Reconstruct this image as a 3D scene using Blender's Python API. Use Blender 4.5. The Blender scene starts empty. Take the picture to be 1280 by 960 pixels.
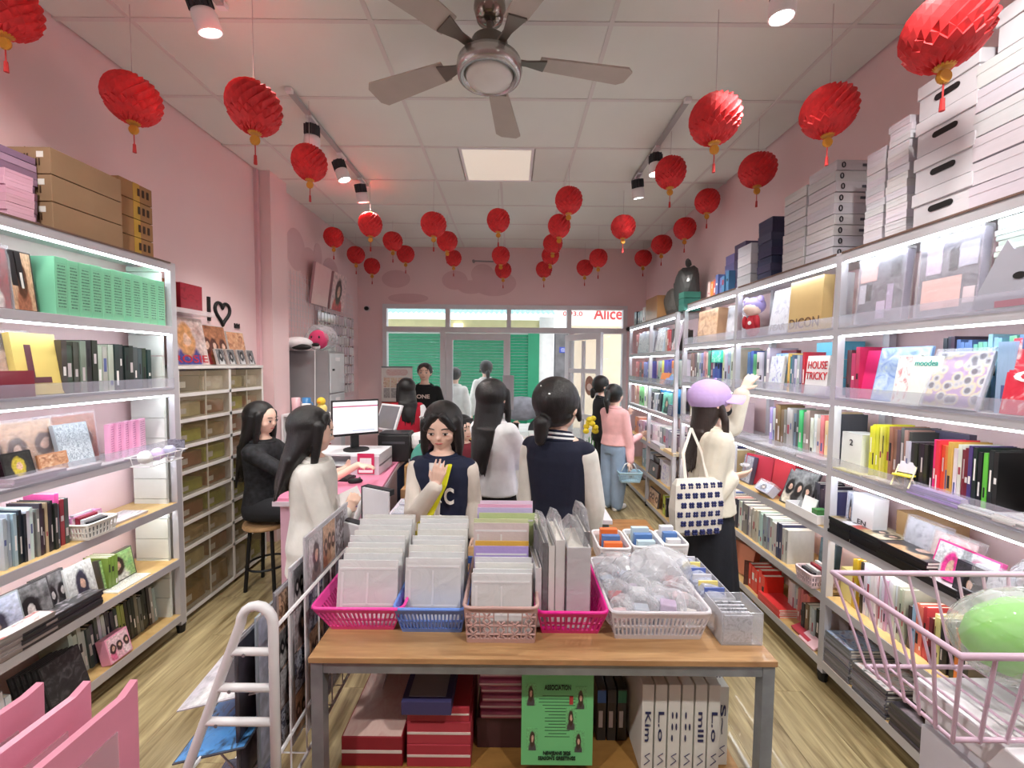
import bpy, bmesh, math, random
from mathutils import Vector, Matrix
random.seed(7)
S = bpy.context.scene
COL = S.collection
PI = math.pi
R = math.radians
# ------------------------------------------------------------------ camera
FPX = 518.0; ZC = 1.68; PITCH = R(2.87); ROLL = 0.009
cam_d = bpy.data.cameras.new('camera'); cam = bpy.data.objects.new('camera', cam_d); COL.objects.link(cam)
cam_d.sensor_width = 36.0; cam_d.lens = FPX / 1280 * 36.0; cam_d.clip_start = 0.05
_r0 = Vector((1, 0, 0)); _u0 = Vector((0, math.sin(PITCH), math.cos(PITCH))); _f = Vector((0, math.cos(PITCH), -math.sin(PITCH)))
_cx = _r0 * math.cos(ROLL) + _u0 * math.sin(ROLL); _cy = -_r0 * math.sin(ROLL) + _u0 * math.cos(ROLL)
_m = Matrix((_cx, _cy, -_f)).transposed().to_4x4(); _m.translation = (0, 0, ZC)
cam.matrix_world = _m
S.camera = cam
# ------------------------------------------------------------------ world, exposure
w = bpy.data.worlds.new('world'); S.world = w; w.use_nodes = True
bg = w.node_tree.nodes['Background']; bg.inputs[0].default_value = (0.90, 0.95, 1.0, 1); bg.inputs[1].default_value = 1.5
S.view_settings.view_transform = 'Standard'; S.view_settings.look = 'None'
S.view_settings.gamma = 1.0; S.view_settings.use_curve_mapping = False
S.view_settings.exposure = 0.66
LED = 15.5          # strength of the shelf strips
SPOT = 42.0        # watts of a track spot

# ------------------------------------------------------------------ measuring: a point of the place seen at (x, y), at distance Y / on plane X / on height Z
def ray(x, y):
    u = (x - 640) / FPX; v = (480 - y) / FPX
    return _cx * u + _cy * v + _f
def at(x, y, Y):
    d = ray(x, y); return Vector((0, 0, ZC)) + d * (Y / d.y)
def atX(x, y, X):
    d = ray(x, y); return Vector((0, 0, ZC)) + d * (X / d.x)
def atZ(x, y, Z):
    d = ray(x, y); return Vector((0, 0, ZC)) + d * ((Z - ZC) / d.z)

# ------------------------------------------------------------------ materials
def lin(c):
    out = []
    for v in c[:3]:
        v = v / 255.0
        out.append(v / 12.92 if v <= 0.04045 else ((v + 0.055) / 1.055) ** 2.4)
    return (*out, 1.0)
_M = {}
def new_mat(name):
    m = bpy.data.materials.new(name); m.use_nodes = True
    return m, m.node_tree.nodes, m.node_tree.links, m.node_tree.nodes['Principled BSDF']
def solid(c, rough=0.5, metal=0.0, coat=0.0, alpha=1.0, bump=0.0, bscale=40.0, var=0.06, vscale=6.0, trans=0.0, sub=None, emit=0.0, stretch=None):
    key = ('solid', tuple(c), rough, metal, coat, alpha, bump, bscale, var, vscale, trans, emit, stretch)
    if key in _M: return _M[key]
    m, N, L, b = new_mat('paint')
    tc = N.new('ShaderNodeTexCoord'); vec = tc.outputs['Object']
    if stretch:
        mp = N.new('ShaderNodeMapping'); mp.inputs['Scale'].default_value = stretch; L.new(vec, mp.inputs[0]); vec = mp.outputs[0]
    if var > 0:
        nz = N.new('ShaderNodeTexNoise'); nz.inputs['Scale'].default_value = vscale; nz.inputs['Detail'].default_value = 4
        L.new(vec, nz.inputs['Vector'])
        rp = N.new('ShaderNodeValToRGB'); a = lin(c)
        rp.color_ramp.elements[0].position = 0.3; rp.color_ramp.elements[1].position = 0.7
        rp.color_ramp.elements[0].color = (*[max(0, v * (1 - var)) for v in a[:3]], 1)
        rp.color_ramp.elements[1].color = (*[min(1, v * (1 + var)) for v in a[:3]], 1)
        L.new(nz.outputs['Fac'], rp.inputs[0]); L.new(rp.outputs[0], b.inputs['Base Color'])
    else:
        b.inputs['Base Color'].default_value = lin(c)
    if bump > 0:
        n2 = N.new('ShaderNodeTexNoise'); n2.inputs['Scale'].default_value = bscale; n2.inputs['Detail'].default_value = 5
        L.new(vec, n2.inputs['Vector'])
        bp = N.new('ShaderNodeBump'); bp.inputs['Strength'].default_value = bump; bp.inputs['Distance'].default_value = 0.01
        L.new(n2.outputs['Fac'], bp.inputs['Height']); L.new(bp.outputs[0], b.inputs['Normal'])
    b.inputs['Roughness'].default_value = rough; b.inputs['Metallic'].default_value = metal
    b.inputs['Coat Weight'].default_value = coat; b.inputs['Alpha'].default_value = alpha
    b.inputs['Coat Roughness'].default_value = 0.08
    b.inputs['Transmission Weight'].default_value = trans
    if emit:
        b.inputs['Emission Color'].default_value = lin(c); b.inputs['Emission Strength'].default_value = emit
    _M[key] = m
    return m
def wood(c1, c2, rough=0.4, sc=(14, 1.2, 14), coat=0.1):
    key = ('wood', tuple(c1), tuple(c2), sc, rough)
    if key in _M: return _M[key]
    m, N, L, b = new_mat('wood grain')
    tc = N.new('ShaderNodeTexCoord'); mp = N.new('ShaderNodeMapping'); mp.inputs['Scale'].default_value = sc
    g = N.new('ShaderNodeNewGeometry')
    ob = N.new('ShaderNodeObjectInfo')
    ad = N.new('ShaderNodeVectorMath'); ad.operation = 'ADD'
    ml = N.new('ShaderNodeVectorMath'); ml.operation = 'SCALE'; ml.inputs['Scale'].default_value = 13.0
    cb = N.new('ShaderNodeCombineXYZ')
    for i in range(3): L.new(ob.outputs['Random'], cb.inputs[i])
    L.new(cb.outputs[0], ml.inputs[0]); L.new(g.outputs['Position'], ad.inputs[0]); L.new(ml.outputs[0], ad.inputs[1])
    L.new(ad.outputs[0], mp.inputs[0])
    nz = N.new('ShaderNodeTexNoise'); nz.inputs['Scale'].default_value = 1.6; nz.inputs['Detail'].default_value = 7; nz.inputs['Roughness'].default_value = 0.62; nz.inputs['Distortion'].default_value = 0.6
    L.new(mp.outputs[0], nz.inputs['Vector'])
    rp = N.new('ShaderNodeValToRGB'); rp.color_ramp.elements[0].position = 0.32; rp.color_ramp.elements[1].position = 0.68
    rp.color_ramp.elements[0].color = lin(c1); rp.color_ramp.elements[1].color = lin(c2)
    L.new(nz.outputs['Fac'], rp.inputs[0]); L.new(rp.outputs[0], b.inputs['Base Color'])
    b.inputs['Roughness'].default_value = rough; b.inputs['Coat Weight'].default_value = coat
    _M[key] = m
    return m
def clear(c=(235, 238, 245), a=0.18, rough=0.06, bump=0.0, bscale=12.0, gl=None):
    """thin clear plastic / glass: part see-through, part glossy, part milky"""
    key = ('clear', tuple(c), a, rough, bump, bscale, gl)
    if key in _M: return _M[key]
    m, N, L, b = new_mat('clear plastic')
    out = N['Material Output']
    tr = N.new('ShaderNodeBsdfTransparent'); mx = N.new('ShaderNodeMixShader')
    lw = N.new('ShaderNodeLayerWeight'); lw.inputs['Blend'].default_value = 0.35
    mr = N.new('ShaderNodeMapRange'); mr.inputs['To Min'].default_value = a; mr.inputs['To Max'].default_value = min(1, a + 0.45 if gl is None else gl)
    L.new(lw.outputs['Facing'], mr.inputs['Value']); L.new(mr.outputs[0], mx.inputs[0])
    L.new(tr.outputs[0], mx.inputs[1]); L.new(b.outputs[0], mx.inputs[2]); L.new(mx.outputs[0], out.inputs['Surface'])
    b.inputs['Base Color'].default_value = lin(c); b.inputs['Roughness'].default_value = rough
    b.inputs['Specular IOR Level'].default_value = 0.9; b.inputs['Coat Weight'].default_value = 0.6
    if bump > 0:
        tc = N.new('ShaderNodeTexCoord'); n2 = N.new('ShaderNodeTexNoise'); n2.inputs['Scale'].default_value = bscale; n2.inputs['Detail'].default_value = 3
        n2.inputs['Distortion'].default_value = 1.2
        L.new(tc.outputs['Object'], n2.inputs['Vector'])
        bp = N.new('ShaderNodeBump'); bp.inputs['Strength'].default_value = bump; bp.inputs['Distance'].default_value = 0.03
        L.new(n2.outputs['Fac'], bp.inputs['Height']); L.new(bp.outputs[0], b.inputs['Normal'])
    _M[key] = m
    return m
def glow(c, s):
    key = ('glow', tuple(c), s)
    if key in _M: return _M[key]
    m, N, L, b = new_mat('glow')
    b.inputs['Base Color'].default_value = lin(c); b.inputs['Emission Color'].default_value = lin(c); b.inputs['Emission Strength'].default_value = s
    _M[key] = m
    return m
def picture(style, pal, seed=0, coat=0.5):
    """flat print: style face / portrait / group / noise / text / check, pal = colours"""
    key = ('pic', style, tuple(map(tuple, pal)), seed)
    if key in _M: return _M[key]
    m, N, L, b = new_mat('print')
    rnd = random.Random(seed * 31 + 5)
    uv = N.new('ShaderNodeUVMap').outputs[0]
    nz = N.new('ShaderNodeTexNoise'); nz.inputs['Scale'].default_value = 3.5; nz.inputs['Detail'].default_value = 4
    mp = N.new('ShaderNodeMapping'); mp.inputs['Location'].default_value = (seed * 3.7, seed * 1.3, 0); L.new(uv, mp.inputs[0]); L.new(mp.outputs[0], nz.inputs['Vector'])
    sp = N.new('ShaderNodeSeparateXYZ'); L.new(uv, sp.inputs[0])
    def math_(op, a, bb=None):
        n = N.new('ShaderNodeMath'); n.operation = op
        for i, v in enumerate((a, bb)):
            if v is None: continue
            if isinstance(v, (int, float)): n.inputs[i].default_value = v
            else: L.new(v, n.inputs[i])
        return n.outputs[0]
    wob = math_('MULTIPLY', math_('SUBTRACT', nz.outputs['Fac'], 0.5), 0.16)
    U = math_('ADD', sp.outputs[0], wob); V = math_('ADD', sp.outputs[1], wob)
    def ell(u, v, cx, cy, rx, ry, soft=0.25):
        a = math_('POWER', math_('ABSOLUTE', math_('DIVIDE', math_('SUBTRACT', u, cx), rx)), 2)
        c = math_('POWER', math_('ABSOLUTE', math_('DIVIDE', math_('SUBTRACT', v, cy), ry)), 2)
        mr = N.new('ShaderNodeMapRange'); L.new(math_('ADD', a, c), mr.inputs[0])
        mr.inputs['From Min'].default_value = 1 + soft; mr.inputs['From Max'].default_value = 1 - soft
        return mr.outputs[0]
    def ramp(fac, cols):
        rp = N.new('ShaderNodeValToRGB'); e = rp.color_ramp.elements
        while len(e) < len(cols): e.new(0.5)
        for i, c in enumerate(cols): e[i].position = 0.28 + 0.44 * i / max(1, len(cols) - 1); e[i].color = lin(c)
        L.new(fac, rp.inputs[0]); return rp.outputs[0]
    def mix(f, a, c):
        n = N.new('ShaderNodeMix'); n.data_type = 'RGBA'; L.new(f, n.inputs[0]); L.new(a, n.inputs[6])
        if isinstance(c, tuple): n.inputs[7].default_value = c
        else: L.new(c, n.inputs[7])
        return n.outputs[2]
    if style in ('portrait', 'group', 'face'):
        k = {'portrait': 1, 'group': 3, 'face': 1}[style]
        base = ramp(nz.outputs['Fac'], pal[:2]); col = base
        big = 1.9 if style == 'face' else 1.0
        for i in range(k):
            cx = (i + 0.5) / k + rnd.uniform(-.05, .05); s = (1.0 if k == 1 else 0.62) * big; cy = 0.55 + rnd.uniform(-.06, .06)
            col = mix(ell(U, V, cx, cy - .52 * s, .34 * s, .36 * s), col, lin(pal[(3 + i) % len(pal)]))
            col = mix(ell(U, V, cx, cy - .06 * s, .235 * s, .36 * s), col, lin(pal[2]))
            col = mix(ell(U, V, cx + .015, cy - .05 * s, .105 * s, .145 * s), col, lin((224, 184, 162) if len(pal) < 5 else pal[4]))
            if style == 'face':
                for sx in (-.1, .1):
                    col = mix(ell(U, V, cx + sx, cy + .05, .06, .022), col, lin((50, 36, 34)))
                col = mix(ell(U, V, cx, cy - .2, .07, .03), col, lin((178, 80, 84)))
    elif style == 'text':
        wv = N.new('ShaderNodeTexWave'); wv.bands_direction = 'Y'; wv.inputs['Scale'].default_value = 4.5; wv.inputs['Distortion'].default_value = 0
        L.new(uv, wv.inputs[0])
        n2 = N.new('ShaderNodeTexNoise'); n2.inputs['Scale'].default_value = 1.0
        m2 = N.new('ShaderNodeMapping'); m2.inputs['Scale'].default_value = (38, 9, 1); m2.inputs['Location'].default_value = (seed, seed, 0); L.new(uv, m2.inputs[0]); L.new(m2.outputs[0], n2.inputs['Vector'])
        msk = math_('MULTIPLY', math_('GREATER_THAN', wv.outputs['Fac'], 0.55), math_('GREATER_THAN', n2.outputs['Fac'], 0.47))
        edge = ell(sp.outputs[0], sp.outputs[1], .5, .5, .43, .9, .02)
        col = mix(math_('MULTIPLY', msk, edge), ramp(nz.outputs['Fac'], [pal[0], pal[0]]), lin(pal[1]))
    elif style == 'check':
        ck = N.new('ShaderNodeTexVoronoi'); ck.inputs['Scale'].default_value = 6; L.new(uv, ck.inputs['Vector'])
        col = ramp(ck.outputs['Distance'], pal)
    else:
        nz.inputs['Scale'].default_value = 17.0 if style == 'fine' else 4.0; nz.inputs['Distortion'].default_value = 1.4
        col = ramp(nz.outputs['Fac'], pal)
    if style in ('portrait', 'group', 'face'):
        n3 = N.new('ShaderNodeTexNoise'); n3.inputs['Scale'].default_value = 11; n3.inputs['Detail'].default_value = 6; L.new(mp.outputs[0], n3.inputs['Vector'])
        mr = N.new('ShaderNodeMapRange'); L.new(n3.outputs['Fac'], mr.inputs[0]); mr.inputs['From Min'].default_value = .3; mr.inputs['From Max'].default_value = .7; mr.inputs['To Min'].default_value = .62; mr.inputs['To Max'].default_value = 1.25
        vm = N.new('ShaderNodeVectorMath'); vm.operation = 'SCALE'; L.new(col, vm.inputs[0]); L.new(mr.outputs[0], vm.inputs['Scale']); col = vm.outputs[0]
    L.new(col, b.inputs['Base Color']); b.inputs['Roughness'].default_value = 0.35
    b.inputs['Coat Weight'].default_value = coat; b.inputs['Coat Roughness'].default_value = 0.1
    _M[key] = m
    return m

# ------------------------------------------------------------------ meshes
class MB:
    def __init__(s): s.b = bmesh.new()
    def box(s, x0, x1, y0, y1, z0, z1, M=None):
        v = [s.b.verts.new((x, y, z)) for z in (z0, z1) for y in (y0, y1) for x in (x0, x1)]
        for f in ((0, 2, 3, 1), (4, 5, 7, 6), (0, 1, 5, 4), (2, 6, 7, 3), (0, 4, 6, 2), (1, 3, 7, 5)):
            s.b.faces.new([v[i] for i in f])
        if M: bmesh.ops.transform(s.b, matrix=M, verts=v)
        return s
    def loft(s, rings, cap=True):
        """rings: lists of Vectors, all of one length"""
        rv = [[s.b.verts.new(p) for p in r] for r in rings]; n = len(rv[0])
        for a, c in zip(rv, rv[1:]):
            for i in range(n):
                j = (i + 1) % n
                try: s.b.faces.new((a[i], a[j], c[j], c[i]))
                except ValueError: pass
        if cap:
            s.b.faces.new(list(reversed(rv[0]))); s.b.faces.new(rv[-1])
        return s
    def tube(s, pts, r, n=8, closed=False, flat=1.0, cap=True):
        pts = [Vector(p) for p in pts]; rings = []
        up = None
        for i, p in enumerate(pts):
            if closed: d = pts[(i + 1) % len(pts)] - pts[i - 1]
            else: d = pts[min(i + 1, len(pts) - 1)] - pts[max(i - 1, 0)]
            if d.length < 1e-9: d = Vector((0, 0, 1))
            d.normalize()
            if up is None: up = Vector((0, 0, 1)) if abs(d.z) < .9 else Vector((0, 1, 0))
            a = d.cross(up)
            if a.length < 1e-4: a = d.cross(Vector((1, 0, 0)))
            a.normalize(); bb = a.cross(d).normalized(); up = bb
            rr = r[i] if isinstance(r, (list, tuple)) else r
            rings.append([p + a * (math.cos(2 * PI * k / n) * rr) + bb * (math.sin(2 * PI * k / n) * rr * flat) for k in range(n)])
        if closed: rings.append(rings[0]); cap = False
        if closed:
            rv = [[s.b.verts.new(p) for p in q] for q in rings[:-1]]; m = len(rv)
            for i in range(m):
                a, c = rv[i], rv[(i + 1) % m]
                for k in range(n): s.b.faces.new((a[k], a[(k + 1) % n], c[(k + 1) % n], c[k]))
            return s
        return s.loft(rings, cap)
    def cyl(s, p0, p1, r0, r1=None, n=16):
        return s.tube([p0, p1], [r0, r0 if r1 is None else r1], n)
    def lathe(s, prof, n=24, M=None, cap=True):
        rings = [[Vector((r * math.cos(2 * PI * k / n), r * math.sin(2 * PI * k / n), z)) for k in range(n)] for r, z in prof]
        if M: rings = [[M @ p for p in q] for q in rings]
        return s.loft(rings, cap)
    def prism(s, poly, z0, z1, M=None):
        rings = [[Vector((x, y, z)) for x, y in poly] for z in (z0, z1)]
        if M: rings = [[M @ p for p in q] for q in rings]
        return s.loft(rings)
    def ell(s, c, r, M=None, nu=16, nv=10):
        c = Vector(c); rings = []
        for j in range(nv + 1):
            t = PI * (j + .0) / nv; z = -math.cos(t); q = max(math.sin(t), .03)
            rings.append([c + Vector((r[0] * q * math.cos(2 * PI * k / nu), r[1] * q * math.sin(2 * PI * k / nu), r[2] * z)) for k in range(nu)])
        if M: rings = [[M @ p for p in q] for q in rings]
        return s.loft(rings)
    def cap(s, p0, p1, r0, r1, n=12, flat=1.0):
        """tapered limb with round ends"""
        p0 = Vector(p0); p1 = Vector(p1); d = (p1 - p0); Ln = d.length; d = d / max(Ln, 1e-6)
        pts = []; rs = []
        for a in (-80, -50, -25): pts.append(p0 + d * r0 * math.sin(R(a))); rs.append(r0 * math.cos(R(a)))
        pts += [p0, p1]; rs += [r0, r1]
        for a in (25, 50, 80): pts.append(p1 + d * r1 * math.sin(R(a))); rs.append(r1 * math.cos(R(a)))
        return s.tube(pts, rs, n, flat=flat)
    def mesh(s, name, smooth=False):
        bmesh.ops.recalc_face_normals(s.b, faces=s.b.faces)
        me = bpy.data.meshes.new(name); s.b.to_mesh(me); s.b.free()
        if smooth:
            me.polygons.foreach_set('use_smooth', [True] * len(me.polygons))
        return me
    def build(s, name, mat, parent=None, loc=None, smooth=False, bevel=0):
        if bevel: bmesh.ops.bevel(s.b, geom=s.b.edges[:], offset=bevel, segments=2, profile=.5, affect='EDGES')
        return obj(name, s.mesh(name, smooth), mat, parent, loc)
def obj(name, me, mat, parent=None, loc=None, rz=0, scale=None, M=None):
    o = bpy.data.objects.new(name, me); COL.objects.link(o)
    if mat:
        if not me.materials: me.materials.append(None)
        o.material_slots[0].link = 'OBJECT'; o.material_slots[0].material = mat
    if parent: o.parent = parent
    if M is not None: o.matrix_local = M
    else:
        if loc is not None: o.location = loc
        if rz: o.rotation_euler = (0, 0, rz)
        if scale: o.scale = scale
    return o
def tag(o, label=None, cat=None, group=None, kind=None):
    if label: o['label'] = label
    if cat: o['category'] = cat
    if group: o['group'] = group
    if kind: o['kind'] = kind
    return o
def thing(name, label, cat, loc=(0, 0, 0), rz=0, group=None):
    o = bpy.data.objects.new(name, None); COL.objects.link(o); o.empty_display_size = .05
    o.location = loc; o.rotation_euler = (0, 0, rz)
    return tag(o, label, cat, group)
def box(name, mat, parent, x0, x1, y0, y1, z0, z1, bevel=0):
    return MB().box(x0, x1, y0, y1, z0, z1).build(name, mat, parent, bevel=bevel)
def panel_mesh():
    """unit print panel in local XZ, thin, front towards -Y, with UVs"""
    me = bpy.data.meshes.new('print_panel')
    v = [(x, y, z) for y in (0, 1) for x, z in ((0, 0), (1, 0), (1, 1), (0, 1))]
    me.from_pydata(v, [], [(0, 1, 2, 3), (7, 6, 5, 4), (1, 5, 6, 2), (3, 2, 6, 7), (0, 4, 5, 1), (0, 3, 7, 4)])
    uv = me.uv_layers.new(name='UVMap')
    for l in me.loops: p = v[l.vertex_index]; uv.data[l.index].uv = (p[0], p[2])
    return me
PANEL = panel_mesh()
def panel(name, mat, parent, x0, x1, z0, z1, y=0.0, t=0.001, M=None):
    mm = Matrix.Translation((x0, y - t, z0)) @ Matrix.Diagonal((x1 - x0, t, z1 - z0, 1))
    return obj(name, PANEL, mat, parent, M=(M @ mm if M is not None else mm))
def panel_flat(name, mat, parent, x0, x1, y0, y1, z, t=0.001):
    mm = Matrix.Translation((x0, y0, z)) @ Matrix(((x1 - x0, 0, 0, 0), (0, 0, y1 - y0, 0), (0, -t, 0, t), (0, 0, 0, 1)))
    return obj(name, PANEL, mat, parent, M=mm)
_TXT = {}
def text_mesh(s, bold=0.0):
    if (s, bold) in _TXT: return _TXT[(s, bold)]
    cu = bpy.data.curves.new('lettering', 'FONT'); cu.body = s; cu.align_x = 'CENTER'; cu.align_y = 'CENTER'; cu.extrude = 0.004; cu.offset = bold; cu.resolution_u = 3
    o = bpy.data.objects.new('lettering', cu); COL.objects.link(o)
    me = bpy.data.meshes.new_from_object(o.evaluated_get(bpy.context.evaluated_depsgraph_get()))
    bpy.data.objects.remove(o); bpy.data.curves.remove(cu)
    xs = [v.co.x for v in me.vertices] or [0, 1]; ys = [v.co.y for v in me.vertices] or [0, 1]
    cx, cy = (max(xs) + min(xs)) / 2, (max(ys) + min(ys)) / 2; ww = max(max(xs) - min(xs), 1e-3); hh = max(max(ys) - min(ys), 1e-3)
    for v in me.vertices: v.co.x = (v.co.x - cx) / ww; v.co.y = (v.co.y - cy) / hh
    me.materials.clear()
    _TXT[(s, bold)] = me
    return me
def lettering(s, mat, parent, cx, cz, wd, ht, y=-0.002, bold=0.01, M=None, rot=0):
    """text on a front panel: local XZ, reads from -Y"""
    mm = Matrix.Translation((cx, y, cz)) @ Matrix.Rotation(PI / 2, 4, 'X') @ Matrix.Rotation(rot, 4, 'Z') @ Matrix.Diagonal((wd, ht, 0.2, 1))
    return obj('lettering', text_mesh(s, bold), mat, parent, M=(M @ mm if M is not None else mm))
def copy_tree(o, parent=None):
    c = o.copy(); COL.objects.link(c); c.parent = parent
    for ch in list(o.children): copy_tree(ch, c)
    return c
ORD = ['first', 'second', 'third', 'fourth', 'fifth', 'sixth', 'seventh', 'eighth', 'ninth', 'tenth', 'eleventh', 'twelfth', 'thirteenth', 'fourteenth', 'fifteenth', 'sixteenth', 'seventeenth', 'eighteenth', 'nineteenth', 'twentieth']
def ordn(i):
    if i < 20: return ORD[i]
    t = ['', '', 'twenty', 'thirty', 'forty', 'fifty', 'sixty', 'seventy', 'eighty', 'ninety'][(i + 1) // 10]; k = (i + 1) % 10
    return (t + '-' + ORD[k - 1]) if k else t.replace('ty', 'tieth')
NAMED = [('black', (25, 25, 28)), ('charcoal', (62, 62, 66)), ('grey', (125, 125, 128)), ('light grey', (185, 185, 188)), ('white', (235, 235, 235)), ('red', (200, 40, 45)), ('dark red', (120, 25, 40)),
         ('pink', (235, 150, 190)), ('hot pink', (235, 40, 140)), ('pale pink', (240, 205, 215)), ('orange', (235, 130, 60)), ('peach', (240, 180, 150)), ('yellow', (235, 215, 70)), ('cream', (238, 228, 195)),
         ('tan', (190, 150, 105)), ('brown', (115, 78, 50)), ('olive', (130, 125, 60)), ('green', (70, 160, 80)), ('mint green', (130, 205, 165)), ('teal', (60, 150, 150)), ('light blue', (150, 195, 225)),
         ('blue', (60, 110, 190)), ('navy', (30, 40, 80)), ('purple', (120, 80, 165)), ('lilac', (195, 175, 225))]
def cname(c): return min(NAMED, key=lambda n: sum((a - b) ** 2 for a, b in zip(n[1], c)))[0]

# ------------------------------------------------------------------ common finishes
WHITE = solid((238, 236, 238), .45); PINKW = solid((240, 211, 212), .7, var=.03, vscale=1.2, bump=.05, bscale=60)
ALU = solid((226, 225, 230), .4, var=.03); STEEL = solid((150, 155, 158), .4, metal=.55, var=.12, vscale=9)
LEDM = glow((240, 248, 255), LED); DARK = solid((28, 28, 30), .5); BLACK = solid((14, 14, 16), .55)
PAGE = solid((236, 232, 222), .7, var=.1, vscale=60, stretch=(1, 1, 1)); CLEAR = clear(); WRAP = clear((240, 242, 248), .22, .12, .8, 14.0)
CARD = solid((152, 122, 92), .75, var=.08, vscale=5); INK = solid((30, 28, 34), .5); GLASS = clear((225, 235, 235), .05, .02, gl=.35)
SKIN = solid((238, 200, 180), .5, var=.04, vscale=12)

# ------------------------------------------------------------------ shared builders
def crumple(name, mat, parent, c, r, amp=.12, seed=0, sub=3, zfloor=None):
    b = bmesh.new(); bmesh.ops.create_icosphere(b, subdivisions=sub, radius=1.0); rr = random.Random(seed)
    ph = [(Vector((rr.uniform(-1, 1), rr.uniform(-1, 1), rr.uniform(-1, 1))) * 5, rr.uniform(0, 6)) for _ in range(7)]
    for v in b.verts:
        n = sum(math.sin(v.co.dot(k) + p) for k, p in ph) / 7
        v.co *= 1 + amp * n * 2.2
        v.co = Vector((v.co.x * r[0] + c[0], v.co.y * r[1] + c[1], v.co.z * r[2] + c[2]))
        if zfloor is not None and v.co.z < zfloor: v.co.z = zfloor
    me = bpy.data.meshes.new(name); b.to_mesh(me); b.free()
    return obj(name, me, mat, parent)
def basket(lab, x, y, w0, w1, d0, d1, h, c, alpha=None, nrib=16, pattern=False, z=.80, name='plastic_basket', rz=0, group='plastic baskets on the front table', open_front=0):
    """tapered basket: floor, real ribs with gaps, rolled rim; (x, y) = centre of front edge"""
    t = thing(name, lab, 'basket', (x, y, z), rz, group)
    mat = solid(c, .4, coat=.2) if alpha is None else clear(c, alpha, .12)
    dd = (d1 - d0) / 2
    def P(sx, sy, k):  # corner at height fraction k
        w_ = (w0 + (w1 - w0) * k) / 2; a = dd - (dd) * 1.0 * k; return Vector((sx * w_, a if sy < 0 else d1 - a, h * k))
    m = MB()
    m.loft([[P(-1, -1, 0), P(1, -1, 0), P(1, 1, 0), P(-1, 1, 0)], [P(-1, -1, 0) + Vector((0, 0, .004)), P(1, -1, 0) + Vector((0, 0, .004)), P(1, 1, 0) + Vector((0, 0, .004)), P(-1, 1, 0) + Vector((0, 0, .004))]]); m.build('floor', mat, t)
    cor = [(-1, -1), (1, -1), (1, 1), (-1, 1)]
    for i in range(4):
        a, b_ = cor[i], cor[(i + 1) % 4]; m = MB()
        def Q(u, k, out=0):
            return P(*a, k).lerp(P(*b_, k), u)
        nn = (P(*b_, 0) - P(*a, 0)).cross(P(*a, 1) - P(*a, 0)).normalized() * .0025
        def slab(u0, u1, k0, k1):
            q = [Q(u0, k0), Q(u1, k0), Q(u1, k1), Q(u0, k1)]; m.loft([[p - nn for p in q], [p + nn for p in q]])
        n = max(6, int(nrib * (P(*b_, 0) - P(*a, 0)).length / max(w0, .01)))
        if pattern:
            slab(0, 1, 0, .12); slab(0, 1, .86, 1)
            nu = max(5, n // 3)
            for j in range(nu):
                for v in range(3):
                    ca = Q((j + .5) / nu, .12 + .74 * (v + .5) / 3); ux = (Q((j + 1) / nu, .5) - Q(j / nu, .5)) * .46; vz = (Q(.5, .86) - Q(.5, .12)) * .155
                    if i == 0 and v == 2 and abs((j + .5) / nu - .5) < .2: continue
                    for s in range(6):
                        an = s * PI / 3; m.tube([ca + ux * .22 * math.cos(an) + vz * .22 * math.sin(an), ca + ux * 1.08 * math.cos(an) + vz * 1.08 * math.sin(an)], .0035, 5)
            for j in range(nu + 1): slab(max(0, j / nu - .008), min(1, j / nu + .008), .1, .9)
        else:
            slab(0, 1, 0, .16); slab(0, 1, .80, 1); slab(0, 1, .44, .5)
            for j in range(n + 1): slab(max(0, j / n - .22 / n), min(1, j / n + .22 / n), .14, .82)
            if n < 8: pass
        m.build('side', mat, t)
    rimp = []
    for i, (sx, sy) in enumerate(cor):
        c0 = P(sx, sy, 1); r_ = .02
        cx, cy = c0.x - sx * r_, c0.y - sy * r_
        st_ = {(-1, -1): PI, (1, -1): 1.5 * PI, (1, 1): 0, (-1, 1): .5 * PI}[(sx, sy)]
        for k in range(5): an = st_ + k * PI / 8; rimp.append((cx + r_ * math.cos(an) * 1.15, cy + r_ * math.sin(an) * 1.15, h))
    MB().tube(rimp, .0055, 8, closed=True).build('rim', mat, t, smooth=True)
    return t
# ================================================================== the shop shell
XL, XR, YB, YN, ZT = -2.30, 1.98, 6.20, -1.60, 3.38
def struct(o): o['kind'] = 'structure'; return o
# floor: vinyl planks over a base
fl = struct(box('floor', solid((96, 82, 60), .6), None, XL, XR, YN, YB, -.06, -.004))
PW, PLN = .238, 1.22
pm = MB().box(0.0008, PW - .0008, .0008, PLN - .0008, -.0045, 0).mesh('floor_plank')
FWOOD = wood((108, 90, 58), (186, 168, 126), .33, (15, 1.3, 1), .25)
for i in range(int((XR - XL) / PW)):
    y = YN - (i % 3) * .41
    while y < YB:
        if y > YN - .9 and y + PLN < YB + 1.2:
            y0 = max(y, YN); y1 = min(y + PLN, YB)
            if y1 - y0 > .05:
                obj('floor_plank', pm, FWOOD, fl, loc=(XL + i * PW, y0, 0), scale=(1, (y1 - y0) / PLN, 1))
        y += PLN
obj('floor_plank', MB().box(0, .44, 0, .36, 0, .0015).mesh('floor_patch'), wood((170, 110, 60), (205, 150, 95), .35, (2, 14, 1)), fl, loc=(1.02, 4.05, 0))
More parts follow.
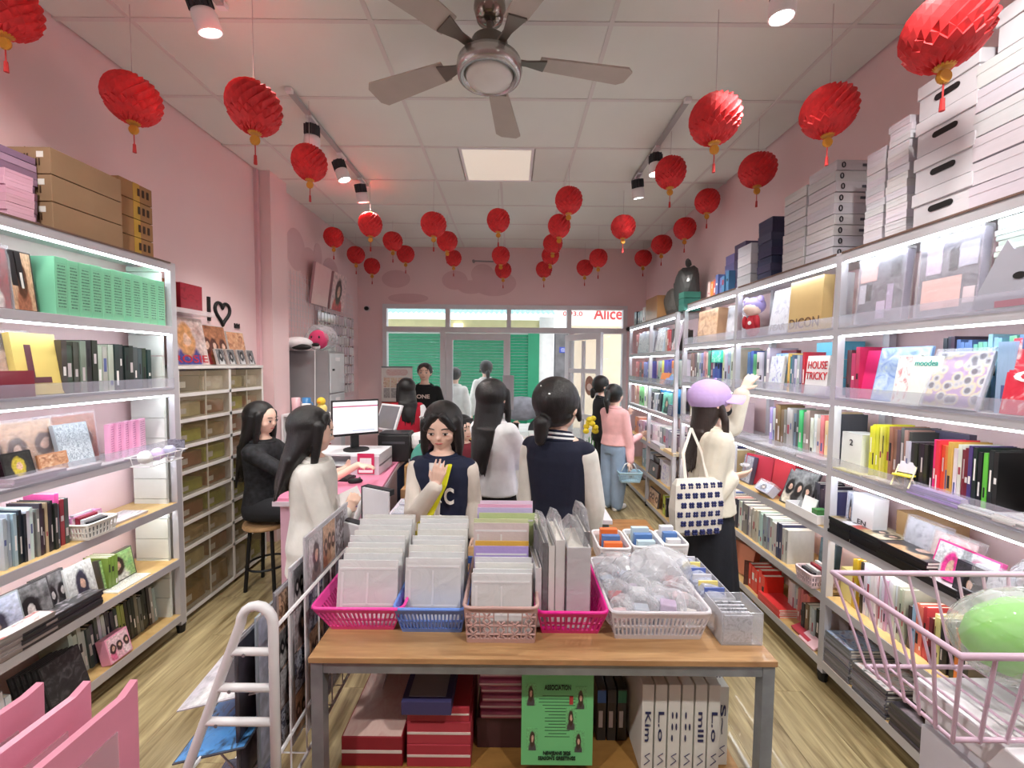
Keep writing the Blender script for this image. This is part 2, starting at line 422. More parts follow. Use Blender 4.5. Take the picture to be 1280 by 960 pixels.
# ceiling
ce = struct(box('ceiling', solid((196, 190, 186), .8), None, XL, XR, YN, YB, ZT + .012, ZT + .08))
TILE = solid((231, 234, 227), .85, var=.025, vscale=2.0, bump=.08, bscale=180)
BAR = solid((222, 218, 214), .5, var=.02)
tm = MB().box(.012, 1.188, .012, .588, -.004, .012).mesh('ceiling_tile')
tm2 = MB().box(.012, .588, .012, .588, -.004, .012).mesh('ceiling_tile')
gx0, gy0 = -.72 - 1.2 * 2, 1.553 - .6 * 6
PANELS = [(-.24, 4 + .0)]
cols = [(XL, -1.92), (-1.92, -.72), (-.72, .48), (.48, 1.68), (1.68, XR)]
rows = []
y = gy0
while y < YB:
    rows.append((max(y, YN), min(y + .6, YB))); y += .6
rows = [r for r in rows if r[1] - r[0] > .03]
for (y0, y1) in rows:
    for (x0, x1) in cols:
        if abs(x0 + .72) < .01 and y0 < 3.5 < y1:      # bay with the square light panel
            MB().box(-.708, -.452, y0 + .012, y1 - .012, ZT - .004, ZT + .012).build('ceiling_tile', TILE, ce)
            MB().box(.172, .468, y0 + .012, y1 - .012, ZT - .004, ZT + .012).build('ceiling_tile', TILE, ce)
            lp = thing('ceiling_light_panel', 'square cream light panel set flush in the ceiling tiles', 'ceiling light', (-.44, y0, ZT))
            f = MB()
            for a in ((0, .6, 0, .022), (0, .6, .578, .6), (0, .022, .022, .578), (.578, .6, .022, .578)): f.box(*a, -.012, .012)
            f.build('frame', WHITE, lp)
            box('diffuser', glow((255, 244, 228), .22), lp, .022, .578, .022, .578, -.006, .008)
            continue
        if abs(x0 + .72) < .01 and y0 > 3.9:
            box('ceiling_bar', BAR, ce, -.132, -.108, y0, y1, ZT - .008, ZT + .012)
            for (a, b_) in ((x0, -.12), (-.12, x1)): MB().box(a + .012, b_ - .012, y0 + .012, y1 - .012, ZT - .004, ZT + .012).build('ceiling_tile', TILE, ce)
            continue
        MB().box(x0 + .012, x1 - .012, y0 + .012, y1 - .012, ZT - .004, ZT + .012).build('ceiling_tile', TILE, ce)
for (x0, x1) in cols[:-1]: box('ceiling_bar', BAR, ce, x1 - .012, x1 + .012, YN, YB, ZT - .009, ZT + .012)
for (y0, y1) in rows[:-1]: box('ceiling_bar', BAR, ce, XL, XR, y1 - .012, y1 + .012, ZT - .008, ZT + .012)
# walls
struct(box('wall_left', PINKW, None, XL - .12, XL, YN, YB, 0, ZT + .08))
struct(box('wall_right', PINKW, None, XR, XR + .12, YN, YB, 0, ZT + .08))
struct(box('wall_near', PINKW, None, XL, XR, YN - .12, YN, 0, ZT + .08))
pil = struct(box('wall_pillar', PINKW, None, XL, -2.175, 3.78, 4.05, 0, ZT))
box('pipe', solid((226, 186, 192), .6), pil, XL, XL + .03, 3.74, 3.775, 0, ZT)
DX0, DX1, DZ1 = -1.93, 1.70, 2.54
wb = MB()
wb.box(XL, DX0, YB, YB + .15, 0, ZT + .08); wb.box(DX1, XR, YB, YB + .15, 0, ZT + .08); wb.box(DX0, DX1, YB, YB + .15, DZ1, ZT + .08)
struct(wb.build('wall_back', PINKW))
for nm, xx in (('left', XL), ('right', XR)):
    s = 1 if nm == 'left' else -1
    struct(box('baseboard_' + nm, solid((225, 214, 214), .5), None, min(xx, xx + s * .012), max(xx, xx + s * .012), YN, YB, 0, .09))
# painted clouds, paler and greyer than the wall
CLOUD = solid((224, 188, 191), .75, var=.02)
def cloud(lab, pts, wall):
    m = MB()
    for i, (a, z, ra, rz) in enumerate(pts):
        th = .0015 + .0007 * i
        prof = [(ra * math.cos(2 * PI * k / 28), rz * math.sin(2 * PI * k / 28)) for k in range(28)]
        if wall == 'back': m.prism([(a + u, z + v) for u, v in prof], 0, th, Matrix(((1, 0, 0, 0), (0, 0, -1, YB), (0, 1, 0, 0), (0, 0, 0, 1))))
        else: m.prism([(a + u, z + v) for u, v in prof], 0, th, Matrix(((0, 0, 1, XL), (1, 0, 0, 0), (0, 1, 0, 0), (0, 0, 0, 1))))
    tag(m.build('cloud_decal', CLOUD), lab, 'wall decal', 'clouds painted on the pink walls')
cloud('single oval cloud on back wall, the leftmost above the door', [(-1.73, 2.91, .21, .13)], 'back')
cloud('small oval cloud on back wall, second from the left', [(-.86, 2.90, .19, .14)], 'back')
cloud('wide puffy cloud on back wall near the grey rod', [(-.45, 2.99, .17, .15), (-.28, 2.86, .33, .19), (-.62, 2.80, .2, .1)], 'back')
cloud('long low cloud above the glass transom', [(-1.55, 2.63, .3, .07), (.55, 2.8, .35, .12)][:1], 'back')
cloud('large puffy cloud on left wall beyond the pillar', [(4.45, 2.86, .2, .22), (4.75, 2.74, .22, .22), (4.95, 2.93, .10, .14), (5.3, 2.80, .22, .18)], 'left')
# ================================================================== shopfront
def frame_rect(m, x0, x1, z0, z1, t, y0, y1):
    m.box(x0, x0 + t, y0, y1, z0, z1).box(x1 - t, x1, y0, y1, z0, z1).box(x0 + t, x1 - t, y0, y1, z0, z0 + t).box(x0 + t, x1 - t, y0, y1, z1 - t, z1)
sf = bpy.data.objects.new('window_1', None); COL.objects.link(sf); struct(sf)
m = MB(); frame_rect(m, DX0, DX1, 0, DZ1, .06, YB - .02, YB + .08); m.box(DX0 + .06, DX1 - .06, YB - .02, YB + .08, 2.13, 2.21)
xs = [DX0 + .06, -.965, -.055, .84, DX1 - .06]
for x in xs[1:4]: m.box(x - .032, x + .032, YB - .02, YB + .08, 2.21, DZ1 - .06)
m.box(-1.075, -.995, YB - .02, YB + .08, .0, 2.13); m.box(.84, .92, YB - .02, YB + .08, 0, 2.13)
m.build('frame', ALU, sf)
for a, b_ in zip(xs, xs[1:]): box('pane', GLASS, sf, a + .02, b_ - .02, YB + .03, YB + .036, 2.2, DZ1 - .05)
box('pane', GLASS, sf, DX0 + .06, -1.075, YB + .03, YB + .036, .04, 2.14)
box('pane', GLASS, sf, .92, DX1 - .06, YB + .03, YB + .036, .04, 2.14)
m = MB().box(DX0 + .06, -1.075, YB - .01, YB + .07, .0, .1); m.build('sill', ALU, sf)
# closed leaf
d1 = bpy.data.objects.new('door_1', None); COL.objects.link(d1); struct(d1)
m = MB(); frame_rect(m, -.99, -.03, .01, 2.12, .1, YB, YB + .05); m.build('frame', ALU, d1)
box('pane', GLASS, d1, -.89, -.13, YB + .02, YB + .026, .11, 2.02)
box('lock_plate', solid((190, 188, 196), .3, metal=.3), d1, -.14, .03, YB - .012, YB, .98, 1.5)
for z in (1.9, 1.1, .3): MB().cyl((-1.0, YB - .02, z), (-1.0, YB - .02, z + .1), .012).build('hinge', ALU, d1)
# open leaf, swung in
d2 = bpy.data.objects.new('door_2', None); COL.objects.link(d2); struct(d2); d2.location = (.80, YB - .04, 0); d2.rotation_euler = (0, 0, R(-58))
m = MB(); frame_rect(m, 0, .74, .01, 2.10, .085, -.025, .025)
m.box(.36, .40, -.02, .02, .1, 2.0); m.box(.085, .36, -.02, .02, 1.55, 1.61); m.box(.4, .655, -.02, .02, 1.55, 1.61); m.box(.085, .655, -.02, .02, .9, .97)
m.build('frame', ALU, d2)
for (a, b_) in ((.085, .36), (.40, .655)):
    for (c, d) in ((.1, .9), (.97, 1.55), (1.61, 2.02)): box('pane', GLASS, d2, a, b_, -.003, .003, c, d)
MB().tube([(.70, -.025, 1.0), (.70, -.06, 1.0), (.70, -.06, 1.15), (.70, -.025, 1.15)], .008).build('handle', ALU, d2)
stk = MB().lathe([(.001, 0), (.09, 0), (.09, .002), (.001, .002)], 20, Matrix.Translation((.52, -.006, 1.38)) @ Matrix.Rotation(PI / 2, 4, 'X') @ Matrix.Diagonal((1, 1.5, 1, 1)))
stk.build('sticker', solid((170, 120, 100), .5, var=.35, vscale=16), d2)
MB().lathe([(.001, 0), (.05, 0), (.05, .002), (.001, .002)], 16, Matrix.Translation((.52, -.009, 1.36)) @ Matrix.Rotation(PI / 2, 4, 'X')).build('sticker', solid((240, 215, 205), .5), d2)
# rod and small camera on the back wall
tag(MB().cyl((-.58, YB - .05, 3.17), (-.1, YB - .05, 3.16), .011).cyl((-.58, YB - .0, 3.17), (-.58, YB - .06, 3.17), .02).cyl((-.1, YB, 3.16), (-.1, YB - .06, 3.16), .014).build('wall_rod', solid((150, 140, 142), .5)), 'thin grey rod fixed high on the back wall', 'rod')
for i, (x, z, l) in enumerate([(-2.16, 2.47, 'black dome camera left of the transom'), (1.72, 2.2, 'black dome camera beside the far right rack')]):
    t = thing('security_camera', l, 'camera', (x, YB, z), group='dome cameras beside the shopfront')
    MB().cyl((0, 0, 0), (0, -.02, 0), .045).build('mount', solid((215, 200, 204), .5), t)
    MB().ell((0, -.03, 0), (.035, .03, .03)).build('dome', BLACK, t, smooth=True)
# ================================================================== the street
gr = struct(box('ground_street', solid((176, 172, 168), .85, var=.15, vscale=3), None, -9, 9, YB + .15, 16, -.1, -.02))
YS = 9.6
sh = thing('roller_shutter', 'green roller shutter closed across the lane', 'shutter', (0, YS, 0))
SG = solid((34, 140, 100), .5, var=.05); SG2 = solid((50, 150, 110), .5)
sl = MB().prism([(-2, -0), (-2, .0)][:0] or [(0, 0), (-.028, .012), (-.030, .045), (-.012, .066), (0, .068)], -3.4, .36, Matrix(((0, 0, 1, 0), (1, 0, 0, 0), (0, 1, 0, 0), (0, 0, 0, 1)))).mesh('slat')
for k in range(29): obj('slat', sl, SG, sh, loc=(0, 0, .34 + k * .069))
box('guide', SG2, sh, .36, .62, -.06, .02, .3, 2.4)
box('bottom_bar', SG, sh, -3.4, .36, -.02, .01, .28, .34)
ob = thing('opposite_house', 'cream and grey house fronts facing the shop across the lane', 'building', (0, YS, 0))
box('wall', solid((244, 242, 240), .8), ob, .62, .95, -.02, .2, 0, 2.75)
box('pillar', solid((118, 116, 118), .6, var=.3, vscale=5), ob, .98, 1.36, -.06, .2, 0, 2.5)
box('wall', solid((246, 226, 196), .8), ob, 1.36, 4.5, -.04, .2, 0, 2.55)
box('number_plate', solid((70, 90, 190), .5), ob, 1.08, 1.3, -.075, -.06, 1.93, 2.06)
panel('plate_text', picture('text', [(80, 96, 190), (240, 240, 250)], 3), ob, 1.10, 1.28, 1.95, 2.04, -.076)
box('step', solid((180, 176, 170), .8), ob, .66, 4.5, -.25, -.06, -.02, .2)
box('wall', solid((240, 224, 170), .8), ob, -4.5, .62, .06, .3, 2.44, 2.68)
box('gable', solid((238, 236, 230), .8), ob, -4.5, .62, .06, .3, 2.3, 2.44)
box('lamp', glow((255, 250, 240), 2.0), ob, -1.35, -1.15, -.02, .06, 2.5, 2.58)
# corrugated awning, sheet by sheet
aw = thing('corrugated_awning', 'teal corrugated metal awning above the green shutter', 'awning', (0, YS, 0))
for k in range(6):
    pts = []
    for i in range(33): pts.append((-4.28 + k * .86 + i * .0268, .022 * math.sin(i * PI / 2)))
    poly = pts + [(x, z + .006) for x, z in reversed(pts)]
    mm = Matrix(((1, 0, 0, 0), (0, 0, 1, 0), (0, 1, 0, 0), (0, 0, 0, 1)))
    o = MB().prism(poly, -.9, .3, mm).build('sheet', solid((150, 208, 212), .5, var=.1, vscale=4), aw); o.location = (0, -.1, 2.96); o.rotation_euler = (R(16), 0, 0)
sg = thing('shop_sign', 'white shop sign with red script lettering across the lane', 'sign', (0, YS - .55, 0))
box('board', solid((246, 240, 232), .6), sg, .98, 3.0, -.03, .03, 2.5, 2.98)
box('bracket', STEEL, sg, 2.9, 2.96, .03, .5, 2.6, 2.66)
lettering('Alice', solid((205, 60, 60), .5), sg, 2.06, 2.77, .62, .26, -.033, .02)
lettering('0.93.0', solid((205, 70, 70), .5), sg, 1.3, 2.76, .42, .10, -.033, .01)
mt = thing('parked_motorbike', 'grey motorbike under a cover parked by the green shutter', 'motorbike', (.2, YS - .8, 0))
MB().ell((0, 0, .72), (.5, .2, .26)).build('cover', solid((120, 118, 124), .6, var=.35, vscale=6, bump=.6, bscale=7), mt, smooth=True)
for x in (-.42, .42): MB().lathe([(.16, -.04), (.27, -.05), (.27, .05), (.16, .04)], 20, Matrix.Translation((x, 0, .25)) @ Matrix.Rotation(PI / 2, 4, 'X')).build('wheel', DARK, mt)
# ================================================================== lights on the ceiling
def spot_head(parent, x, y, aim, on=True, power=1.0):
    """one track head: stem, ribbed black back, white barrel, lamp face"""
    ax = Vector(aim).normalized(); p = Vector((x, y, ZT - .16))
    q = Vector((0, 0, 1)).rotation_difference(ax).to_matrix().to_4x4(); M = Matrix.Translation(p) @ q
    h = bpy.data.objects.new('lamp_head', None); COL.objects.link(h); h.parent = parent
    MB().cyl((x, y, ZT - .03), (x, y, ZT - .14), .008).box(x - .02, x + .02, y - .05, y + .05, ZT - .045, ZT - .028).build('stem', WHITE, h)
    m = MB().lathe([(.02, -.09), (.046, -.085), (.046, -.01), (.02, -.01)], 24, M)
    for k in range(10):
        a = 2 * PI * k / 10; m.box(-.004, .004, .044, .052, -.085, -.02, M @ Matrix.Rotation(a, 4, 'Z'))
    m.build('heat_sink', solid((42, 44, 52), .45), h)
    MB().lathe([(.047, -.015), (.052, .0), (.052, .065), (.047, .07), (.044, .06), (.044, 0)], 24, M).build('barrel', WHITE, h, smooth=True)
    MB().lathe([(.001, .055), (.043, .055), (.043, .06), (.001, .06)], 24, M).build('lens', glow((255, 252, 245), 30 if on else 2), h)
    if on:
        l = bpy.data.lights.new('track_light', 'SPOT'); l.energy = SPOT * power; l.spot_size = R(95); l.spot_blend = .6; l.shadow_soft_size = .045; l.color = (1, .965, .92)
        lo = bpy.data.objects.new('track_light', l); COL.objects.link(lo); lo.location = p + ax * .085
        lo.rotation_euler = Vector((0, 0, -1)).rotation_difference(ax).to_euler(); lo.parent = h
def track(label, x, y0, y1, heads):
    t = thing('track_light', label, 'track light', (0, 0, 0))
    box('rail', solid((176, 174, 174), .5), t, x - .018, x + .018, y0, y1, ZT - .03, ZT - .009)
    for a in (y0, y1): box('end_cap', WHITE, t, x - .02, x + .02, a - .015, a + .015, ZT - .034, ZT - .009)
    for (y, aim, on) in heads: spot_head(t, x, y, aim, on, 1.9 if y < 0 else 1.0)  # heads behind the viewer are unseen fill, boosted to brighten the front table
track('left ceiling track with three spot heads beside red lanterns', -1.40, 2.66, 4.05, [(2.95, (-.05, .1, -1), True), (3.45, (.35, .05, -1), True), (3.9, (.1, .3, -1), True)])
track('right ceiling track with two spot heads above the wall rack', 1.10, 2.72, 3.92, [(3.3, (-.0, -.05, -1), True), (3.75, (.15, .2, -1), True)])
track('left ceiling track nearest the viewer with tilted spot head', -1.39, -.9, 2.05, [(1.93, (.22, .3, -1), True), (.9, (-.5, .4, -1), True), (-.2, (.55, .66, -1), True)])  # last two heads are out of view, added as fill light
track('right ceiling track nearest the viewer with glaring spot head', 1.13, -.9, 1.95, [(1.83, (-.02, .05, -1), True), (.9, (.5, .4, -1), True), (-.2, (-.48, .66, -1), True)])  # only the first head is in view, the others are added fill
# ceiling fan, blades at rest
fx, fy = -.12, 2.02
fan = thing('ceiling_fan', 'five-bladed ceiling fan with round silver motor and light', 'ceiling fan', (fx, fy, ZT))
CH = solid((190, 188, 186), .25, metal=.8, var=.05); BRZ = solid((120, 112, 104), .35, metal=.6)
MB().lathe([(.02, -.11), (.06, -.10), (.075, -.05), (.07, -.004)], 24).build('canopy', solid((150, 140, 132), .15, metal=.9), fan, smooth=True)
MB().cyl((0, 0, -.10), (0, 0, -.20), .014).build('rod', BRZ, fan)
MB().lathe([(.03, -.19), (.085, -.20), (.09, -.27), (.12, -.29), (.12, -.30)], 28).build('motor', BRZ, fan, smooth=True)
MB().lathe([(.118, -.29), (.15, -.295), (.155, -.33), (.148, -.355), (.125, -.365), (.12, -.35)], 36).build('ring', CH, fan, smooth=True)
MB().lathe([(.001, -.385), (.07, -.38), (.105, -.368), (.112, -.35)], 32).build('light_bowl', solid((225, 222, 216), .3), fan, smooth=True)
bl = MB()
for (s0, s1, w0, w1) in ((.24, .70, .052, .078),):
    bl.prism([(s0, -w0), (s1 - .03, -w1), (s1, -w1 + .03), (s1, w1 - .03), (s1 - .03, w1), (s0, w0)], -.004, .004, Matrix.Rotation(R(9), 4, 'X'))
blm = bl.mesh('blade'); arm = MB().prism([(.10, -.02), (.18, -.02), (.27, -.045), (.27, .045), (.18, .02), (.10, .02)], -.006, .002, Matrix.Rotation(R(9), 4, 'X')).mesh('blade_arm')
for k in range(5):
    a = R(83 + 72 * k)
    o = obj('blade', blm, solid((182, 172, 162), .45), fan, loc=(0, 0, -.262), rz=a); obj('blade_arm', arm, BRZ, o, loc=(0, 0, -.006))
# ================================================================== paper lanterns
RED = solid((220, 46, 50), .6, var=.14, vscale=9)
def lantern_mesh():
    b = bmesh.new(); n, mrow = 34, 16; rows_ = []
    for j in range(mrow + 1):
        t = PI * j / mrow; z = -math.cos(t) * .5; q = max(math.sin(t), .12) ** .8
        rows_.append([b.verts.new(((q * .5 * (1.0 + (.065 if (k + j) % 2 else -.065))) * math.cos(2 * PI * k / n), (q * .5 * (1.0 + (.065 if (k + j) % 2 else -.065))) * math.sin(2 * PI * k / n), z + (.025 if (k + j) % 2 else -.025))) for k in range(n)])
    for j in range(mrow):
        for k in range(n):
            b.faces.new((rows_[j][k], rows_[j][(k + 1) % n], rows_[j + 1][(k + 1) % n], rows_[j + 1][k]))
    b.faces.new(rows_[0][::-1]); b.faces.new(rows_[-1])
    bmesh.ops.triangulate(b, faces=b.faces[:])
    me = bpy.data.meshes.new('lantern_body'); b.to_mesh(me); b.free(); return me
LM = lantern_mesh()
GOLD = solid((214, 150, 50), .4, metal=.2)
med = MB().lathe([(.001, -.008), (.02, -.008), (.024, 0), (.02, .008), (.001, .008)], 14, Matrix.Rotation(PI / 2, 4, 'X')).mesh('medallion')
tas = MB().cyl((0, 0, 0), (0, 0, -.045), .0025).cyl((0, 0, -.045), (0, 0, -.085), .006, .008, 8).mesh('tassel')
rim = MB().lathe([(.022, -.006), (.03, 0), (.022, .006)], 14).mesh('lantern_rim')
LAN = [(4, 8, 66, 'at the top left corner of the room'), (166, 125, 54, 'hanging over the brown cardboard boxes'), (318, 136, 57, 'glowing under the nearest left spot'), (387, 204, 40, 'beside the left track spot heads'),
       (463, 281, 28, 'pale lit one below the left track'), (417, 297, 23, 'leftmost of the far cluster, above the pink canvas'), (445, 319, 20, 'second from left in the far left cluster'), (465, 333, 18, 'lowest of the far left cluster'),
       (491, 302, 22, 'right of the pale lit lantern'), (507, 318, 20, 'just below right of another, left of centre'), (542, 281, 28, 'upper one left of the ceiling panel'), (559, 302, 23, 'middle of three stacked left of centre'), (567, 323, 19, 'lowest of three stacked left of centre'),
       (623, 276, 27, 'below the ceiling light panel, centre'), (626, 320, 21.5, 'upper of a close pair at centre back'), (629, 338, 15, 'lower of a close pair at centre back'), (711, 251, 31, 'highest of the central right string'), (699, 283, 27, 'second of the central right string'),
       (691, 305, 22, 'third of the central right string'), (688, 320, 20.5, 'fourth of the central right string'), (680, 337, 16, 'lowest of the central right string'), (779, 284, 27, 'alone between string and right track'), (748, 323, 21.5, 'upper of the far right pair'), (731, 335, 16, 'lower of the far right pair'),
       (804, 323, 19, 'farthest of the right wall row'), (827, 306, 22, 'second farthest of the right wall row'), (856, 286, 25, 'third farthest of the right wall row'), (893, 252, 28, 'fourth farthest of the right wall row'), (838, 216, 36, 'touching the right track spot'),
       (894, 150, 54, 'large one in front of the right track'), (947, 213, 38, 'over the stacked navy boxes'), (1036, 140, 55, 'over the stacks of white boxes'), (1183, 40, 80, 'largest, at the top right corner')]
for (px, py, hp, where) in LAN:
    Y = min(.215 * FPX / hp, 5.9); p = at(px, py, Y)
    p.x = max(XL + .16, min(XR - .16, p.x)); p.y = min(p.y, YB - .2)
    t = thing('paper_lantern', ('red honeycomb paper lantern ' + where), 'lantern', p, group='red paper lanterns hung from the ceiling')
    sx = random.uniform(.95, 1.06); h = .215
    obj('shade', LM, RED, t, scale=(.218 * sx, .218 * sx, h), rz=random.random())
    for z in (h / 2, -h / 2): obj('rim', rim, GOLD, t, loc=(0, 0, z))
    obj('medallion', med, GOLD, t, loc=(0, 0, -h / 2 - .032)); obj('tassel', tas, solid((190, 40, 40), .6), t, loc=(0, 0, -h / 2 - .055))
    MB().cyl((0, 0, h / 2), (0, 0, max(ZT - p.z - .008, h / 2 + .02)), .0015, n=5).build('string', solid((200, 190, 190), .6), t)
# ================================================================== people
def fuse(name, mb, mat, parent, voxel=.007, smooth=4):
    """fuse overlapping closed shapes into one continuous skin"""
    bmesh.ops.recalc_face_normals(mb.b, faces=mb.b.faces)
    me = bpy.data.meshes.new(name); mb.b.to_mesh(me); mb.b.free()
    o = bpy.data.objects.new(name, me); COL.objects.link(o)
    r = o.modifiers.new('r', 'REMESH'); r.mode = 'VOXEL'; r.voxel_size = voxel
    s = o.modifiers.new('s', 'SMOOTH'); s.factor = .5; s.iterations = smooth
    ev = o.evaluated_get(bpy.context.evaluated_depsgraph_get())
    me2 = bpy.data.meshes.new_from_object(ev); me2.name = name
    bpy.data.objects.remove(o); bpy.data.meshes.remove(me)
    me2.polygons.foreach_set('use_smooth', [True] * len(me2.polygons)); me2.materials.clear()
    return obj(name, me2, mat, parent)
def erings(secs, n=24):
    """secs: (z, rx, ry, cx, cy)"""
    return [[Vector((cx + rx * math.cos(2 * PI * k / n), cy + ry * math.sin(2 * PI * k / n), z)) for k in range(n)] for z, rx, ry, cx, cy in secs]
def cloth(c, var=.1): return solid(c, .85, var=var, vscale=9, bump=.25, bscale=26)
HAIRM = solid((16, 14, 15), .38, var=.35, vscale=30, bump=.35, bscale=60, stretch=(6, 6, .5), coat=.15)
BROWNH = solid((42, 28, 24), .4, var=.35, vscale=30, bump=.35, bscale=60, stretch=(6, 6, .5), coat=.1)
def hand(mb, wrist, d, n, side, s=1.0, curl=.5):
    """palm and five bent fingers; d = pointing direction, n = back of hand normal, side=+1 thumb along t"""
    d = d.normalized(); t = d.cross(n).normalized() * side; n = n.normalized()
    L = .075 * s
    for u in (-.024, -.008, .008, .024): mb.cap(wrist + t * u * .55 * s, wrist + d * L + t * u * 1.2 * s, .012 * s, .0105 * s, 8)
    for i, (u, ln) in enumerate(((.034, .062), (.0115, .070), (-.0115, .065), (-.033, .050))):
        p = wrist + d * L + t * u * s; a = d.copy()
        for j in range(3):
            ang = curl * (.5 + .35 * j); dd = (a * math.cos(ang) - n * math.sin(ang)).normalized(); q = p + dd * ln * s * (.45, .32, .25)[j]
            mb.cap(p, q, (.0082 - .0007 * j) * s, (.0076 - .0007 * j) * s, 8); p = q; a = dd
            n = n
    p = wrist + d * .018 * s + t * .022 * s; q = p + (d * .65 + t * .75 - n * .25).normalized() * .034 * s; mb.cap(p, q, .011 * s, .0095 * s, 8); mb.cap(q, q + (d * .9 + t * .25 - n * .3).normalized() * .028 * s, .0092 * s, .0075 * s, 8)
class Person:
    def __init__(s, label, x, y, rot, H, group=None, z0=0.0, headyaw=0, headpitch=0, hs=1.06, sit=False, voxel=.008, lean=0, armL=None, armR=None, curl=.5, width=1.0, skin=SKIN, hdL=None, hdR=None, legs=True):
        s.t = thing('person', label, 'person', (x, y, z0), R(rot), group); s.H = H; s.vx = voxel
        Hh = H; s.W = Matrix.Translation((x, y, z0)) @ Matrix.Rotation(R(rot), 4, 'Z'); inv = s.W.inverted()
        s.wd = width
        hip = .50 * Hh if not sit else .50 * Hh
        s.L = math.tan(R(lean))
        sh = .815 * Hh
        s.sh = {}
        s.arm = {}
        for sd, spec in ((1, armL), (-1, armR)):
            S0 = Vector((sd * .092 * Hh * width, -(sh - hip) * s.L + .005, sh - .026 * Hh))
            if spec is None: E_, W_ = Vector((sd * .135 * Hh * width, .02, .635 * Hh)), Vector((sd * .135 * Hh * width, -.03, .485 * Hh))
            else: E_, W_ = inv @ Vector(spec[0]), inv @ Vector(spec[1])
            s.arm[sd] = (S0, E_, W_)
        mb = MB()
        yo = lambda z: -(z - hip) * s.L if z > hip else 0
        s.yo = yo
        w_ = width
        s.torso = [(.46, .088 * w_, .066), (.50, .094 * w_, .072), (.56, .086 * w_, .064), (.62, .076 * w_, .057), (.69, .086 * w_, .063), (.76, .098 * w_, .064), (.80, .098 * w_, .056), (.825, .07 * w_, .046), (.845, .036, .038)]
        mb.loft(erings([(z * Hh, rx * Hh, ry * Hh, 0, yo(z * Hh)) for z, rx, ry in s.torso]))
        # head
        hr = .0675 * Hh * hs; hc = Vector((0, yo(.93 * Hh) - .008, .935 * Hh)); s.hc = hc; s.hr = hr
        s.HM = Matrix.Translation(hc) @ Matrix.Rotation(R(headyaw), 4, 'Z') @ Matrix.Rotation(R(headpitch), 4, 'X')
        Mh = s.HM
        mb.cap(Vector((0, yo(.82 * Hh), .815 * Hh)), Mh @ Vector((0, .015, -hr * .55)), .034 * Hh, .031 * Hh, 14)
        mb.ell((0, .012, .12 * hr), (hr * .80, hr * .92, hr * .90), Mh); mb.ell((0, -.012, -.38 * hr), (hr * .60, hr * .66, hr * .60), Mh); mb.ell((0, -.45 * hr, -.68 * hr), (hr * .28, hr * .25, hr * .22), Mh)
        for q in (-1, 1): mb.ell((q * hr * .36, -.50 * hr, -.26 * hr), (hr * .26, hr * .2, hr * .24), Mh); mb.ell((q * hr * .78, .10 * hr, -.10 * hr), (hr * .10, hr * .17, hr * .24), Mh)
        mb.ell((0, -.80 * hr, -.24 * hr), (hr * .12, hr * .14, hr * .11), Mh); mb.ell((0, -.74 * hr, -.08 * hr), (hr * .07, hr * .10, hr * .2), Mh)
        mb.ell((0, -.70 * hr, -.53 * hr), (hr * .2, hr * .07, hr * .07), Mh)
        # arms
        for sd in (1, -1):
            S0, E_, W_ = s.arm[sd]
            mb.cap(S0, E_, .030 * Hh, .024 * Hh, 12); mb.cap(E_, W_, .024 * Hh, .0165 * Hh, 12)
            spec = hdL if sd > 0 else hdR
            d = (W_ - E_).normalized() if spec is None else (inv.to_3x3() @ Vector(spec[0])).normalized()
            n = Vector((sd, 0, 0)) if spec is None else (inv.to_3x3() @ Vector(spec[1])).normalized()
            n = (n - d * n.dot(d)).normalized()
            hand(mb, W_, d, n, 1 if spec is None else spec[2], Hh / 1.62, curl)
        # legs
        s.leg = {}
        if legs:
            for sd in (1, -1):
                hp_ = Vector((sd * .052 * Hh, 0, hip))
                if sit: k_ = Vector((sd * .06 * Hh, -.24 * Hh, hip + .0)); a_ = Vector((sd * .06 * Hh, -.22 * Hh, hip - .25 * Hh + .0))
                else: k_ = Vector((sd * .05 * Hh, -.012, .275 * Hh)); a_ = Vector((sd * .048 * Hh, .012, .045 * Hh))
                s.leg[sd] = (hp_, k_, a_)
                mb.cap(hp_, k_, .055 * Hh, .036 * Hh, 12); mb.cap(k_, a_, .036 * Hh, .022 * Hh, 12)
                mb.cap(a_ + Vector((0, .015, -.02 * Hh)), a_ + Vector((0, -.085 * Hh, -.026 * Hh)), .024 * Hh, .018 * Hh, 10)
        s.body = fuse('body', mb, skin, s.t, voxel)
    def top(s, name, c, z0=.47, ext=.012, sleeve=None, flare=0.0, cuff=1.0, sl_ext=.012, sleeves=True, mat=None, collar=True, zt=.838):
        """upper garment; sleeve = separate sleeve colour"""
        H = s.H; mb = MB()
        ring = [(z, rx, ry) for z, rx, ry in s.torso if z >= z0 - .001 and z <= zt]
        if ring[0][0] > z0: ring = [(z0, .094 * s.wd, .072)] + ring
        out = []
        for z, rx, ry in ring:
            f = flare * max(0, (.72 - z)) ; e = ext + f
            out.append((z * H, rx * H + e, ry * H + e, 0, s.yo(z * H)))
        mb.loft(erings(out))
        sl = mb if sleeve is None else MB()
        if sleeves:
            for sd in (1, -1):
                S0, E_, W_ = s.arm[sd]
                A0 = S0.lerp(E_, .07 if sleeve is not None else 0.02)
                sl.cap(A0, E_, .0275 * H + sl_ext + .002, .025 * H + sl_ext, 12); sl.cap(E_, E_.lerp(W_, cuff), .025 * H + sl_ext, .017 * H + sl_ext * .8, 12)
                mb.cap(S0, S0.lerp(E_, .12), .025 * H + sl_ext - .002, .024 * H + sl_ext - .004, 12)
        o = fuse(name, mb, mat or cloth(c), s.t, s.vx + .001)
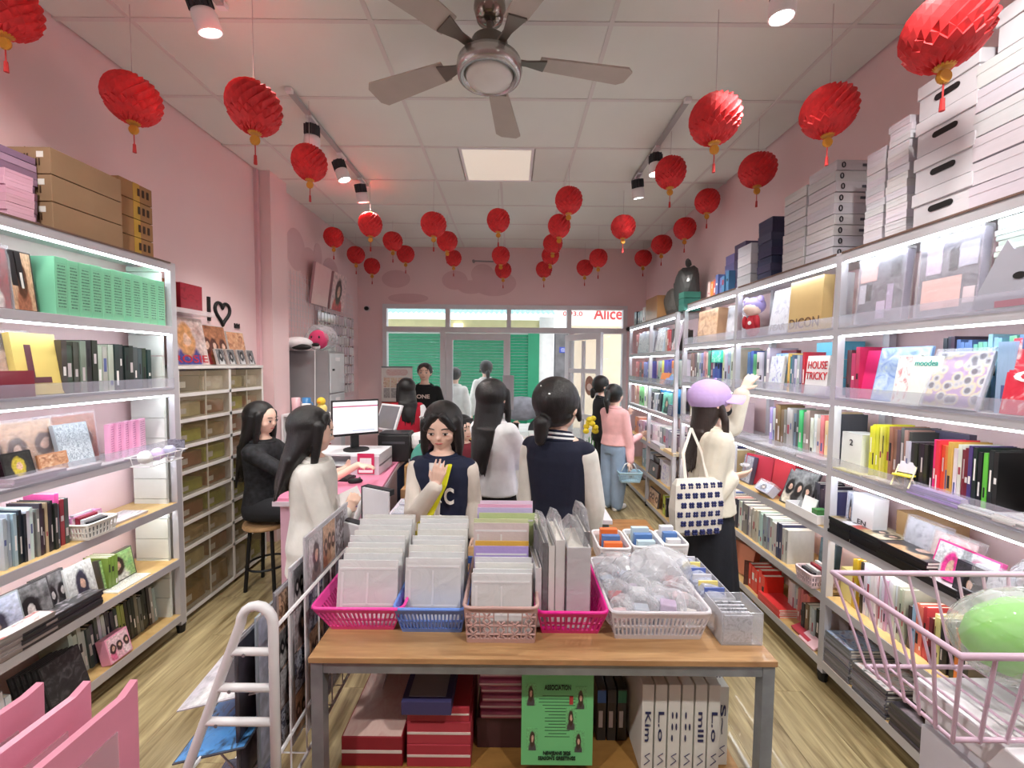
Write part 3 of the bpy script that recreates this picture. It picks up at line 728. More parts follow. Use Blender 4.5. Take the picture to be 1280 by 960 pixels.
        if collar:
            rx, ry, zz = .062 * H * s.wd + .002, .047 * H + .004, .826 * H
            MB().tube([(rx * math.cos(2 * PI * j / 28), s.yo(zz) + ry * math.sin(2 * PI * j / 28), zz + .010 * math.sin(2 * PI * j / 28)) for j in range(28)], .0105 * H, 8, closed=True).build('collar', mat or cloth(c), s.t, smooth=True)
            rx *= .86; ry *= .88
            MB().tube([(rx * math.cos(2 * PI * j / 28), s.yo(zz) + ry * math.sin(2 * PI * j / 28), zz + .010 * H + .012 * math.sin(2 * PI * j / 28)) for j in range(28)], .0085 * H, 8, closed=True).build('collar', mat or cloth(c), s.t, smooth=True)
        if sleeve is not None: fuse('sleeve', sl, cloth(sleeve), s.t, s.vx + .001)
        return o
    def trousers(s, c, ext=.012, zb=.05, loose=1.0, name='trousers'):
        H = s.H; mb = MB()
        mb.loft(erings([(z * H, rx * H + ext, ry * H + ext, 0, 0) for z, rx, ry in ((.46, .088, .066), (.50, .094, .072), (.545, .088, .066))]))
        for sd in (1, -1):
            a, b_, c_ = s.leg[sd]; mb.cap(a, b_, .055 * H + ext, (.037 * H + ext) * loose, 14); mb.cap(b_, c_, (.037 * H + ext) * loose, (.024 * H + ext) * loose, 14)
        fuse(name, mb, cloth(c), s.t, s.vx + .002)
        for sd in (1, -1):
            c_ = s.leg[sd][2]; m = MB(); m.cap(c_ + Vector((0, .03, -.024 * H)), c_ + Vector((0, -.10 * H, -.028 * H)), .026 * H, .022 * H, 12); fuse('shoe', m, cloth((236, 234, 232)), s.t, .008)
    def skirt(s, c, z0, z1=.56, flare=.03, wave=.0, name='skirt'):
        H = s.H; secs = []
        n = 48; rings = []
        for i in range(8):
            k = i / 7; z = z1 + (z0 - z1) * k; rx = (.088 + (.012 if k > .15 else 0)) * H * s.wd + .014 + flare * k; ry = .07 * H + .014 + flare * k
            rings.append([Vector(((rx + wave * k * math.sin(11 * 2 * PI * j / n)) * math.cos(2 * PI * j / n), (ry + wave * k * math.sin(11 * 2 * PI * j / n)) * math.sin(2 * PI * j / n) + s.yo(z * H), z * H)) for j in range(n)])
        MB().loft(rings).build(name, cloth(c), s.t, smooth=True)
        for sd in (1, -1):
            if sd in s.leg:
                c_ = s.leg[sd][2]; m = MB(); m.cap(c_ + Vector((0, .03, -.024 * H)), c_ + Vector((0, -.10 * H, -.028 * H)), .026 * H, .022 * H, 12); fuse('shoe', m, cloth((236, 234, 232)), s.t, .008)
    def hair(s, style, length=.3, mat=HAIRM, fringe=False, sidepart=0, spread=1.0, drape=.07, capped=False):
        hr = s.hr; M = s.HM; mb = MB()
        mb.ell((0, .034, .24 * hr), (hr * .95, hr * .98, hr * .95), M, 24, 16)
        if style == 'long':
            zb = -length; rings = [[M @ Vector((hr * .6 * math.cos(2 * PI * j / 24), .036 + hr * .6 * math.sin(2 * PI * j / 24), .75 * hr)) for j in range(24)]]
            for i in range(9):
                k = i / 8; z = .25 * hr + (zb - .25 * hr) * k; rx = hr * (.92 + .10 * math.sin(k * PI)) * spread * (1 - .55 * k ** 3); ry = hr * (.94 - .62 * k ** .7)
                kk = k * k * (3 - 2 * k); rings.append([M @ Vector((rx * math.cos(2 * PI * j / 24) + .006 * math.sin(7 * j + 3 * k), .036 + drape * kk + ry * math.sin(2 * PI * j / 24), z)) for j in range(24)])
            mb.loft(rings)
            rr = random.Random(int(length * 1000))
            for q in range(18):
                a = -1 + 2 * q / 17; mb.cap(M @ Vector((a * hr * .86 * spread, .05 + drape * .55 + .30 * hr * (1 - a * a), -length * .45)), M @ Vector((a * hr * (.62 + rr.uniform(-.08, .1)) * spread, .045 + drape + .16 * hr * (1 - a * a), -length * rr.uniform(.98, 1.16))), .016, .006, 6)
            for q in (-1, 1):
                mb.cap(M @ Vector((q * hr * .72, -.012 if capped else -.02, (-.12 if capped else .35) * hr)), M @ Vector((q * hr * .84, -.028, -.9 * hr)), hr * (.18 if capped else .26), hr * .2, 10); mb.cap(M @ Vector((q * hr * .84, -.028, -.9 * hr)), M @ Vector((q * hr * .80, -.03, -length * .75)), hr * .2, hr * .12, 10)
        elif style == 'pony':
            mb.ell((0, hr * 1.02, .35 * hr), (hr * .28, hr * .25, hr * .28), M)
            mb.cap(M @ Vector((0, hr * 1.2, .3 * hr)), M @ Vector((0, hr * 1.4, -.6 * hr)), hr * .28, hr * .34, 12); mb.cap(M @ Vector((0, hr * 1.4, -.6 * hr)), M @ Vector((0, hr * 1.25, -length)), hr * .34, hr * .1, 12); mb.ell((0, .04, -.3 * hr), (hr * .84, hr * .72, hr * .5), M)
        elif style == 'bun':
            mb.ell((0, .045, -.28 * hr), (hr * .82, hr * .70, hr * .56), M); mb.cap(M @ Vector((0, hr * .75, -.55 * hr)), M @ Vector((0, hr * 1.15, -.6 * hr)), hr * .3, hr * .3, 12); mb.cap(M @ Vector((0, hr * 1.15, -.6 * hr)), M @ Vector((0, hr * 1.2, -1.25 * hr)), hr * .34, hr * .24, 12)
            for q in (-1, 1): mb.cap(M @ Vector((q * hr * .62, -.03, .3 * hr)), M @ Vector((q * hr * .74, -.045, -.55 * hr)), hr * .2, hr * .1, 10)
        elif style == 'short':
            mb.ell((0, .05, -.12 * hr), (hr * .86, hr * .72, hr * .55), M)
        if fringe:
            for q in range(-3, 4): mb.cap(M @ Vector((q * hr * .17, -hr * .42, .80 * hr)), M @ Vector((q * hr * .19, -hr * (.74 - .035 * q * q), .24 * hr)), hr * .13, hr * .07, 8)
        elif sidepart:
            for q in (-1, 1): mb.cap(M @ Vector((q * hr * .22, -hr * .60, .72 * hr)), M @ Vector((q * hr * .64, -hr * .52, .1 * hr)), hr * .2, hr * .14, 8)
        return fuse('hair', mb, mat, s.t, .006, 3)
    def face(s, brow=(40, 30, 28), smile=0):
        hr = s.hr; M = s.HM; m = lambda c: solid(c, .4, var=0)
        for q in (-1, 1):
            MB().ell((q * hr * .33, -.735 * hr, -.06 * hr), (hr * .13, hr * .05, hr * .052), M).build('eye', m((240, 236, 232)), s.t, smooth=True)
            MB().ell((q * hr * .33, -.765 * hr, -.062 * hr), (hr * .066, hr * .035, hr * .056), M).build('iris', m((34, 22, 20)), s.t, smooth=True)
            MB().tube([M @ Vector((q * hr * (.33 + u), -.775 * hr + abs(u) * .12 * hr, (-.015 + .02 * (1 - abs(u) * 6)) * hr)) for u in (-.13, -.05, .05, .13)], hr * .018, 6).build('eyelid', m((44, 32, 30)), s.t)
            MB().tube([M @ Vector((q * hr * (.16 + u), -.775 * hr + u * .22 * hr, (.17 + .04 * math.sin(u * 8)) * hr)) for u in (0, .12, .24, .34)], hr * .024, 6).build('eyebrow', m(brow), s.t)
        MB().tube([M @ Vector((u * hr, -.785 * hr + abs(u) * .3 * hr, (-.53 + smile * abs(u)) * hr)) for u in (-.18, -.09, 0, .09, .18)], [hr * .014, hr * .036, hr * .03, hr * .036, hr * .014], 8).build('mouth', m((188, 92, 90)), s.t)
    def loc(s, v): return s.HM @ Vector(v)
def band(P, name, c, z, h, ext, M=None, zc=None, rr=None):
    pass
# --- kid in navy varsity jacket, facing the viewer, hand at her chin
Y = 2.15; c = at(553, 590, Y)
kid = Person('child in navy varsity jacket with cream sleeves touching her chin, yellow bag strap', c.x, Y, -8, 1.44, headpitch=14, headyaw=4, hs=1.13, voxel=.0055, armR=(at(518, 645, Y - .10), at(545, 607, Y - .19)), armL=(at(590, 625, Y + .02), at(592, 668, Y - .04)), curl=.22, hdR=((.22, -.05, .97), (-.1, -.9, .1), -1))
kid.top('jacket', (22, 30, 58), .47, .022, sleeve=(222, 214, 204), sl_ext=.018, cuff=.94)
kid.hair('long', .25, sidepart=1, spread=.94, drape=.02); kid.face(); kid.skirt((226, 222, 220), .28, .5, .04, .008)
J = kid.t
fz = lambda z: -(.066 * 1.44 + .03)
MB().tube([(-.0, fz(1), .70), (-.0, fz(1) - .004, .9), (0, fz(1) + .004, 1.08)], .004, 6).build('zip', solid((236, 234, 236), .4), J)
MB().tube([(-.004, -.1225, .76), (-.004, -.1135, .95), (-.002, -.112, 1.06), (0, -.104, 1.13), (0, -.092, 1.175)], [.026, .028, .032, .036, .040], 12, flat=.22).build('shirt', solid((222, 216, 214), .8, var=.1, vscale=20), J, smooth=True)
MB().box(-.03, .03, -.004, .004, 0, .05, Matrix.Translation((-.008, -.127, .81))).build('shirt_print', solid((190, 40, 50), .7), J)
lettering('C', solid((236, 234, 230), .8), J, .072, 1.02, .05, .085, -.122, .03)
for k in range(4): MB().ell((.03, -.126, .78 + k * .07), (.006, .004, .006), nu=8, nv=6).build('button', WHITE, J)
MB().box(-.02, .02, -.004, .004, -.006, .006, kid.HM @ Matrix.Translation((-kid.hr * .80, -.035, kid.hr * .55)) @ Matrix.Rotation(R(55), 4, 'Y') @ Matrix.Rotation(R(40), 4, 'Z')).build('hair_clip', WHITE, J)
MB().tube([(.06, .07, 1.16), (.055, .0, 1.205), (.062, -.10, 1.16), (.05, -.135, 1.08), (-.02, -.150, .92), (-.10, -.145, .80)], .016, 8, flat=.3).build('collar_strap', cloth((226, 226, 40)), J)
ybg = thing('yellow_shoulder_bag', 'yellow and white printed bag hanging at the child in varsity jacket', 'bag', at(524, 668, Y - .12)); MB().loft(erings([(0, .055, .02, 0, 0), (.03, .062, .028, 0, 0), (.10, .055, .026, 0, 0), (.13, .035, .015, 0, 0)])).build('pouch', solid((230, 222, 90), .7, var=.35, vscale=18), ybg, smooth=True); MB().tube([(-.03, 0, .125), (.03, -.005, .15), (.05, -.01, .16)], .008, 6).build('strap', cloth((226, 226, 40)), ybg); panel('face_print', solid((240, 236, 226), .7), ybg, -.045, -.005, .03, .07, -.028)
# --- girl in white hoodie at the left, reading a leaflet
Y = 2.2; c = at(392, 600, Y)
g2 = Person('long-haired girl in off-white hoodie holding a leaflet at the counter', c.x, Y, 112, 1.40, headpitch=10, hs=1.2, voxel=.007, armR=(at(412, 672, Y - .13), at(432, 640, Y - .05)), armL=(at(418, 660, Y + .13), at(436, 636, Y + .05)))
g2.top('hoodie', (224, 222, 216), .40, .03, sl_ext=.02, cuff=.92, flare=.05); g2.hair('long', .33, fringe=True, spread=1.05); g2.face(); g2.trousers((206, 204, 200), zb=.1)
hd = MB(); hd.ell((0, .10, .80 * 1.40), (.085, .055, .07)); fuse('hood', hd, cloth((220, 218, 212)), g2.t)
lf = thing('leaflet', 'printed white leaflet in the hands of the hoodie girl', 'leaflet', at(441, 632, 2.2), R(20)); MB().box(-.06, .06, -.002, .002, -.06, .09, Matrix.Rotation(R(-30), 4, 'X') @ Matrix.Rotation(R(-22), 4, 'Y')).build('sheet', solid((232, 228, 228), .5), lf); panel('print', picture('portrait', [(214, 204, 214), (226, 220, 226), (120, 80, 140), (170, 130, 180)], 200), lf, -.02, .035, -.03, .04, -.004, M=Matrix.Rotation(R(-30), 4, 'X') @ Matrix.Rotation(R(-22), 4, 'Y'))
# --- seated cashier in black behind her
cs = Person('seated person in black patterned top on the stool, hand on mouse', -1.85, 3.05, 85, 1.50, z0=-.15, sit=True, hs=1.1, voxel=.009, headpitch=6, armR=(at(392, 612, 2.86), at(448, 581, 2.95)), armL=(at(400, 600, 3.2), at(432, 585, 3.2)), hdR=((1, .06, -.12), (0, 0, 1), 1), curl=.3)
cs.top('blouse', (24, 24, 28), .46, .016, cuff=.35, flare=.03, mat=solid((22, 22, 26), .8, var=1.6, vscale=30)); cs.trousers((30, 30, 34)); cs.hair('long', .45, spread=1.1); cs.face()
# --- teen in navy varsity, back to the viewer
Y = 2.14; c = at(697, 600, Y)
tn = Person('teen in navy varsity jacket with striped collar seen from behind, low hair bun', c.x, Y, 150, 1.565, hs=1.22, voxel=.0065, headyaw=-12, width=1.02, armL=(at(660, 640, Y + .06), at(668, 700, Y + .10)), armR=(at(742, 632, Y - .02), at(737, 692, Y + .06)))
tn.top('jacket', (17, 23, 46), .46, .026, sleeve=(226, 224, 216), sl_ext=.022, cuff=.95, collar=False); tn.hair('bun'); tn.face(); tn.trousers((34, 36, 46))
for k, (cc, dz) in enumerate([((20, 26, 50), 0), ((232, 232, 234), .010), ((20, 26, 50), .020), ((232, 232, 234), .030), ((20, 26, 50), .040)]):
    rr = .094 - .007 * k; MB().tube([(rr * math.cos(2 * PI * j / 28), rr * .85 * math.sin(2 * PI * j / 28) + .004, 1.285 + dz + .012 * math.sin(2 * PI * j / 28)) for j in range(28)], .009, 8, closed=True).build('collar', cloth(cc), tn.t, smooth=True)
MB().tube([tn.loc((.018 * math.cos(2 * PI * j / 14), tn.hr * 1.12, -tn.hr * .62 + .018 * math.sin(2 * PI * j / 14))) for j in range(14)], .006, 6, closed=True).build('hair_tie', cloth((20, 20, 22)), tn.t)
# --- girl in white shirt, long hair, black skirt
Y = 2.9; c = at(617, 560, Y)
ws_ = Person('girl in white shirt and black skirt with waist-long hair, phone at face', c.x, Y, 140, 1.535, hs=1.16, voxel=.008, headyaw=0, armL=(at(630, 590, Y + .18), at(640, 545, Y + .2)), armR=(at(652, 577, Y + .02), at(646, 548, Y + .1)))
ws_.top('shirt', (236, 236, 238), .505, .035, sl_ext=.028, cuff=.95, flare=.10); ws_.skirt((16, 16, 18), .40, .56, .03); ws_.hair('long', .46, spread=.9, drape=.12); ws_.face(); box('hem_label', solid((190, 60, 60), .6), ws_.t, .02, .07, .118, .122, .79, .81)
phn = thing('smartphone', 'phone raised by the girl in white shirt', 'phone', at(643, 540, 3.05), R(-30)); box('body', DARK, phn, -.035, .035, -.004, .004, -.07, .07, .002); box('screen', solid((60, 70, 90), .1, coat=.8), phn, -.031, .031, .004, .005, -.065, .065)
# --- person in red and white varsity at the window
Y = 4.5; c = at(509, 560, Y)
rv = Person('long-haired person in red and white varsity jacket, back turned', c.x, Y, 205, 1.49, hs=1.02, voxel=.01, lean=4)
rv.top('jacket', (184, 22, 50), .44, .03, sleeve=(232, 232, 236), sl_ext=.03, cuff=.95); rv.trousers((60, 70, 100)); rv.hair('long', .34, drape=.10); rv.face()
# --- person in black sweater reading ONE, facing in
Y = 5.55; c = at(531, 560, Y)
on = Person('brown-haired person in black sweater reading ONE by the window', c.x, Y, 4, 1.655, hs=1.0, voxel=.01)
on.top('sweater', (14, 14, 16), .44, .03, sl_ext=.024, cuff=.97, zt=.83); on.trousers((40, 40, 46)); on.hair('short', mat=solid((58, 44, 44), .5, var=.3, vscale=30), fringe=True); on.face()
lettering('ONE', solid((214, 196, 186), .7), on.t, 0, 1.235, .17, .055, -.15, .03)
# --- small child half hidden behind
Y = 3.5; c = at(577, 560, Y)
sc = Person('small child in maroon top peeking out behind the varsity kid', c.x + .02, Y, 20, 1.20, hs=1.25, voxel=.01, headyaw=15)
sc.top('top', (120, 36, 50), .44, .02, sl_ext=.014); sc.trousers((50, 50, 60)); sc.hair('long', .18, fringe=True); sc.face()
tbk = thing('teal_backpack', 'teal green backpack behind the varsity kid', 'backpack', at(532, 600, 3.32)); crumple('sack', cloth((70, 140, 126)), tbk, (0, 0, .12), (.13, .08, .18), .06, 150); MB().ell((0, -.07, .05), (.07, .03, .07)).build('pocket', cloth((50, 110, 100)), tbk, smooth=True); MB().tube([(-.05, .05, .26), (-.05, .0, .32), (.05, 0, .32), (.05, .05, .26)], .008, 6).build('handle', cloth((40, 70, 66)), tbk); MB().cyl((0, 0, -at(532, 600, 3.32).z), (0, 0, -.02), .03).build('hanging_post', STEEL, tbk)
# --- two people outside the glass
for i, (px, ht, rot, lab) in enumerate([(569, 1.58, 170, 'person in white jacket outside the door, left of the two'), (607, 1.70, 200, 'person in white coat outside the door, right of the two')]):
    Y = 6.7 + .35 * i; c = at(px, 500, Y); o_ = Person(lab, c.x, Y, rot, ht, hs=1.05, voxel=.011, group='people outside the glass door'); o_.top('coat', (240, 240, 236), .40 if i else .46, .03, sl_ext=.024); o_.trousers((196, 190, 190) if i else (90, 96, 116)); o_.hair('short' if i == 0 else 'bun'); o_.face()
# --- girl in pink sweater with blue basket
Y = 4.75; c = at(767, 560, Y)
pk_ = Person('girl in pink sweater and jeans with ponytail carrying pale blue basket', c.x, Y, 130, 1.42, hs=1.16, voxel=.009, armR=(at(787, 560, Y - .1), at(788, 577, Y - .16)), armL=(at(782, 556, Y + .12), at(800, 545, Y + .2)))
pk_.top('sweater', (232, 176, 176), .53, .03, sl_ext=.022, cuff=.95); pk_.trousers((142, 162, 186), loose=1.5); pk_.hair('pony', .2); pk_.face()
bb = basket('pale blue shopping basket carried by the girl in pink sweater', 0, 0, .20, .25, .12, .16, .11, (172, 206, 222), None, nrib=16, z=0, name='shopping_basket', rz=0, group='shopping baskets'); q = at(789, 604, 4.5); bb.location = q
MB().tube([(-.09, .08, .11), (-.05, .08, .19), (0, .08, .215), (.05, .08, .19), (.09, .08, .11)], .007, 8).build('handle', solid((230, 236, 240), .4), bb, smooth=True)
# --- companion behind her in black
Y = 5.35; c = at(752, 540, Y)
cp = Person('dark-haired person in black top behind the girl in pink', c.x, Y, 95, 1.50, hs=1.12, voxel=.01, armR=(at(772, 528, Y - .2), at(783, 518, Y - .3)))
cp.top('top', (26, 26, 30), .46, .024, sl_ext=.018, cuff=.8); cp.trousers((24, 24, 28)); cp.hair('bun'); cp.face()
# --- woman in lilac cap reaching to the shelf
Y = 2.6; c = at(888, 590, Y)
cw = Person('woman in lilac cap and cream blouse reaching to the shelf, patterned tote', c.x, Y, 82, 1.545, hs=1.12, voxel=.0065, headpitch=-4, armL=(at(914, 533, Y + .16), at(929, 487, Y + .12)), armR=(at(884, 628, Y - .14), at(917, 595, Y - .12)), hdL=((.55, .0, .9), (-.6, -.5, .4), 1), hdR=((1, .1, .12), (.1, -.6, -.6), 1), curl=.35)
CRE = (214, 206, 190)
cw.top('blouse', CRE, .50, .03, sl_ext=.032, cuff=.86, flare=.05); cw.skirt((18, 20, 30), .07, .57, .07, .01); cw.hair('long', .38, mat=BROWNH, spread=.92, drape=.11, capped=True); cw.face()
m = MB(); M = cw.HM; hr = cw.hr
m.ell((0, .030, .36 * hr), (hr * 1.06, hr * 1.12, hr * .92), M, 24, 14)
capo = fuse('cap', m, cloth((196, 168, 222)), cw.t, .006, 2)
rings = []
for i in range(9):
    v = i / 8; tp = []; bt = []
    for j in range(13):
        u = -1 + j / 6; q = Vector((hr * .96 * u * (1 - .22 * v * v), -hr * (.30 + 1.25 * v * math.sqrt(max(0, 1 - .55 * u * u))), hr * (.44 - .34 * u * u - .14 * v))); tp.append(M @ q); bt.append(M @ (q - Vector((0, 0, .007))))
    rings.append(tp + bt[::-1])
MB().loft(rings).build('brim', cloth((196, 168, 222)), cw.t, smooth=False)
MB().ell((0, -.015, 1.27 * hr), (.008, .008, .006), M).build('button', cloth((186, 156, 212)), cw.t)
m = MB(); m.ell((0, -.45 * hr, -.45 * hr), (hr * .52, hr * .42, hr * .36), M); fuse('face_mask', m, cloth((24, 24, 28)), cw.t, .006)
tt = thing('tote_bag', 'cream tote bag with navy flower pattern on the woman in lilac cap', 'tote bag', at(869, 668, Y - .22), R(10))
tw, th_ = .30, .36
mb = MB().loft([[Vector((sx * w_ / 2, sy * d_, z)) for sx, sy in ((-1, -1), (-.6, -1.25), (0, -1.3), (.6, -1.25), (1, -1), (1, 1), (0, 1.3), (-1, 1))] for z, w_, d_ in ((0, .25, .012), (.03, .29, .03), (.16, .31, .035), (.30, .29, .022), (.335, .26, .006))])
mb.build('sack', cloth((222, 216, 206)), tt)
fm = MB()
for s_ in range(4): fm.ell((.011 * math.cos(s_ * PI / 2 + .785), 0, .011 * math.sin(s_ * PI / 2 + .785)), (.0095, .010, .0095), nu=8, nv=6)
fmm = fm.mesh('flower_print'); NV = solid((36, 42, 92), .8)
for r in range(6):
    for c_ in range(6):
        z = .03 + r * .053; x = -.125 + c_ * .047 + (.022 if r % 2 else .0); k = abs(x) / .15; yy = -(1.3 - .25 * k) * (.03 if .02 < z < .2 else .024 if z < .28 else .016) - .004
        if z < .045 and abs(x) > .11: continue
        obj('flower_print', fmm, NV, tt, loc=(x, yy, z))
for sx in (-.07, .07): MB().tube([(sx, 0, .32), (sx * .9 + .02, .08, .46), (.06, .16, .60)], .009, 8, flat=.4).build('strap', cloth((214, 208, 198)), tt)
trk = thing('clear_key_charm', 'small clear packet in the hand of the woman in lilac cap', 'packet', at(931, 583, Y - .10)); crumple('packet', WRAP, trk, (0, 0, .01), (.03, .03, .012), .1, 160, 2); box('charm', solid((170, 170, 176), .4), trk, -.012, .012, -.01, .01, .002, .014)
# ================================================================== wall racks
PLY = wood((196, 160, 100), (222, 190, 132), .45, (6, 6, 6)); EDGE = solid((196, 194, 200), .4, metal=.2, var=.04); TRIM = solid((110, 84, 72), .6)
UND = solid((214, 212, 214), .55)
class Rack:
    def __init__(s, name, label, short, side, xf, xb, posts, levels, led, lips=(), endpanel=None):
        s.side, s.xf, s.xb, s.lv = side, xf, xb, levels; s.items = {}; s.bays = short
        t = thing(name, label, 'rack', (0, 0, 0)); s.t = t
        y0, y1 = min(posts), max(posts); pw = .036
        for y in posts:
            for x in (xf + side * pw / 2, xb - side * pw):
                box('post', EDGE, t, x - pw / 2, x + pw / 2, y - pw / 2, y + pw / 2, .05, levels[-1] + .004)
                MB().cyl((x, y, 0.0), (x, y, .05), .02, .026, 10).build('foot', BLACK, t)
        sp = sorted(posts)
        for a, b_ in zip(sp, sp[1:]):
            for li, z in enumerate(levels):
                xa, xc = xf + side * .004, xb - side * .004
                bd = box('shelf_board', PLY if li < 3 else UND, t, min(xa, xc), max(xa, xc), a + pw / 2, b_ - pw / 2, z - .014, z)
                rail = box('shelf_rail', EDGE, t, min(xf, xf + side * .02), max(xf, xf + side * .02), a + pw / 2, b_ - pw / 2, z - .045, z - .002)
                if li == len(levels) - 1: box('trim', TRIM, bd, min(xf - side * .004, xf + side * .01), max(xf - side * .004, xf + side * .01), a + pw / 2, b_ - pw / 2, z - .002, z + .006)
                if li in led:
                    hid = li < 3 or (side < 0 and li == 3)      # low strips are unseen, added behind the rail to brighten lower shelves
                    x = xf + side * (.034 if hid else .010) + .022; zl = z - (.026 if hid else .053)
                    box('led_strip', LEDM, t, x - .03, x - .014, a + pw / 2 + .02, b_ - pw / 2 - .02, zl, zl + .009)
                if li in lips:
                    box('acrylic_lip', clear((205, 205, 222), .22, .05), t, min(xf - side * .003, xf), max(xf - side * .003, xf), a + pw / 2, b_ - pw / 2, z - .012, z + .055)
        if endpanel is not None:
            y = endpanel; zz = levels[0]
            k = 0
            while zz < levels[-1] - .05:
                box('end_board', solid((226, 232, 226), .5), t, min(xf, xb) + .04, max(xf, xb) - .04, y - .008, y + .008, zz, min(zz + .118, levels[-1] - .03)); zz += .122
    # y from picture column on the front plane
    def y(s, px): return abs(s.xf) * FPX / abs(px - 640)
    def reg(s, o, lev, noun, pile=None): s.items.setdefault(lev, []).append((o, noun, pile or o.name)); return o
    def M(s, y, z, d):
        """local frame: x along the shelf to the right as seen, y into the shelf, z up"""
        rz = -PI / 2 if s.side > 0 else PI / 2
        return Matrix.Translation((s.xf + s.side * d, y, z)) @ Matrix.Rotation(rz, 4, 'Z')
    def finish(s):
        lvn = ['bottom shelf', 'second shelf', 'third shelf', 'fourth shelf', 'fifth shelf', 'sixth shelf', 'rack top']
        for lev, its in s.items.items():
            for bay, lo, hi in s.bays:
                sel = [q for q in its if lo <= q[0].location.y < hi]
                pos = {}
                for o, noun, pile in sel: pos[pile] = min(pos.get(pile, 9), o.location.x / max(o.location.y, .1))
                order = {k: i for i, k in enumerate(sorted(pos, key=pos.get))}
                for o, noun, pile in sel:
                    o['label'] = f"{noun}, {ordn(order[pile])} from left, {lvn[lev]}, {bay}"
                    o['group'] = f"goods on the {lvn[lev]}, {bay}"
def book_mesh():
    return MB().prism([(-.5, 0), (.5, 0), (.5, 1), (.42, 1), (.42, .035), (-.42, .035), (-.42, 1), (-.5, 1)], 0, 1).mesh('book')
BOOK = book_mesh(); PAGES = MB().box(-.42, .42, .035, .975, .012, .988).mesh('pages')
FLAT = MB().prism([(0, -0), (0, 1), (1, 1), (1, .9), (.03, .9), (.03, .1), (1, .1), (1, 0)], 0, 1, Matrix(((0, 0, 1, 0), (1, 0, 0, 0), (0, 1, 0, 0), (0, 0, 0, 1)))).mesh('flat_book')
FPAG = MB().box(.01, .99, .03, .975, .1, .9).mesh('pages')
def _bx(nm, bev=.02):
    m = MB().box(0, 1, 0, 1, 0, 1); bmesh.ops.bevel(m.b, geom=m.b.edges[:], offset=bev, segments=1, affect='EDGES'); return m.mesh(nm)
ALB = _bx('album', .012); LIDB = _bx('carton', .006)
SPL = MB().box(-.36, .36, -.004, 0, 0, 1).mesh('spine_label')
def book(rk, lev, y, z, th, hgt, dep, c, d=.03, lean=0.0, noun='book', label=True, rough=.35):
    """standing book, spine to the aisle; y = centre"""
    M = rk.M(y, z, d) @ Matrix.Rotation(lean, 4, 'Y') @ Matrix.Diagonal((th, dep, hgt, 1))
    o = obj('book' if noun == 'book' else noun.replace(' ', '_'), BOOK, solid(c, rough, coat=.35, var=.05), M=M); tag(o, 'x', noun.split()[-1])
    obj('pages', PAGES, PAGE, o)
    if label:
        cc = random.choice([(235, 232, 228), (245, 240, 235), (30, 28, 32), (200, 190, 190)]) if sum(c) < 420 else random.choice([(40, 38, 46), (170, 60, 80), (90, 100, 150), (240, 238, 236)])
        a = random.uniform(.08, .55); hh = random.uniform(.08, .35)
        sp_ = obj('spine_label', SPL, solid(cc, .5), o, M=Matrix.Translation((0, 0, a)) @ Matrix.Diagonal((random.uniform(.35, .9), 1, hh, 1)))
    rk.reg(o, lev, f"{cname(c)} {noun}")
    return o
def row(rk, lev, p0, p1, cols, hgt=.23, dep=.17, d=.04, th=None, lean=0, noun='book', hv=.02, z=None):
    """a run of books between picture columns p0..p1; each colour may carry a count"""
    lst = []
    for c in cols:
        n = c[3] if len(c) > 3 else 1
        lst += [c[:3]] * n
    ya, yb = rk.y(p0), rk.y(p1); n = len(lst); step = (yb - ya) / n
    for i, c in enumerate(lst):
        t = abs(step) * random.uniform(.82, .95)
        c2 = tuple(max(0, min(255, v + random.randint(-9, 9))) for v in c)
        book(rk, lev, ya + step * (i + .5), rk.lv[lev] if z is None else z, t, hgt + random.uniform(-hv, hv), dep * random.uniform(.9, 1.0), c2, d + random.uniform(0, .012), lean, noun)
def album(rk, lev, p, wd, hgt, th, c, mat=None, d=.05, lean=12, noun='album', txt=None, tcol=None, tz=.5, th_=.18, twist=0, wrap=False, tw=.8, z=None):
    """face-out album or box leaning back; p = picture column of its left edge"""
    y = rk.y(p); ln = R(lean)
    M = rk.M(y, (rk.lv[lev] if z is None else z) + th * math.sin(ln), d) @ Matrix.Rotation(R(twist), 4, 'Z') @ Matrix.Rotation(-ln, 4, 'X')
    o = obj(noun.replace(' ', '_').replace('-', '_'), MB().box(0, wd, 0, th, 0, hgt).mesh(noun), solid(c, .4, coat=.3), M=M); tag(o, 'x', noun.split()[-1])
    if mat: panel('cover_print', mat, o, .006, wd - .006, .006, hgt - .006)
    if txt: lettering(txt, solid(tcol or (30, 30, 34), .5), o, wd / 2, hgt * tz, wd * tw, hgt * th_)
    if wrap:
        MB().box(-.003, wd + .003, -.006, th + .003, -.0, hgt + .012).build('clear_wrap', clear((245, 245, 250), .12, .1, .5, 18), o)
    rk.reg(o, lev, f"{cname(c)} {noun}" + (' with printed cover' if mat else '') if not txt else f"{cname(c)} {noun} lettered {txt.replace(chr(10), ' ')}")
    return o
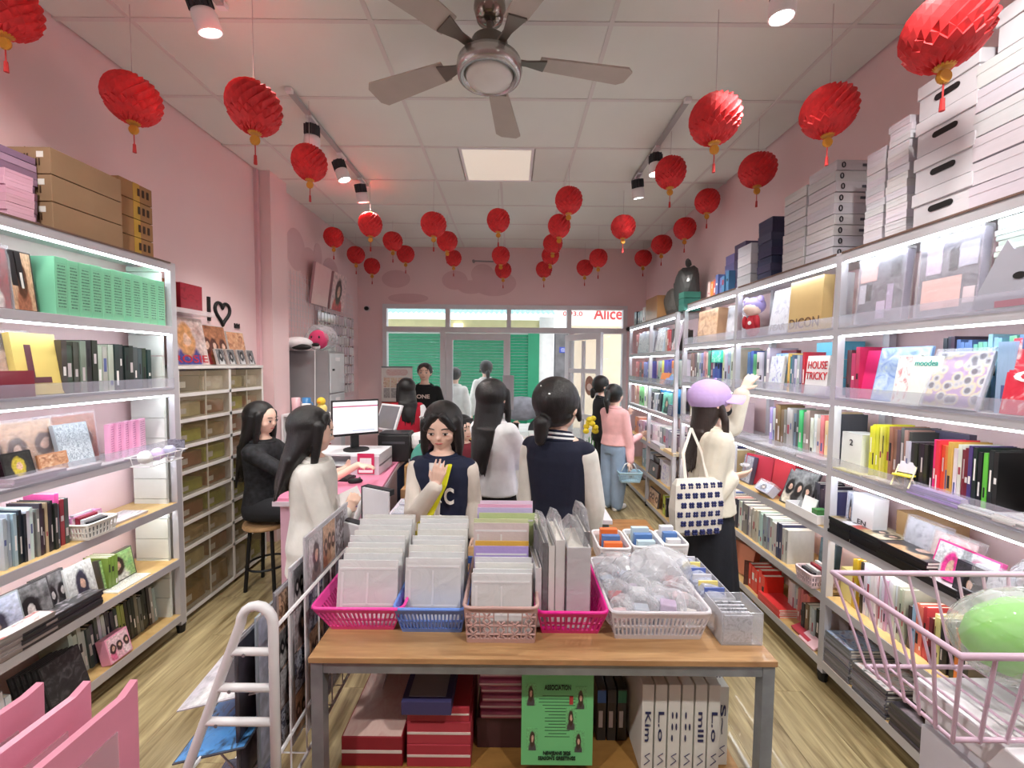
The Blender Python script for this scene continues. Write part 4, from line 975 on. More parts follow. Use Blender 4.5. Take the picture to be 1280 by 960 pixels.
def stack(rk, lev, p, wd, dep, n, th, c, mat=None, d=.03, jit=.006, noun='magazine', z=None, cvar=8, carton=False, endmark=None, reg=True, ctr=False):
    """flat pile, left edge at picture column p, running right by wd"""
    y = rk.y(p); z0 = rk.lv[lev] if z is None else z; pid = f'pile {lev} {p}'
    for k in range(n):
        dv = random.randint(-cvar, cvar); c2 = tuple(max(0, min(255, v + dv + random.randint(-3, 3))) for v in c); t = th * random.uniform(.9, .99)
        jj = min(jit, .004) if carton else jit
        M = rk.M(y, z0, d + random.uniform(0, jj)) @ Matrix.Translation((random.uniform(-jj, jj), 0, 0)) @ Matrix.Rotation(random.uniform(-jj, jj) * 3, 4, 'Z')
        if carton:
            o = obj('box' if noun == 'box' else noun.replace(' ', '_'), LIDB, solid(c2, .55, var=.03), M=M @ Matrix.Diagonal((wd, dep, t, 1)))
            LIDm = obj('lid', LIDB, solid(c2, .5, var=.02), o, M=Matrix.Translation((-.004, -.004, .62)) @ Matrix.Diagonal((1.008, 1.008, .385, 1)))
            if endmark:
                # the end facing the viewer is the right end (local x = wd)
                MM = Matrix.Translation((1.006, .12, .5)) @ Matrix.Rotation(PI / 2, 4, 'Z') @ Matrix.Diagonal((1 / dep, 1 / wd, 1 / t, 1))
                lettering('0', solid((50, 50, 56), .5), o, .0, 0, .022, t * .6, -.002, .02, M=MM)
                if k % 3 != 1: panel('mark', solid((80, 80, 92), .5), o, .10, .16, -t * .13, t * .13, -.001, .0012, M=MM)
        else:
            o = obj(noun.replace(' ', '_'), FLAT, solid(c2, .35, coat=.3), M=M @ Matrix.Diagonal((wd, dep, t, 1)))
            obj('pages', FPAG, PAGE, o)
            if mat and k == n - 1: panel_flat('cover_print', mat, o, .02, .98, .02, .98, 1.0, .0006 / t)
        tag(o, 'x', noun.split()[-1])
        if reg: rk.reg(o, lev, f"{cname(c2)} {noun} " + ('topping pile' if k == n - 1 else ORD[n - 1 - k] + ' down in pile'), pid)
        z0 += th
    return z0
LV = [.12, .47, .82, 1.155, 1.52, 1.88, 2.25]
RL = Rack('wall_rack', 'long steel wall rack with lit shelves along the left wall', [('left rack', -9, 99)], -1, -2.02, XL + .005, [2.49, 1.30, .2], LV, (2, 3, 4, 5, 6), (3, 4), 2.45)
RR = Rack('wall_rack', 'tall steel wall rack with lit shelves along the right wall', [('near right bay', -9, 2.14), ('middle right bay', 2.14, 3.1), ('far right bay', 3.1, 99)], 1, 1.66, XR - .005, [.9, 2.14, 3.10, 4.04], LV, (2, 3, 4, 5, 6), (3, 4, 5))
LV2 = [.08, .41, .77, 1.16, 1.47, 1.82, 2.19]
RF = Rack('wall_rack', 'far white wall rack beside the shop door', [('rack by door', -9, 99)], 1, 1.60, XR - .005, [4.09, 4.86, 5.68], LV2, (3, 4, 5, 6), (4,))
RP = lambda s, p, seed=0: picture(s, p, seed)
P_BW = [(60, 60, 62), (150, 150, 152), (22, 22, 24), (210, 210, 210), (200, 196, 194)]
P_TAN = [(196, 150, 116), (226, 190, 158), (92, 58, 42), (170, 110, 84)]
P_COOL = [(150, 160, 190), (205, 210, 225), (40, 40, 60), (120, 130, 170)]
P_PINK = [(240, 190, 205), (250, 225, 232), (60, 38, 40), (226, 110, 150)]
P_RED = [(180, 40, 50), (120, 20, 32), (40, 22, 22), (230, 220, 214)]
P_GRN = [(120, 190, 120), (200, 220, 150), (60, 44, 36), (236, 236, 226)]
P_DRK = [(40, 38, 44), (74, 70, 82), (20, 18, 20), (150, 140, 150)]
# ---- left rack ------------------------------------------------------
MINT = (136, 208, 168)
# top of rack: pink book, clear-cased stacks, cardboard cartons
for i, (c, yy) in enumerate([((226, 120, 178), 1.60), ((226, 120, 178), 1.545), ((206, 130, 180), 1.49)]): book(RL, 6, yy, 2.25, .05, .30, .22, c, .02, label=False)
for (yy, n, cc) in ((1.66, 10, (150, 120, 146)), (1.40, 8, (150, 120, 146))):
    stack(RL, 6, 640 - 2.02 * FPX / yy, .19, .2, n, .03, cc, d=.06, noun='cased album', cvar=22)
stack(RL, 6, 640 - 2.02 * FPX / 1.70, .10, .21, 6, .033, (228, 178, 196), d=.02, noun='pink box', carton=True)
for k in range(3):
    t = thing('cardboard_carton', f'plain cardboard carton over left rack, {["bottom", "middle", "top"][k]} of the three in front', 'carton', (-2.03, 1.86, 2.257 + .118 * k), group='cartons on the left rack')
    box('body', CARD, t, -.22, 0.0, 0, .33, 0, .114, .002)
    box('flap_seam', solid((120, 88, 58), .8), t, -.112, -.108, -.001, .331, .1135, .1146)
    for j in range(3): lettering('III', solid((70, 46, 28), .7), t, -.16 + .05 * (j % 3), .05 + .02 * (j % 2), .03, .03, -.002)
    panel('sticker', solid((235, 232, 225), .5), t, -.06, -.03, .07, .095)
for k in range(4):
    t = thing('cardboard_carton', f'small cardboard carton behind, {["lowest", "second", "third", "top"][k]} in the rear pile on left rack', 'carton', (-2.07, 2.22, 2.257 + .098 * k), group='cartons on the left rack')
    box('body', solid((156, 116, 76), .75), t, -.2, 0.0, 0, .2, 0, .094, .002)
    box('tape', solid((190, 150, 60), .4), t, -.201, .001, .08, .12, .0, .0945)
    lettering('III', solid((60, 40, 26), .7), t, 0, 0, .07, .04, -.003, M=Matrix.Translation((0, .14, .05)) @ Matrix.Rotation(PI / 2, 4, 'Z'))
# sixth: albums, mint boxes
album(RL, 5, -62, .18, .25, .04, (120, 40, 50), RP('portrait', P_RED, 1), wrap=True, lean=4)
album(RL, 5, -10, .12, .25, .03, (110, 40, 48), RP('portrait', P_RED, 2), wrap=True, lean=4)
book(RL, 5, 1.765, 1.88, .02, .25, .18, (40, 38, 40), .06, -.12); book(RL, 5, 1.79, 1.88, .02, .25, .18, (40, 38, 40), .06, -.12)
album(RL, 5, 36, .09, .255, .012, (60, 50, 50), RP('portrait', P_TAN, 3), lean=6, d=.05)
yy = 1.86
for i, wd in enumerate((.055, .05, .055, .055, .05, .06, .05, .055, .05, .05, .055)):
    bx_ = thing('mint_box', 'x', 'box', (-2.035, yy, 1.88))
    box('body', solid((132 + random.randint(-4, 4), 206, 166), .55, var=.02), bx_, -.20, 0, .0005, wd - .0005, 0, .255 + random.uniform(-.003, .003), .0015)
    panel('spine_print', picture('text', [MINT, (60, 110, 92)], i), bx_, .006, wd - .006, .03, .23, 0, .0012, M=Matrix.Rotation(PI / 2, 4, 'Z'))
    if i == 0:
        panel('figure_print', picture('portrait', [MINT, MINT, (40, 52, 52), (60, 80, 110)], 4), bx_, -.17, -.11, .14, .22); panel('figure_print', picture('portrait', [MINT, MINT, (40, 40, 60), (50, 60, 110)], 6), bx_, -.14, -.09, .03, .1)
    RL.reg(bx_, 5, 'mint green box'); yy += wd
# fifth: photo album, yellow L, dark cases
album(RL, 4, -110, .24, .27, .02, (206, 170, 140), RP('face', P_TAN, 7), wrap=True, lean=10)
album(RL, 4, -10, .22, .27, .02, (206, 170, 140), RP('face', P_TAN, 8), wrap=True, lean=10, d=.07)
album(RL, 4, -30, .20, .11, .03, (140, 30, 52), lean=2, d=.01, noun='red box')
album(RL, 4, 36, .17, .27, .03, (232, 208, 120), None, lean=8, txt='L', tcol=(104, 62, 70), tz=.5, th_=.62, tw=.5, d=.04)
row(RL, 4, 88, 200, [(64, 66, 66, 3), (120, 122, 118), (40, 42, 42, 2), (180, 184, 176, 3), (46, 54, 60, 2), (28, 34, 40, 2), (70, 80, 80, 2), (36, 52, 50, 2)], .235, .17, .04, noun='slim case')
# fourth: wrapped photos, marble-grey album, pink boxes
book(RL, 3, 1.62, 1.155, .03, .26, .2, (236, 130, 180), .03); book(RL, 3, 1.57, 1.155, .03, .26, .2, (240, 170, 195), .03)
album(RL, 3, 6, .27, .25, .02, (214, 190, 170), RP('group', P_TAN, 9), wrap=True, d=.1, lean=8)
album(RL, 3, 84, .25, .25, .02, (190, 120, 100), RP('group', [(200, 140, 110), (170, 90, 70), (80, 50, 40), (150, 110, 60)], 10), wrap=True, d=.12, lean=6)
album(RL, 3, 14, .11, .13, .03, (30, 30, 32), RP('portrait', [(30, 30, 30), (60, 60, 56), (200, 180, 60), (20, 20, 22)], 11), d=.04, lean=14)
album(RL, 3, 60, .12, .10, .01, (190, 130, 90), RP('noise', [(120, 74, 50), (196, 140, 100), (226, 196, 160)], 12), d=.05, lean=10)
album(RL, 3, 88, .15, .22, .02, (178, 188, 196), RP('fine', [(110, 122, 134), (186, 196, 204), (226, 232, 236)], 13), d=.05, lean=12)
for i in range(5): album(RL, 3, 146 + i * 10, .085, .19, .022, (238, 172, 206), RP('text', [(238, 172, 206), (170, 90, 140)], 14 + i), d=.05 + i * .004, lean=0, twist=24, noun='pink box')
stack(RL, 3, 10, .2, .15, 4, .008, (214, 200, 214), RP('text', [(230, 224, 230), (150, 130, 160)], 3), d=.0, noun='leaflet')
stack(RL, 3, 66, .2, .14, 3, .006, (226, 230, 234), RP('noise', [(226, 230, 236), (240, 240, 244), (200, 120, 130)], 4), d=.0, noun='sleeve')
# third: CDs, small white crate
row(RL, 2, -60, 2, [(180, 196, 204, 4), (236, 206, 214, 2)], .24, .16, .05, noun='album')
row(RL, 2, 2, 76, [(176, 190, 196, 4), (40, 44, 54, 3), (214, 224, 222, 2), (130, 136, 132, 2), (52, 50, 48, 2), (190, 176, 140), (44, 44, 46, 3), (90, 96, 98)], .22, .16, .03, noun='case')
row(RL, 2, 74, 92, [(232, 96, 168), (150, 40, 60), (70, 84, 76)], .23, .15, .05, noun='case')
album(RL, 2, 97, .15, .10, .06, (236, 160, 208), RP('group', P_PINK, 20), d=.06, lean=4, noun='pink box')
stack(RL, 2, 130, .25, .14, 2, .006, (224, 222, 226), RP('noise', [(220, 216, 220), (236, 234, 238), (150, 146, 150)], 5), d=.03, noun='sleeve')
# second: black and white albums
album(RL, 1, -52, .22, .22, .03, (150, 160, 166), RP('portrait', P_COOL, 21), d=.05)
album(RL, 1, 18, .17, .22, .02, (60, 60, 62), RP('portrait', P_BW, 22), d=.06, txt='EXPEN', tcol=(222, 218, 208), tz=.16, th_=.15)
album(RL, 1, 58, .13, .22, .02, (70, 70, 74), RP('group', P_BW, 23), d=.08, lean=9)
album(RL, 1, 94, .13, .21, .02, (206, 208, 208), RP('portrait', [(206, 208, 206), (226, 228, 226), (52, 52, 70), (90, 96, 140)], 24), d=.06, lean=12)
for i in range(3): book(RL, 1, 2.0 + i * .018 + .13, .47, .016, .17, .13, (128, 160, 70), .09, noun='case')
album(RL, 1, 143, .19, .16, .03, (90, 90, 80), RP('portrait', P_GRN, 25), d=.10, lean=10)
stack(RL, 1, 10, .34, .2, 6, .012, (46, 46, 50), RP('noise', [(40, 40, 44), (70, 70, 74), (214, 206, 220)], 6), d=-.005, noun='magazine')
stack(RL, 1, -45, .26, .2, 8, .012, (150, 140, 140), RP('noise', [(236, 234, 232), (240, 236, 234), (206, 60, 70)], 7), d=-.005, noun='magazine')
stack(RL, 1, 140, .2, .13, 1, .006, (232, 232, 230), RP('text', [(236, 236, 232), (150, 150, 150)], 8), d=.01, noun='leaflet')
# bottom
row(RL, 0, 100, 208, [(190, 200, 200, 4), (80, 86, 88, 3), (210, 218, 214, 2), (60, 66, 70, 3), (150, 170, 90, 2), (40, 44, 46, 3), (120, 126, 120, 2), (50, 52, 54, 3), (170, 176, 172, 2)], .23, .16, .09, lean=-.1, noun='case')
row(RL, 0, -60, 8, [(120, 90, 190, 2), (96, 70, 160, 2), (222, 226, 228, 3)], .2, .16, .02, lean=-.1, noun='magazine')
for i in range(6): album(RL, 0, 44 - i * 4, .17, .20, .01, (44, 44, 46), RP('noise', [(32, 32, 34), (44, 44, 46), (90, 90, 92)], 26), d=.0 + i * .012, lean=16, noun='magazine')
album(RL, 0, 124, .12, .13, .05, (238, 160, 190), RP('group', P_PINK, 27), d=.0, lean=14, noun='pink box')
# ---- right rack -----------------------------------------------------
# row tops
yy = RR.lv[6]
stack(RR, 6, 968, .19, .28, 8, .058, (206, 202, 207), d=.02, noun='box', carton=True, cvar=3, z=yy + .006)
stack(RR, 6, 996, .20, .28, 9, .056, (208, 204, 210), d=.02, noun='box', carton=True, cvar=3, z=yy + .006, endmark=True)
stack(RR, 6, 1063, .10, .24, 13, .033, (214, 210, 216), d=.03, noun='wrapped box', carton=True, cvar=4, z=yy + .006)
stack(RR, 6, 1090, .10, .24, 15, .033, (218, 214, 220), d=.02, noun='wrapped box', carton=True, cvar=4, z=yy + .006)
z = yy + .006
def archive(y, z, wd, h, lab, d=.02):
    t = thing('archive_box', lab, 'box', (1.66 + d, y, z), rz=-PI / 2, group='white archive boxes on the right rack')
    box('body', solid((208, 205, 211), .5), t, 0, wd, 0, .26, 0, h - .03, .002)
    box('lid', solid((214, 211, 217), .5), t, -.006, wd + .006, -.006, .266, h - .055, h - .002, .003)
    m = MB()
    prof = [(.035 * math.copysign(1, math.cos(a)) + .012 * math.cos(a), .012 * math.sin(a)) for a in [2 * PI * k / 20 for k in range(20)]]
    m.prism([(wd / 2 + u, h * .42 + v) for u, v in prof], 0, .003, Matrix(((1, 0, 0, 0), (0, 0, -1, 0), (0, 1, 0, 0), (0, 0, 0, 1))))
    m.build('hand_hole', BLACK, t)
for k in range(4): archive(1.775, yy + .006 + k * .145, .22, .143, ['lowest white archive box with a hand hole on the right rack', 'second archive box up, open hand hole, right rack', 'third archive box up on the right rack', 'lidded archive box topping the four-high pile, right rack'][k])
stack(RR, 6, 1192, .26, .28, 6, .086, (208, 205, 212), d=.015, noun='box', carton=True, cvar=3, z=yy + .006, endmark=True)
archive(1.50, yy + .006 + 6 * .086, .26, .14, 'white archive box on top of the nearest pile, touching the picture edge')
stack(RR, 6, 1275, .3, .28, 7, .07, (206, 203, 210), d=.03, noun='box', carton=True, cvar=3, z=yy + .006)
# middle tops: navy and printed boxes, bundles
stack(RR, 6, 936, .15, .26, 8, .05, (66, 66, 96), d=.03, noun='dark box', carton=True, z=yy + .006)
stack(RR, 6, 917, .17, .22, 4, .07, (196, 196, 206), d=.0, noun='printed box', carton=True, z=yy + .006, cvar=14)
stack(RR, 6, 903, .15, .25, 6, .058, (90, 82, 116), d=.06, noun='dark box', carton=True, z=yy + .006)
stack(RR, 6, 888, .2, .20, 4, .08, (130, 130, 190), d=.09, noun='lilac box', carton=True, z=yy + .006)
row(RR, 6, 880, 905, [(230, 200, 190), (240, 160, 90), (214, 120, 110), (110, 130, 190, 2), (90, 150, 190, 2)], .14, .06, .0, z=yy + .006, noun='box')
# sixth: frames, thin stack, cat board, doll, big boxes
GREY_ = picture('noise', [(104, 100, 116), (122, 118, 134), (136, 132, 148)], 30)
for p_, w_, rects in ((1058, .24, [(.01, .10, .20, .28, (236, 190, 188)), (.01, .045, .10, .19, (206, 204, 222)), (.05, .075, .11, .19, (44, 42, 58)), (.11, .155, .02, .10, (206, 190, 220)), (.16, .19, .05, .17, (190, 172, 206)), (.17, .22, .20, .30, (60, 56, 72))]), (1130, .23, [(.03, .09, .17, .29, (206, 190, 216)), (.12, .15, .17, .26, (46, 44, 60)), (.155, .22, .18, .27, (190, 190, 214)), (.02, .17, .03, .15, (236, 190, 186)), (.18, .22, .04, .10, (226, 206, 214))])):
    o = album(RR, 5, p_, w_, .31, .03, (150, 140, 160), GREY_, d=.03, lean=3, noun='framed print', wrap=True)
    for (x0, x1, z0, z1, c_) in rects: panel('print_patch', solid(c_, .4, coat=.4), o, x0, x1, z0, z1, -.0015)
stack(RR, 5, 1216, .16, .22, 17, .019, (206, 216, 212), d=.05, noun='thin case', cvar=10)
stack(RR, 5, 1282, .16, .22, 16, .019, (206, 216, 212), d=.05, noun='thin case', cvar=10)
t = thing('cat_board', 'x', 'board', (1.67, 1.52, 1.885), rz=-PI / 2)
RR.reg(t, 5, 'grey cat-eared board')
prof = [(0, 0), (.30, 0), (.30, .21), (.26, .2), (.22, .235), (.18, .19), (.12, .19), (.10, .225), (.07, .17), (.02, .06)]
MB().prism(prof, -.004, .004, Matrix(((1, 0, 0, 0), (0, 0, 1, 0), (0, 1, 0, 0), (0, 0, 0, 1)))).build('board', solid((166, 166, 178), .5), t)
MB().prism([(.14 + .018 * math.cos(a), .10 + .012 * math.sin(a)) for a in [k * PI / 6 for k in range(12)]], -.006, .0, Matrix(((1, 0, 0, 0), (0, 0, 1, 0), (0, 1, 0, 0), (0, 0, 0, 1)))).build('eye', DARK, t)
box('strip', solid((176, 60, 80), .5), t, .08, .3, -.012, 0, 0, .022)
DL = thing('plush_doll', 'x', 'doll', (1.72, 2.985, 1.88), rz=R(-70)); RR.reg(DL, 5, 'purple-haired doll in red suit')
MB().ell((0, 0, .085), (.05, .042, .085)).build('body', solid((176, 26, 44), .7), DL, smooth=True)
MB().ell((0, -.005, .205), (.062, .055, .055)).build('head', solid((240, 212, 196), .6), DL, smooth=True)
MB().ell((0, .012, .225), (.075, .066, .062)).ell((.055, .0, .262), (.025, .02, .03)).ell((-.055, 0, .262), (.025, .02, .03)).build('hair', solid((164, 150, 208), .7), DL, smooth=True)
for s in (-1, 1): MB().ell((s * .05, -.02, .11), (.018, .018, .045)).build('arm', solid((176, 26, 44), .7), DL, smooth=True); MB().ell((s * .022, -.05, .205), (.006, .004, .01)).build('eye', BLACK, DL)
MB().ell((0.01, -.045, .10), (.014, .006, .014)).build('badge', solid((240, 236, 230), .5), DL)
album(RR, 5, 948, .19, .29, .05, (216, 218, 226), RP('noise', [(206, 210, 222), (226, 228, 236), (190, 190, 206)], 32), d=.05, lean=8, txt='FEAR', tcol=(150, 150, 164), tz=.14, th_=.14)
album(RR, 5, 976, .27, .30, .06, (206, 176, 120), None, d=.03, lean=2, txt='DICON', tcol=(110, 84, 60), tz=.16, th_=.2, tw=.9, noun='large box')
album(RR, 5, 1030, .06, .28, .05, (226, 222, 226), None, d=.03, lean=2, noun='box')
album(RR, 5, 863, .36, .28, .09, (190, 150, 116), RP('noise', [(150, 104, 80), (196, 156, 122), (220, 186, 150)], 33), d=.05, lean=3, noun='large box')
album(RR, 5, 893, .28, .26, .05, (140, 140, 150), RP('noise', [(100, 100, 112), (180, 180, 188), (220, 220, 226)], 34), d=.08, lean=5, wrap=True, noun='bagged box')
# fifth: notebooks and albums
row(RR, 4, 857, 893, [(118, 88, 78, 2), (90, 86, 90), (176, 180, 186, 2), (130, 146, 196), (190, 140, 140), (206, 180, 156), (80, 150, 130), (120, 70, 90), (90, 110, 170), (60, 80, 160), (70, 90, 160)], .27, .2, .04, hv=.012)
album(RR, 4, 884, .16, .10, .02, (70, 210, 180), RP('noise', [(60, 206, 176), (90, 220, 190), (230, 244, 240)], 35), d=.03, lean=3, z=1.70)
row(RR, 4, 895, 914, [(206, 196, 170), (190, 200, 214), (150, 170, 200), (196, 206, 190), (210, 200, 180)], .29, .2, .04, noun='spiral notebook')
row(RR, 4, 921, 948, [(90, 120, 180), (60, 90, 160), (90, 170, 110), (200, 200, 206, 2), (90, 86, 110), (180, 180, 190)], .26, .2, .07, noun='notebook')
album(RR, 4, 938, .24, .26, .03, (120, 40, 50), None, d=.14, lean=2)
album(RR, 4, 945, .2, .24, .02, (120, 170, 226), RP('noise', [(90, 140, 220), (180, 210, 240), (240, 230, 150)], 36), d=.10, lean=4)
stack(RR, 4, 985, .2, .12, 3, .1, (110, 200, 226), d=.16, noun='box', carton=True)
album(RR, 4, 952, .13, .22, .02, (214, 220, 226), RP('noise', [(214, 220, 228), (230, 234, 238), (110, 110, 200)], 37), d=.04, lean=6)
row(RR, 4, 974, 1000, [(230, 190, 90), (60, 130, 130), (90, 110, 150), (206, 206, 212), (180, 180, 190), (150, 150, 160), (200, 30, 48, 2)], .22, .16, .04)
album(RR, 4, 1003, .165, .215, .03, (238, 236, 236), None, d=.01, lean=5, txt='HOUSE\nTRICKY', tcol=(196, 36, 50), tz=.62, th_=.48, tw=.95)
row(RR, 4, 1046, 1062, [(90, 60, 70), (200, 60, 110), (190, 40, 90)], .24, .2, .04, noun='spiral notebook')
album(RR, 4, 1055, .10, .235, .03, (214, 44, 110), None, d=.05, lean=8, twist=8)
album(RR, 4, 1076, .24, .25, .012, (150, 180, 226), RP('noise', [(120, 150, 210), (180, 204, 236), (226, 236, 214)], 38), d=.05, lean=10, noun='spiral notebook')
album(RR, 4, 1106, .10, .21, .012, (232, 236, 230), RP('noise', [(226, 234, 228), (240, 242, 238), (206, 120, 130)], 39), d=.03, lean=8)
album(RR, 4, 1127, .12, .205, .012, (234, 240, 230), RP('noise', [(232, 240, 230), (240, 244, 236), (236, 242, 232)], 40), d=.02, lean=8, txt='moodea', tcol=(60, 160, 150), tz=.86, th_=.12)
row(RR, 4, 1142, 1262, [(60, 56, 66, 3), (100, 140, 190, 4), (130, 200, 180, 3), (150, 190, 220, 3), (120, 190, 150, 3), (110, 140, 190, 3), (70, 90, 130, 2)], .265, .2, .11)
album(RR, 4, 1152, .2, .225, .012, (206, 208, 220), RP('check', [(90, 90, 110), (200, 202, 214), (226, 214, 170), (180, 150, 200)], 41), d=.0, lean=16, wrap=True, noun='sticker set')
book(RR, 4, 1.43, 1.52, .05, .25, .2, (150, 176, 206), .04); book(RR, 4, 1.37, 1.52, .05, .26, .2, (96, 116, 160), .05)
album(RR, 4, 1244, .22, .26, .02, (214, 56, 74), RP('noise', [(206, 44, 64), (214, 60, 80), (240, 232, 226)], 42), d=.02, lean=8, txt='CE', tcol=(244, 238, 236), tz=.5, th_=.16)
# fourth
album(RR, 3, 1046, .12, .19, .12, (232, 234, 230), None, d=.04, lean=1, txt='2', tcol=(60, 60, 66), tz=.75, th_=.16, tw=.16, noun='white box')
row(RR, 3, 1079, 1130, [(226, 220, 60, 3), (236, 230, 130), (206, 196, 60, 2), (150, 110, 86, 2), (90, 84, 90, 2), (170, 130, 120), (60, 56, 66)], .25, .17, .04, hv=.008)
row(RR, 3, 1128, 1160, [(206, 206, 214), (40, 38, 42, 3), (30, 28, 32, 3)], .21, .17, .03, hv=.006)
album(RR, 3, 1118, .16, .255, .03, (62, 60, 82), None, d=.16, lean=1)
row(RR, 3, 1160, 1242, [(236, 40, 130), (226, 60, 70), (230, 80, 60), (236, 130, 70), (214, 160, 80), (232, 228, 222, 2), (130, 32, 48, 2), (80, 60, 110), (28, 30, 30, 2), (110, 190, 60), (26, 30, 30, 2)], .225, .17, .03, hv=.012)
row(RR, 3, 950, 1032, [(170, 150, 220), (190, 196, 206), (130, 96, 70, 3), (120, 116, 116), (170, 176, 180, 2), (100, 120, 150), (70, 70, 76), (60, 190, 120), (150, 140, 120, 2), (220, 222, 216, 2), (214, 190, 180), (226, 120, 130), (236, 210, 160, 2), (90, 86, 96)], .25, .17, .07, hv=.03)
row(RR, 3, 857, 910, [(210, 190, 150, 2), (150, 110, 70), (196, 150, 170, 2), (220, 214, 226, 2), (160, 160, 200, 2), (230, 200, 210, 2)], .24, .17, .05)
for (p, wd, dp, n, c) in ((925, .2, .1, 2, (206, 206, 220)), (968, .22, .09, 2, (220, 220, 230)), (1000, .18, .1, 3, (226, 214, 226)), (1046, .16, .08, 1, (236, 226, 140)), (1085, .2, .08, 2, (226, 216, 206)), (1143, .2, .10, 5, (186, 166, 226)), (1200, .2, .14, 3, (232, 232, 234)), (1252, .2, .16, 4, (236, 236, 238))):
    stack(RR, 3, p, wd, dp, n, .007, c, RP('noise', [c, tuple(min(255, v + 14) for v in c), (170, 160, 180)], n), d=-.005, noun='card pack')
fc = thing('folding_chair_holder', 'x', 'holder', (1.665, 1.735, 1.175), rz=R(-70)); RR.reg(fc, 3, 'tiny yellow folding chair')
CRM = solid((240, 232, 190), .5)
m = MB()
for s in (-.03, .03): m.tube([(s, -.03, 0), (s, .02, .085)], .0028, 6).tube([(s, .03, 0), (s, -.02, .05)], .0028, 6)
m.build('frame', CRM, fc); box('seat', solid((236, 220, 70), .5), fc, -.03, .03, -.028, .02, .044, .05); MB().box(-.03, .03, -.002, .002, 0, .05, Matrix.Translation((0, .012, .055)) @ Matrix.Rotation(R(-28), 4, 'X')).build('backrest', solid((196, 190, 200), .3), fc)
bg_ = thing('black_bag', 'x', 'bag', (1.8, 1.22, 1.155)); RR.reg(bg_, 3, 'shiny black plastic bag')
crumple('sack', solid((26, 28, 32), .25, coat=.6, bump=.8, bscale=14), bg_, (0, 0, .14), (.11, .16, .15), .1, 3, zfloor=.001)
crumple('knot', solid((26, 28, 32), .25, coat=.6), bg_, (-.02, .03, .28), (.03, .03, .03), .2, 4, 2)
# third
album(RR, 2, 1050, .05, .22, .05, (200, 200, 214), RP('portrait', P_COOL, 43), d=.06, lean=2)
album(RR, 2, 1060, .12, .23, .07, (238, 238, 242), None, d=.05, lean=2, txt='EN', tcol=(70, 70, 76), tz=.42, th_=.1, tw=.4, noun='white box')
stack(RR, 2, 1092, .2, .12, 1, .2, (160, 124, 84), d=.14, noun='brown box', carton=True)
album(RR, 2, 1112, .16, .19, .03, (170, 170, 186), RP('noise', [(120, 118, 136), (200, 200, 212), (90, 88, 104)], 44), d=.09, lean=10, wrap=True, noun='wrapped album')
album(RR, 2, 1146, .16, .18, .03, (200, 170, 166), RP('portrait', [(216, 176, 170), (236, 226, 224), (220, 180, 160), (140, 130, 150)], 45), d=.08, lean=12, wrap=True, noun='wrapped album')
album(RR, 2, 1163, .13, .17, .02, (236, 60, 150), RP('portrait', [(214, 216, 222), (240, 240, 242), (236, 60, 150), (244, 90, 170)], 46), d=.03, lean=16)
album(RR, 2, 1192, .13, .17, .02, (236, 90, 160), RP('portrait', [(226, 226, 230), (240, 240, 242), (230, 70, 150), (90, 90, 96)], 47), d=.03, lean=16)
album(RR, 2, 1205, .10, .14, .03, (50, 48, 60), RP('portrait', P_DRK, 48), d=.0, lean=8)
album(RR, 2, 1226, .10, .15, .03, (210, 210, 220), RP('noise', [(190, 190, 204), (230, 230, 238), (140, 140, 156)], 49), d=.0, lean=10, wrap=True, noun='wrapped album')
stack(RR, 2, 1046, .13, .17, 5, .017, (30, 29, 34), RP('group', [(160, 150, 140), (196, 196, 206), (40, 36, 40), (150, 130, 90)], 50), d=-.01, noun='album')
stack(RR, 2, 1073, .17, .17, 5, .017, (30, 29, 34), RP('group', [(150, 130, 90), (206, 196, 170), (40, 36, 40), (170, 60, 50)], 51), d=-.01, noun='album')
stack(RR, 2, 1110, .22, .17, 6, .014, (26, 26, 30), RP('portrait', [(44, 42, 46), (70, 66, 70), (20, 18, 20), (200, 160, 120)], 52), d=-.01, noun='album')
stack(RR, 2, 1166, .16, .17, 4, .008, (44, 42, 48), RP('portrait', P_BW, 53), d=-.01, noun='card pack')
stack(RR, 2, 1216, .24, .17, 6, .009, (60, 58, 66), RP('noise', [(40, 40, 44), (170, 170, 180), (90, 90, 96)], 54), d=-.01, noun='card pack')
cb = thing('clear_bag', 'x', 'bag', (1.82, 1.28, .82)); RR.reg(cb, 2, 'clear bag of white packets')
crumple('sack', WRAP, cb, (0, 0, .12), (.13, .16, .13), .1, 8, zfloor=.001)
for i in range(3): crumple('packet', solid((238, 238, 240), .6), cb, (-.03 + .03 * i, .05 - .05 * i, .06), (.05, .05, .05), .1, i + 20, 2, zfloor=.002)
album(RR, 2, 921, .12, .2, .03, (90, 90, 110), RP('noise', [(80, 80, 96), (190, 190, 200), (130, 130, 150)], 55), d=.05, lean=10)
album(RR, 2, 925, .2, .21, .05, (186, 44, 66), None, d=.05, lean=10, twist=25, noun='red box'); album(RR, 2, 950, .2, .23, .05, (190, 36, 54), None, d=.10, lean=6, noun='red box')
album(RR, 2, 972, .2, .23, .015, (70, 70, 74), RP('group', [(60, 60, 62), (160, 160, 160), (30, 28, 28), (214, 206, 190)], 56), d=.04, lean=22, twist=10, noun='poster album')
row(RR, 2, 1006, 1030, [(60, 60, 66, 4), (90, 100, 140, 2)], .19, .15, .08, noun='case')
album(RR, 2, 950, .14, .07, .05, (190, 184, 200), RP('portrait', P_COOL, 57), d=-.01, lean=40, wrap=True, noun='wrapped album')
wb_ = thing('white_tray', 'x', 'tray', (1.655, 2.46, .822), rz=-PI / 2); RR.reg(wb_, 2, 'white plastic tray with cards')
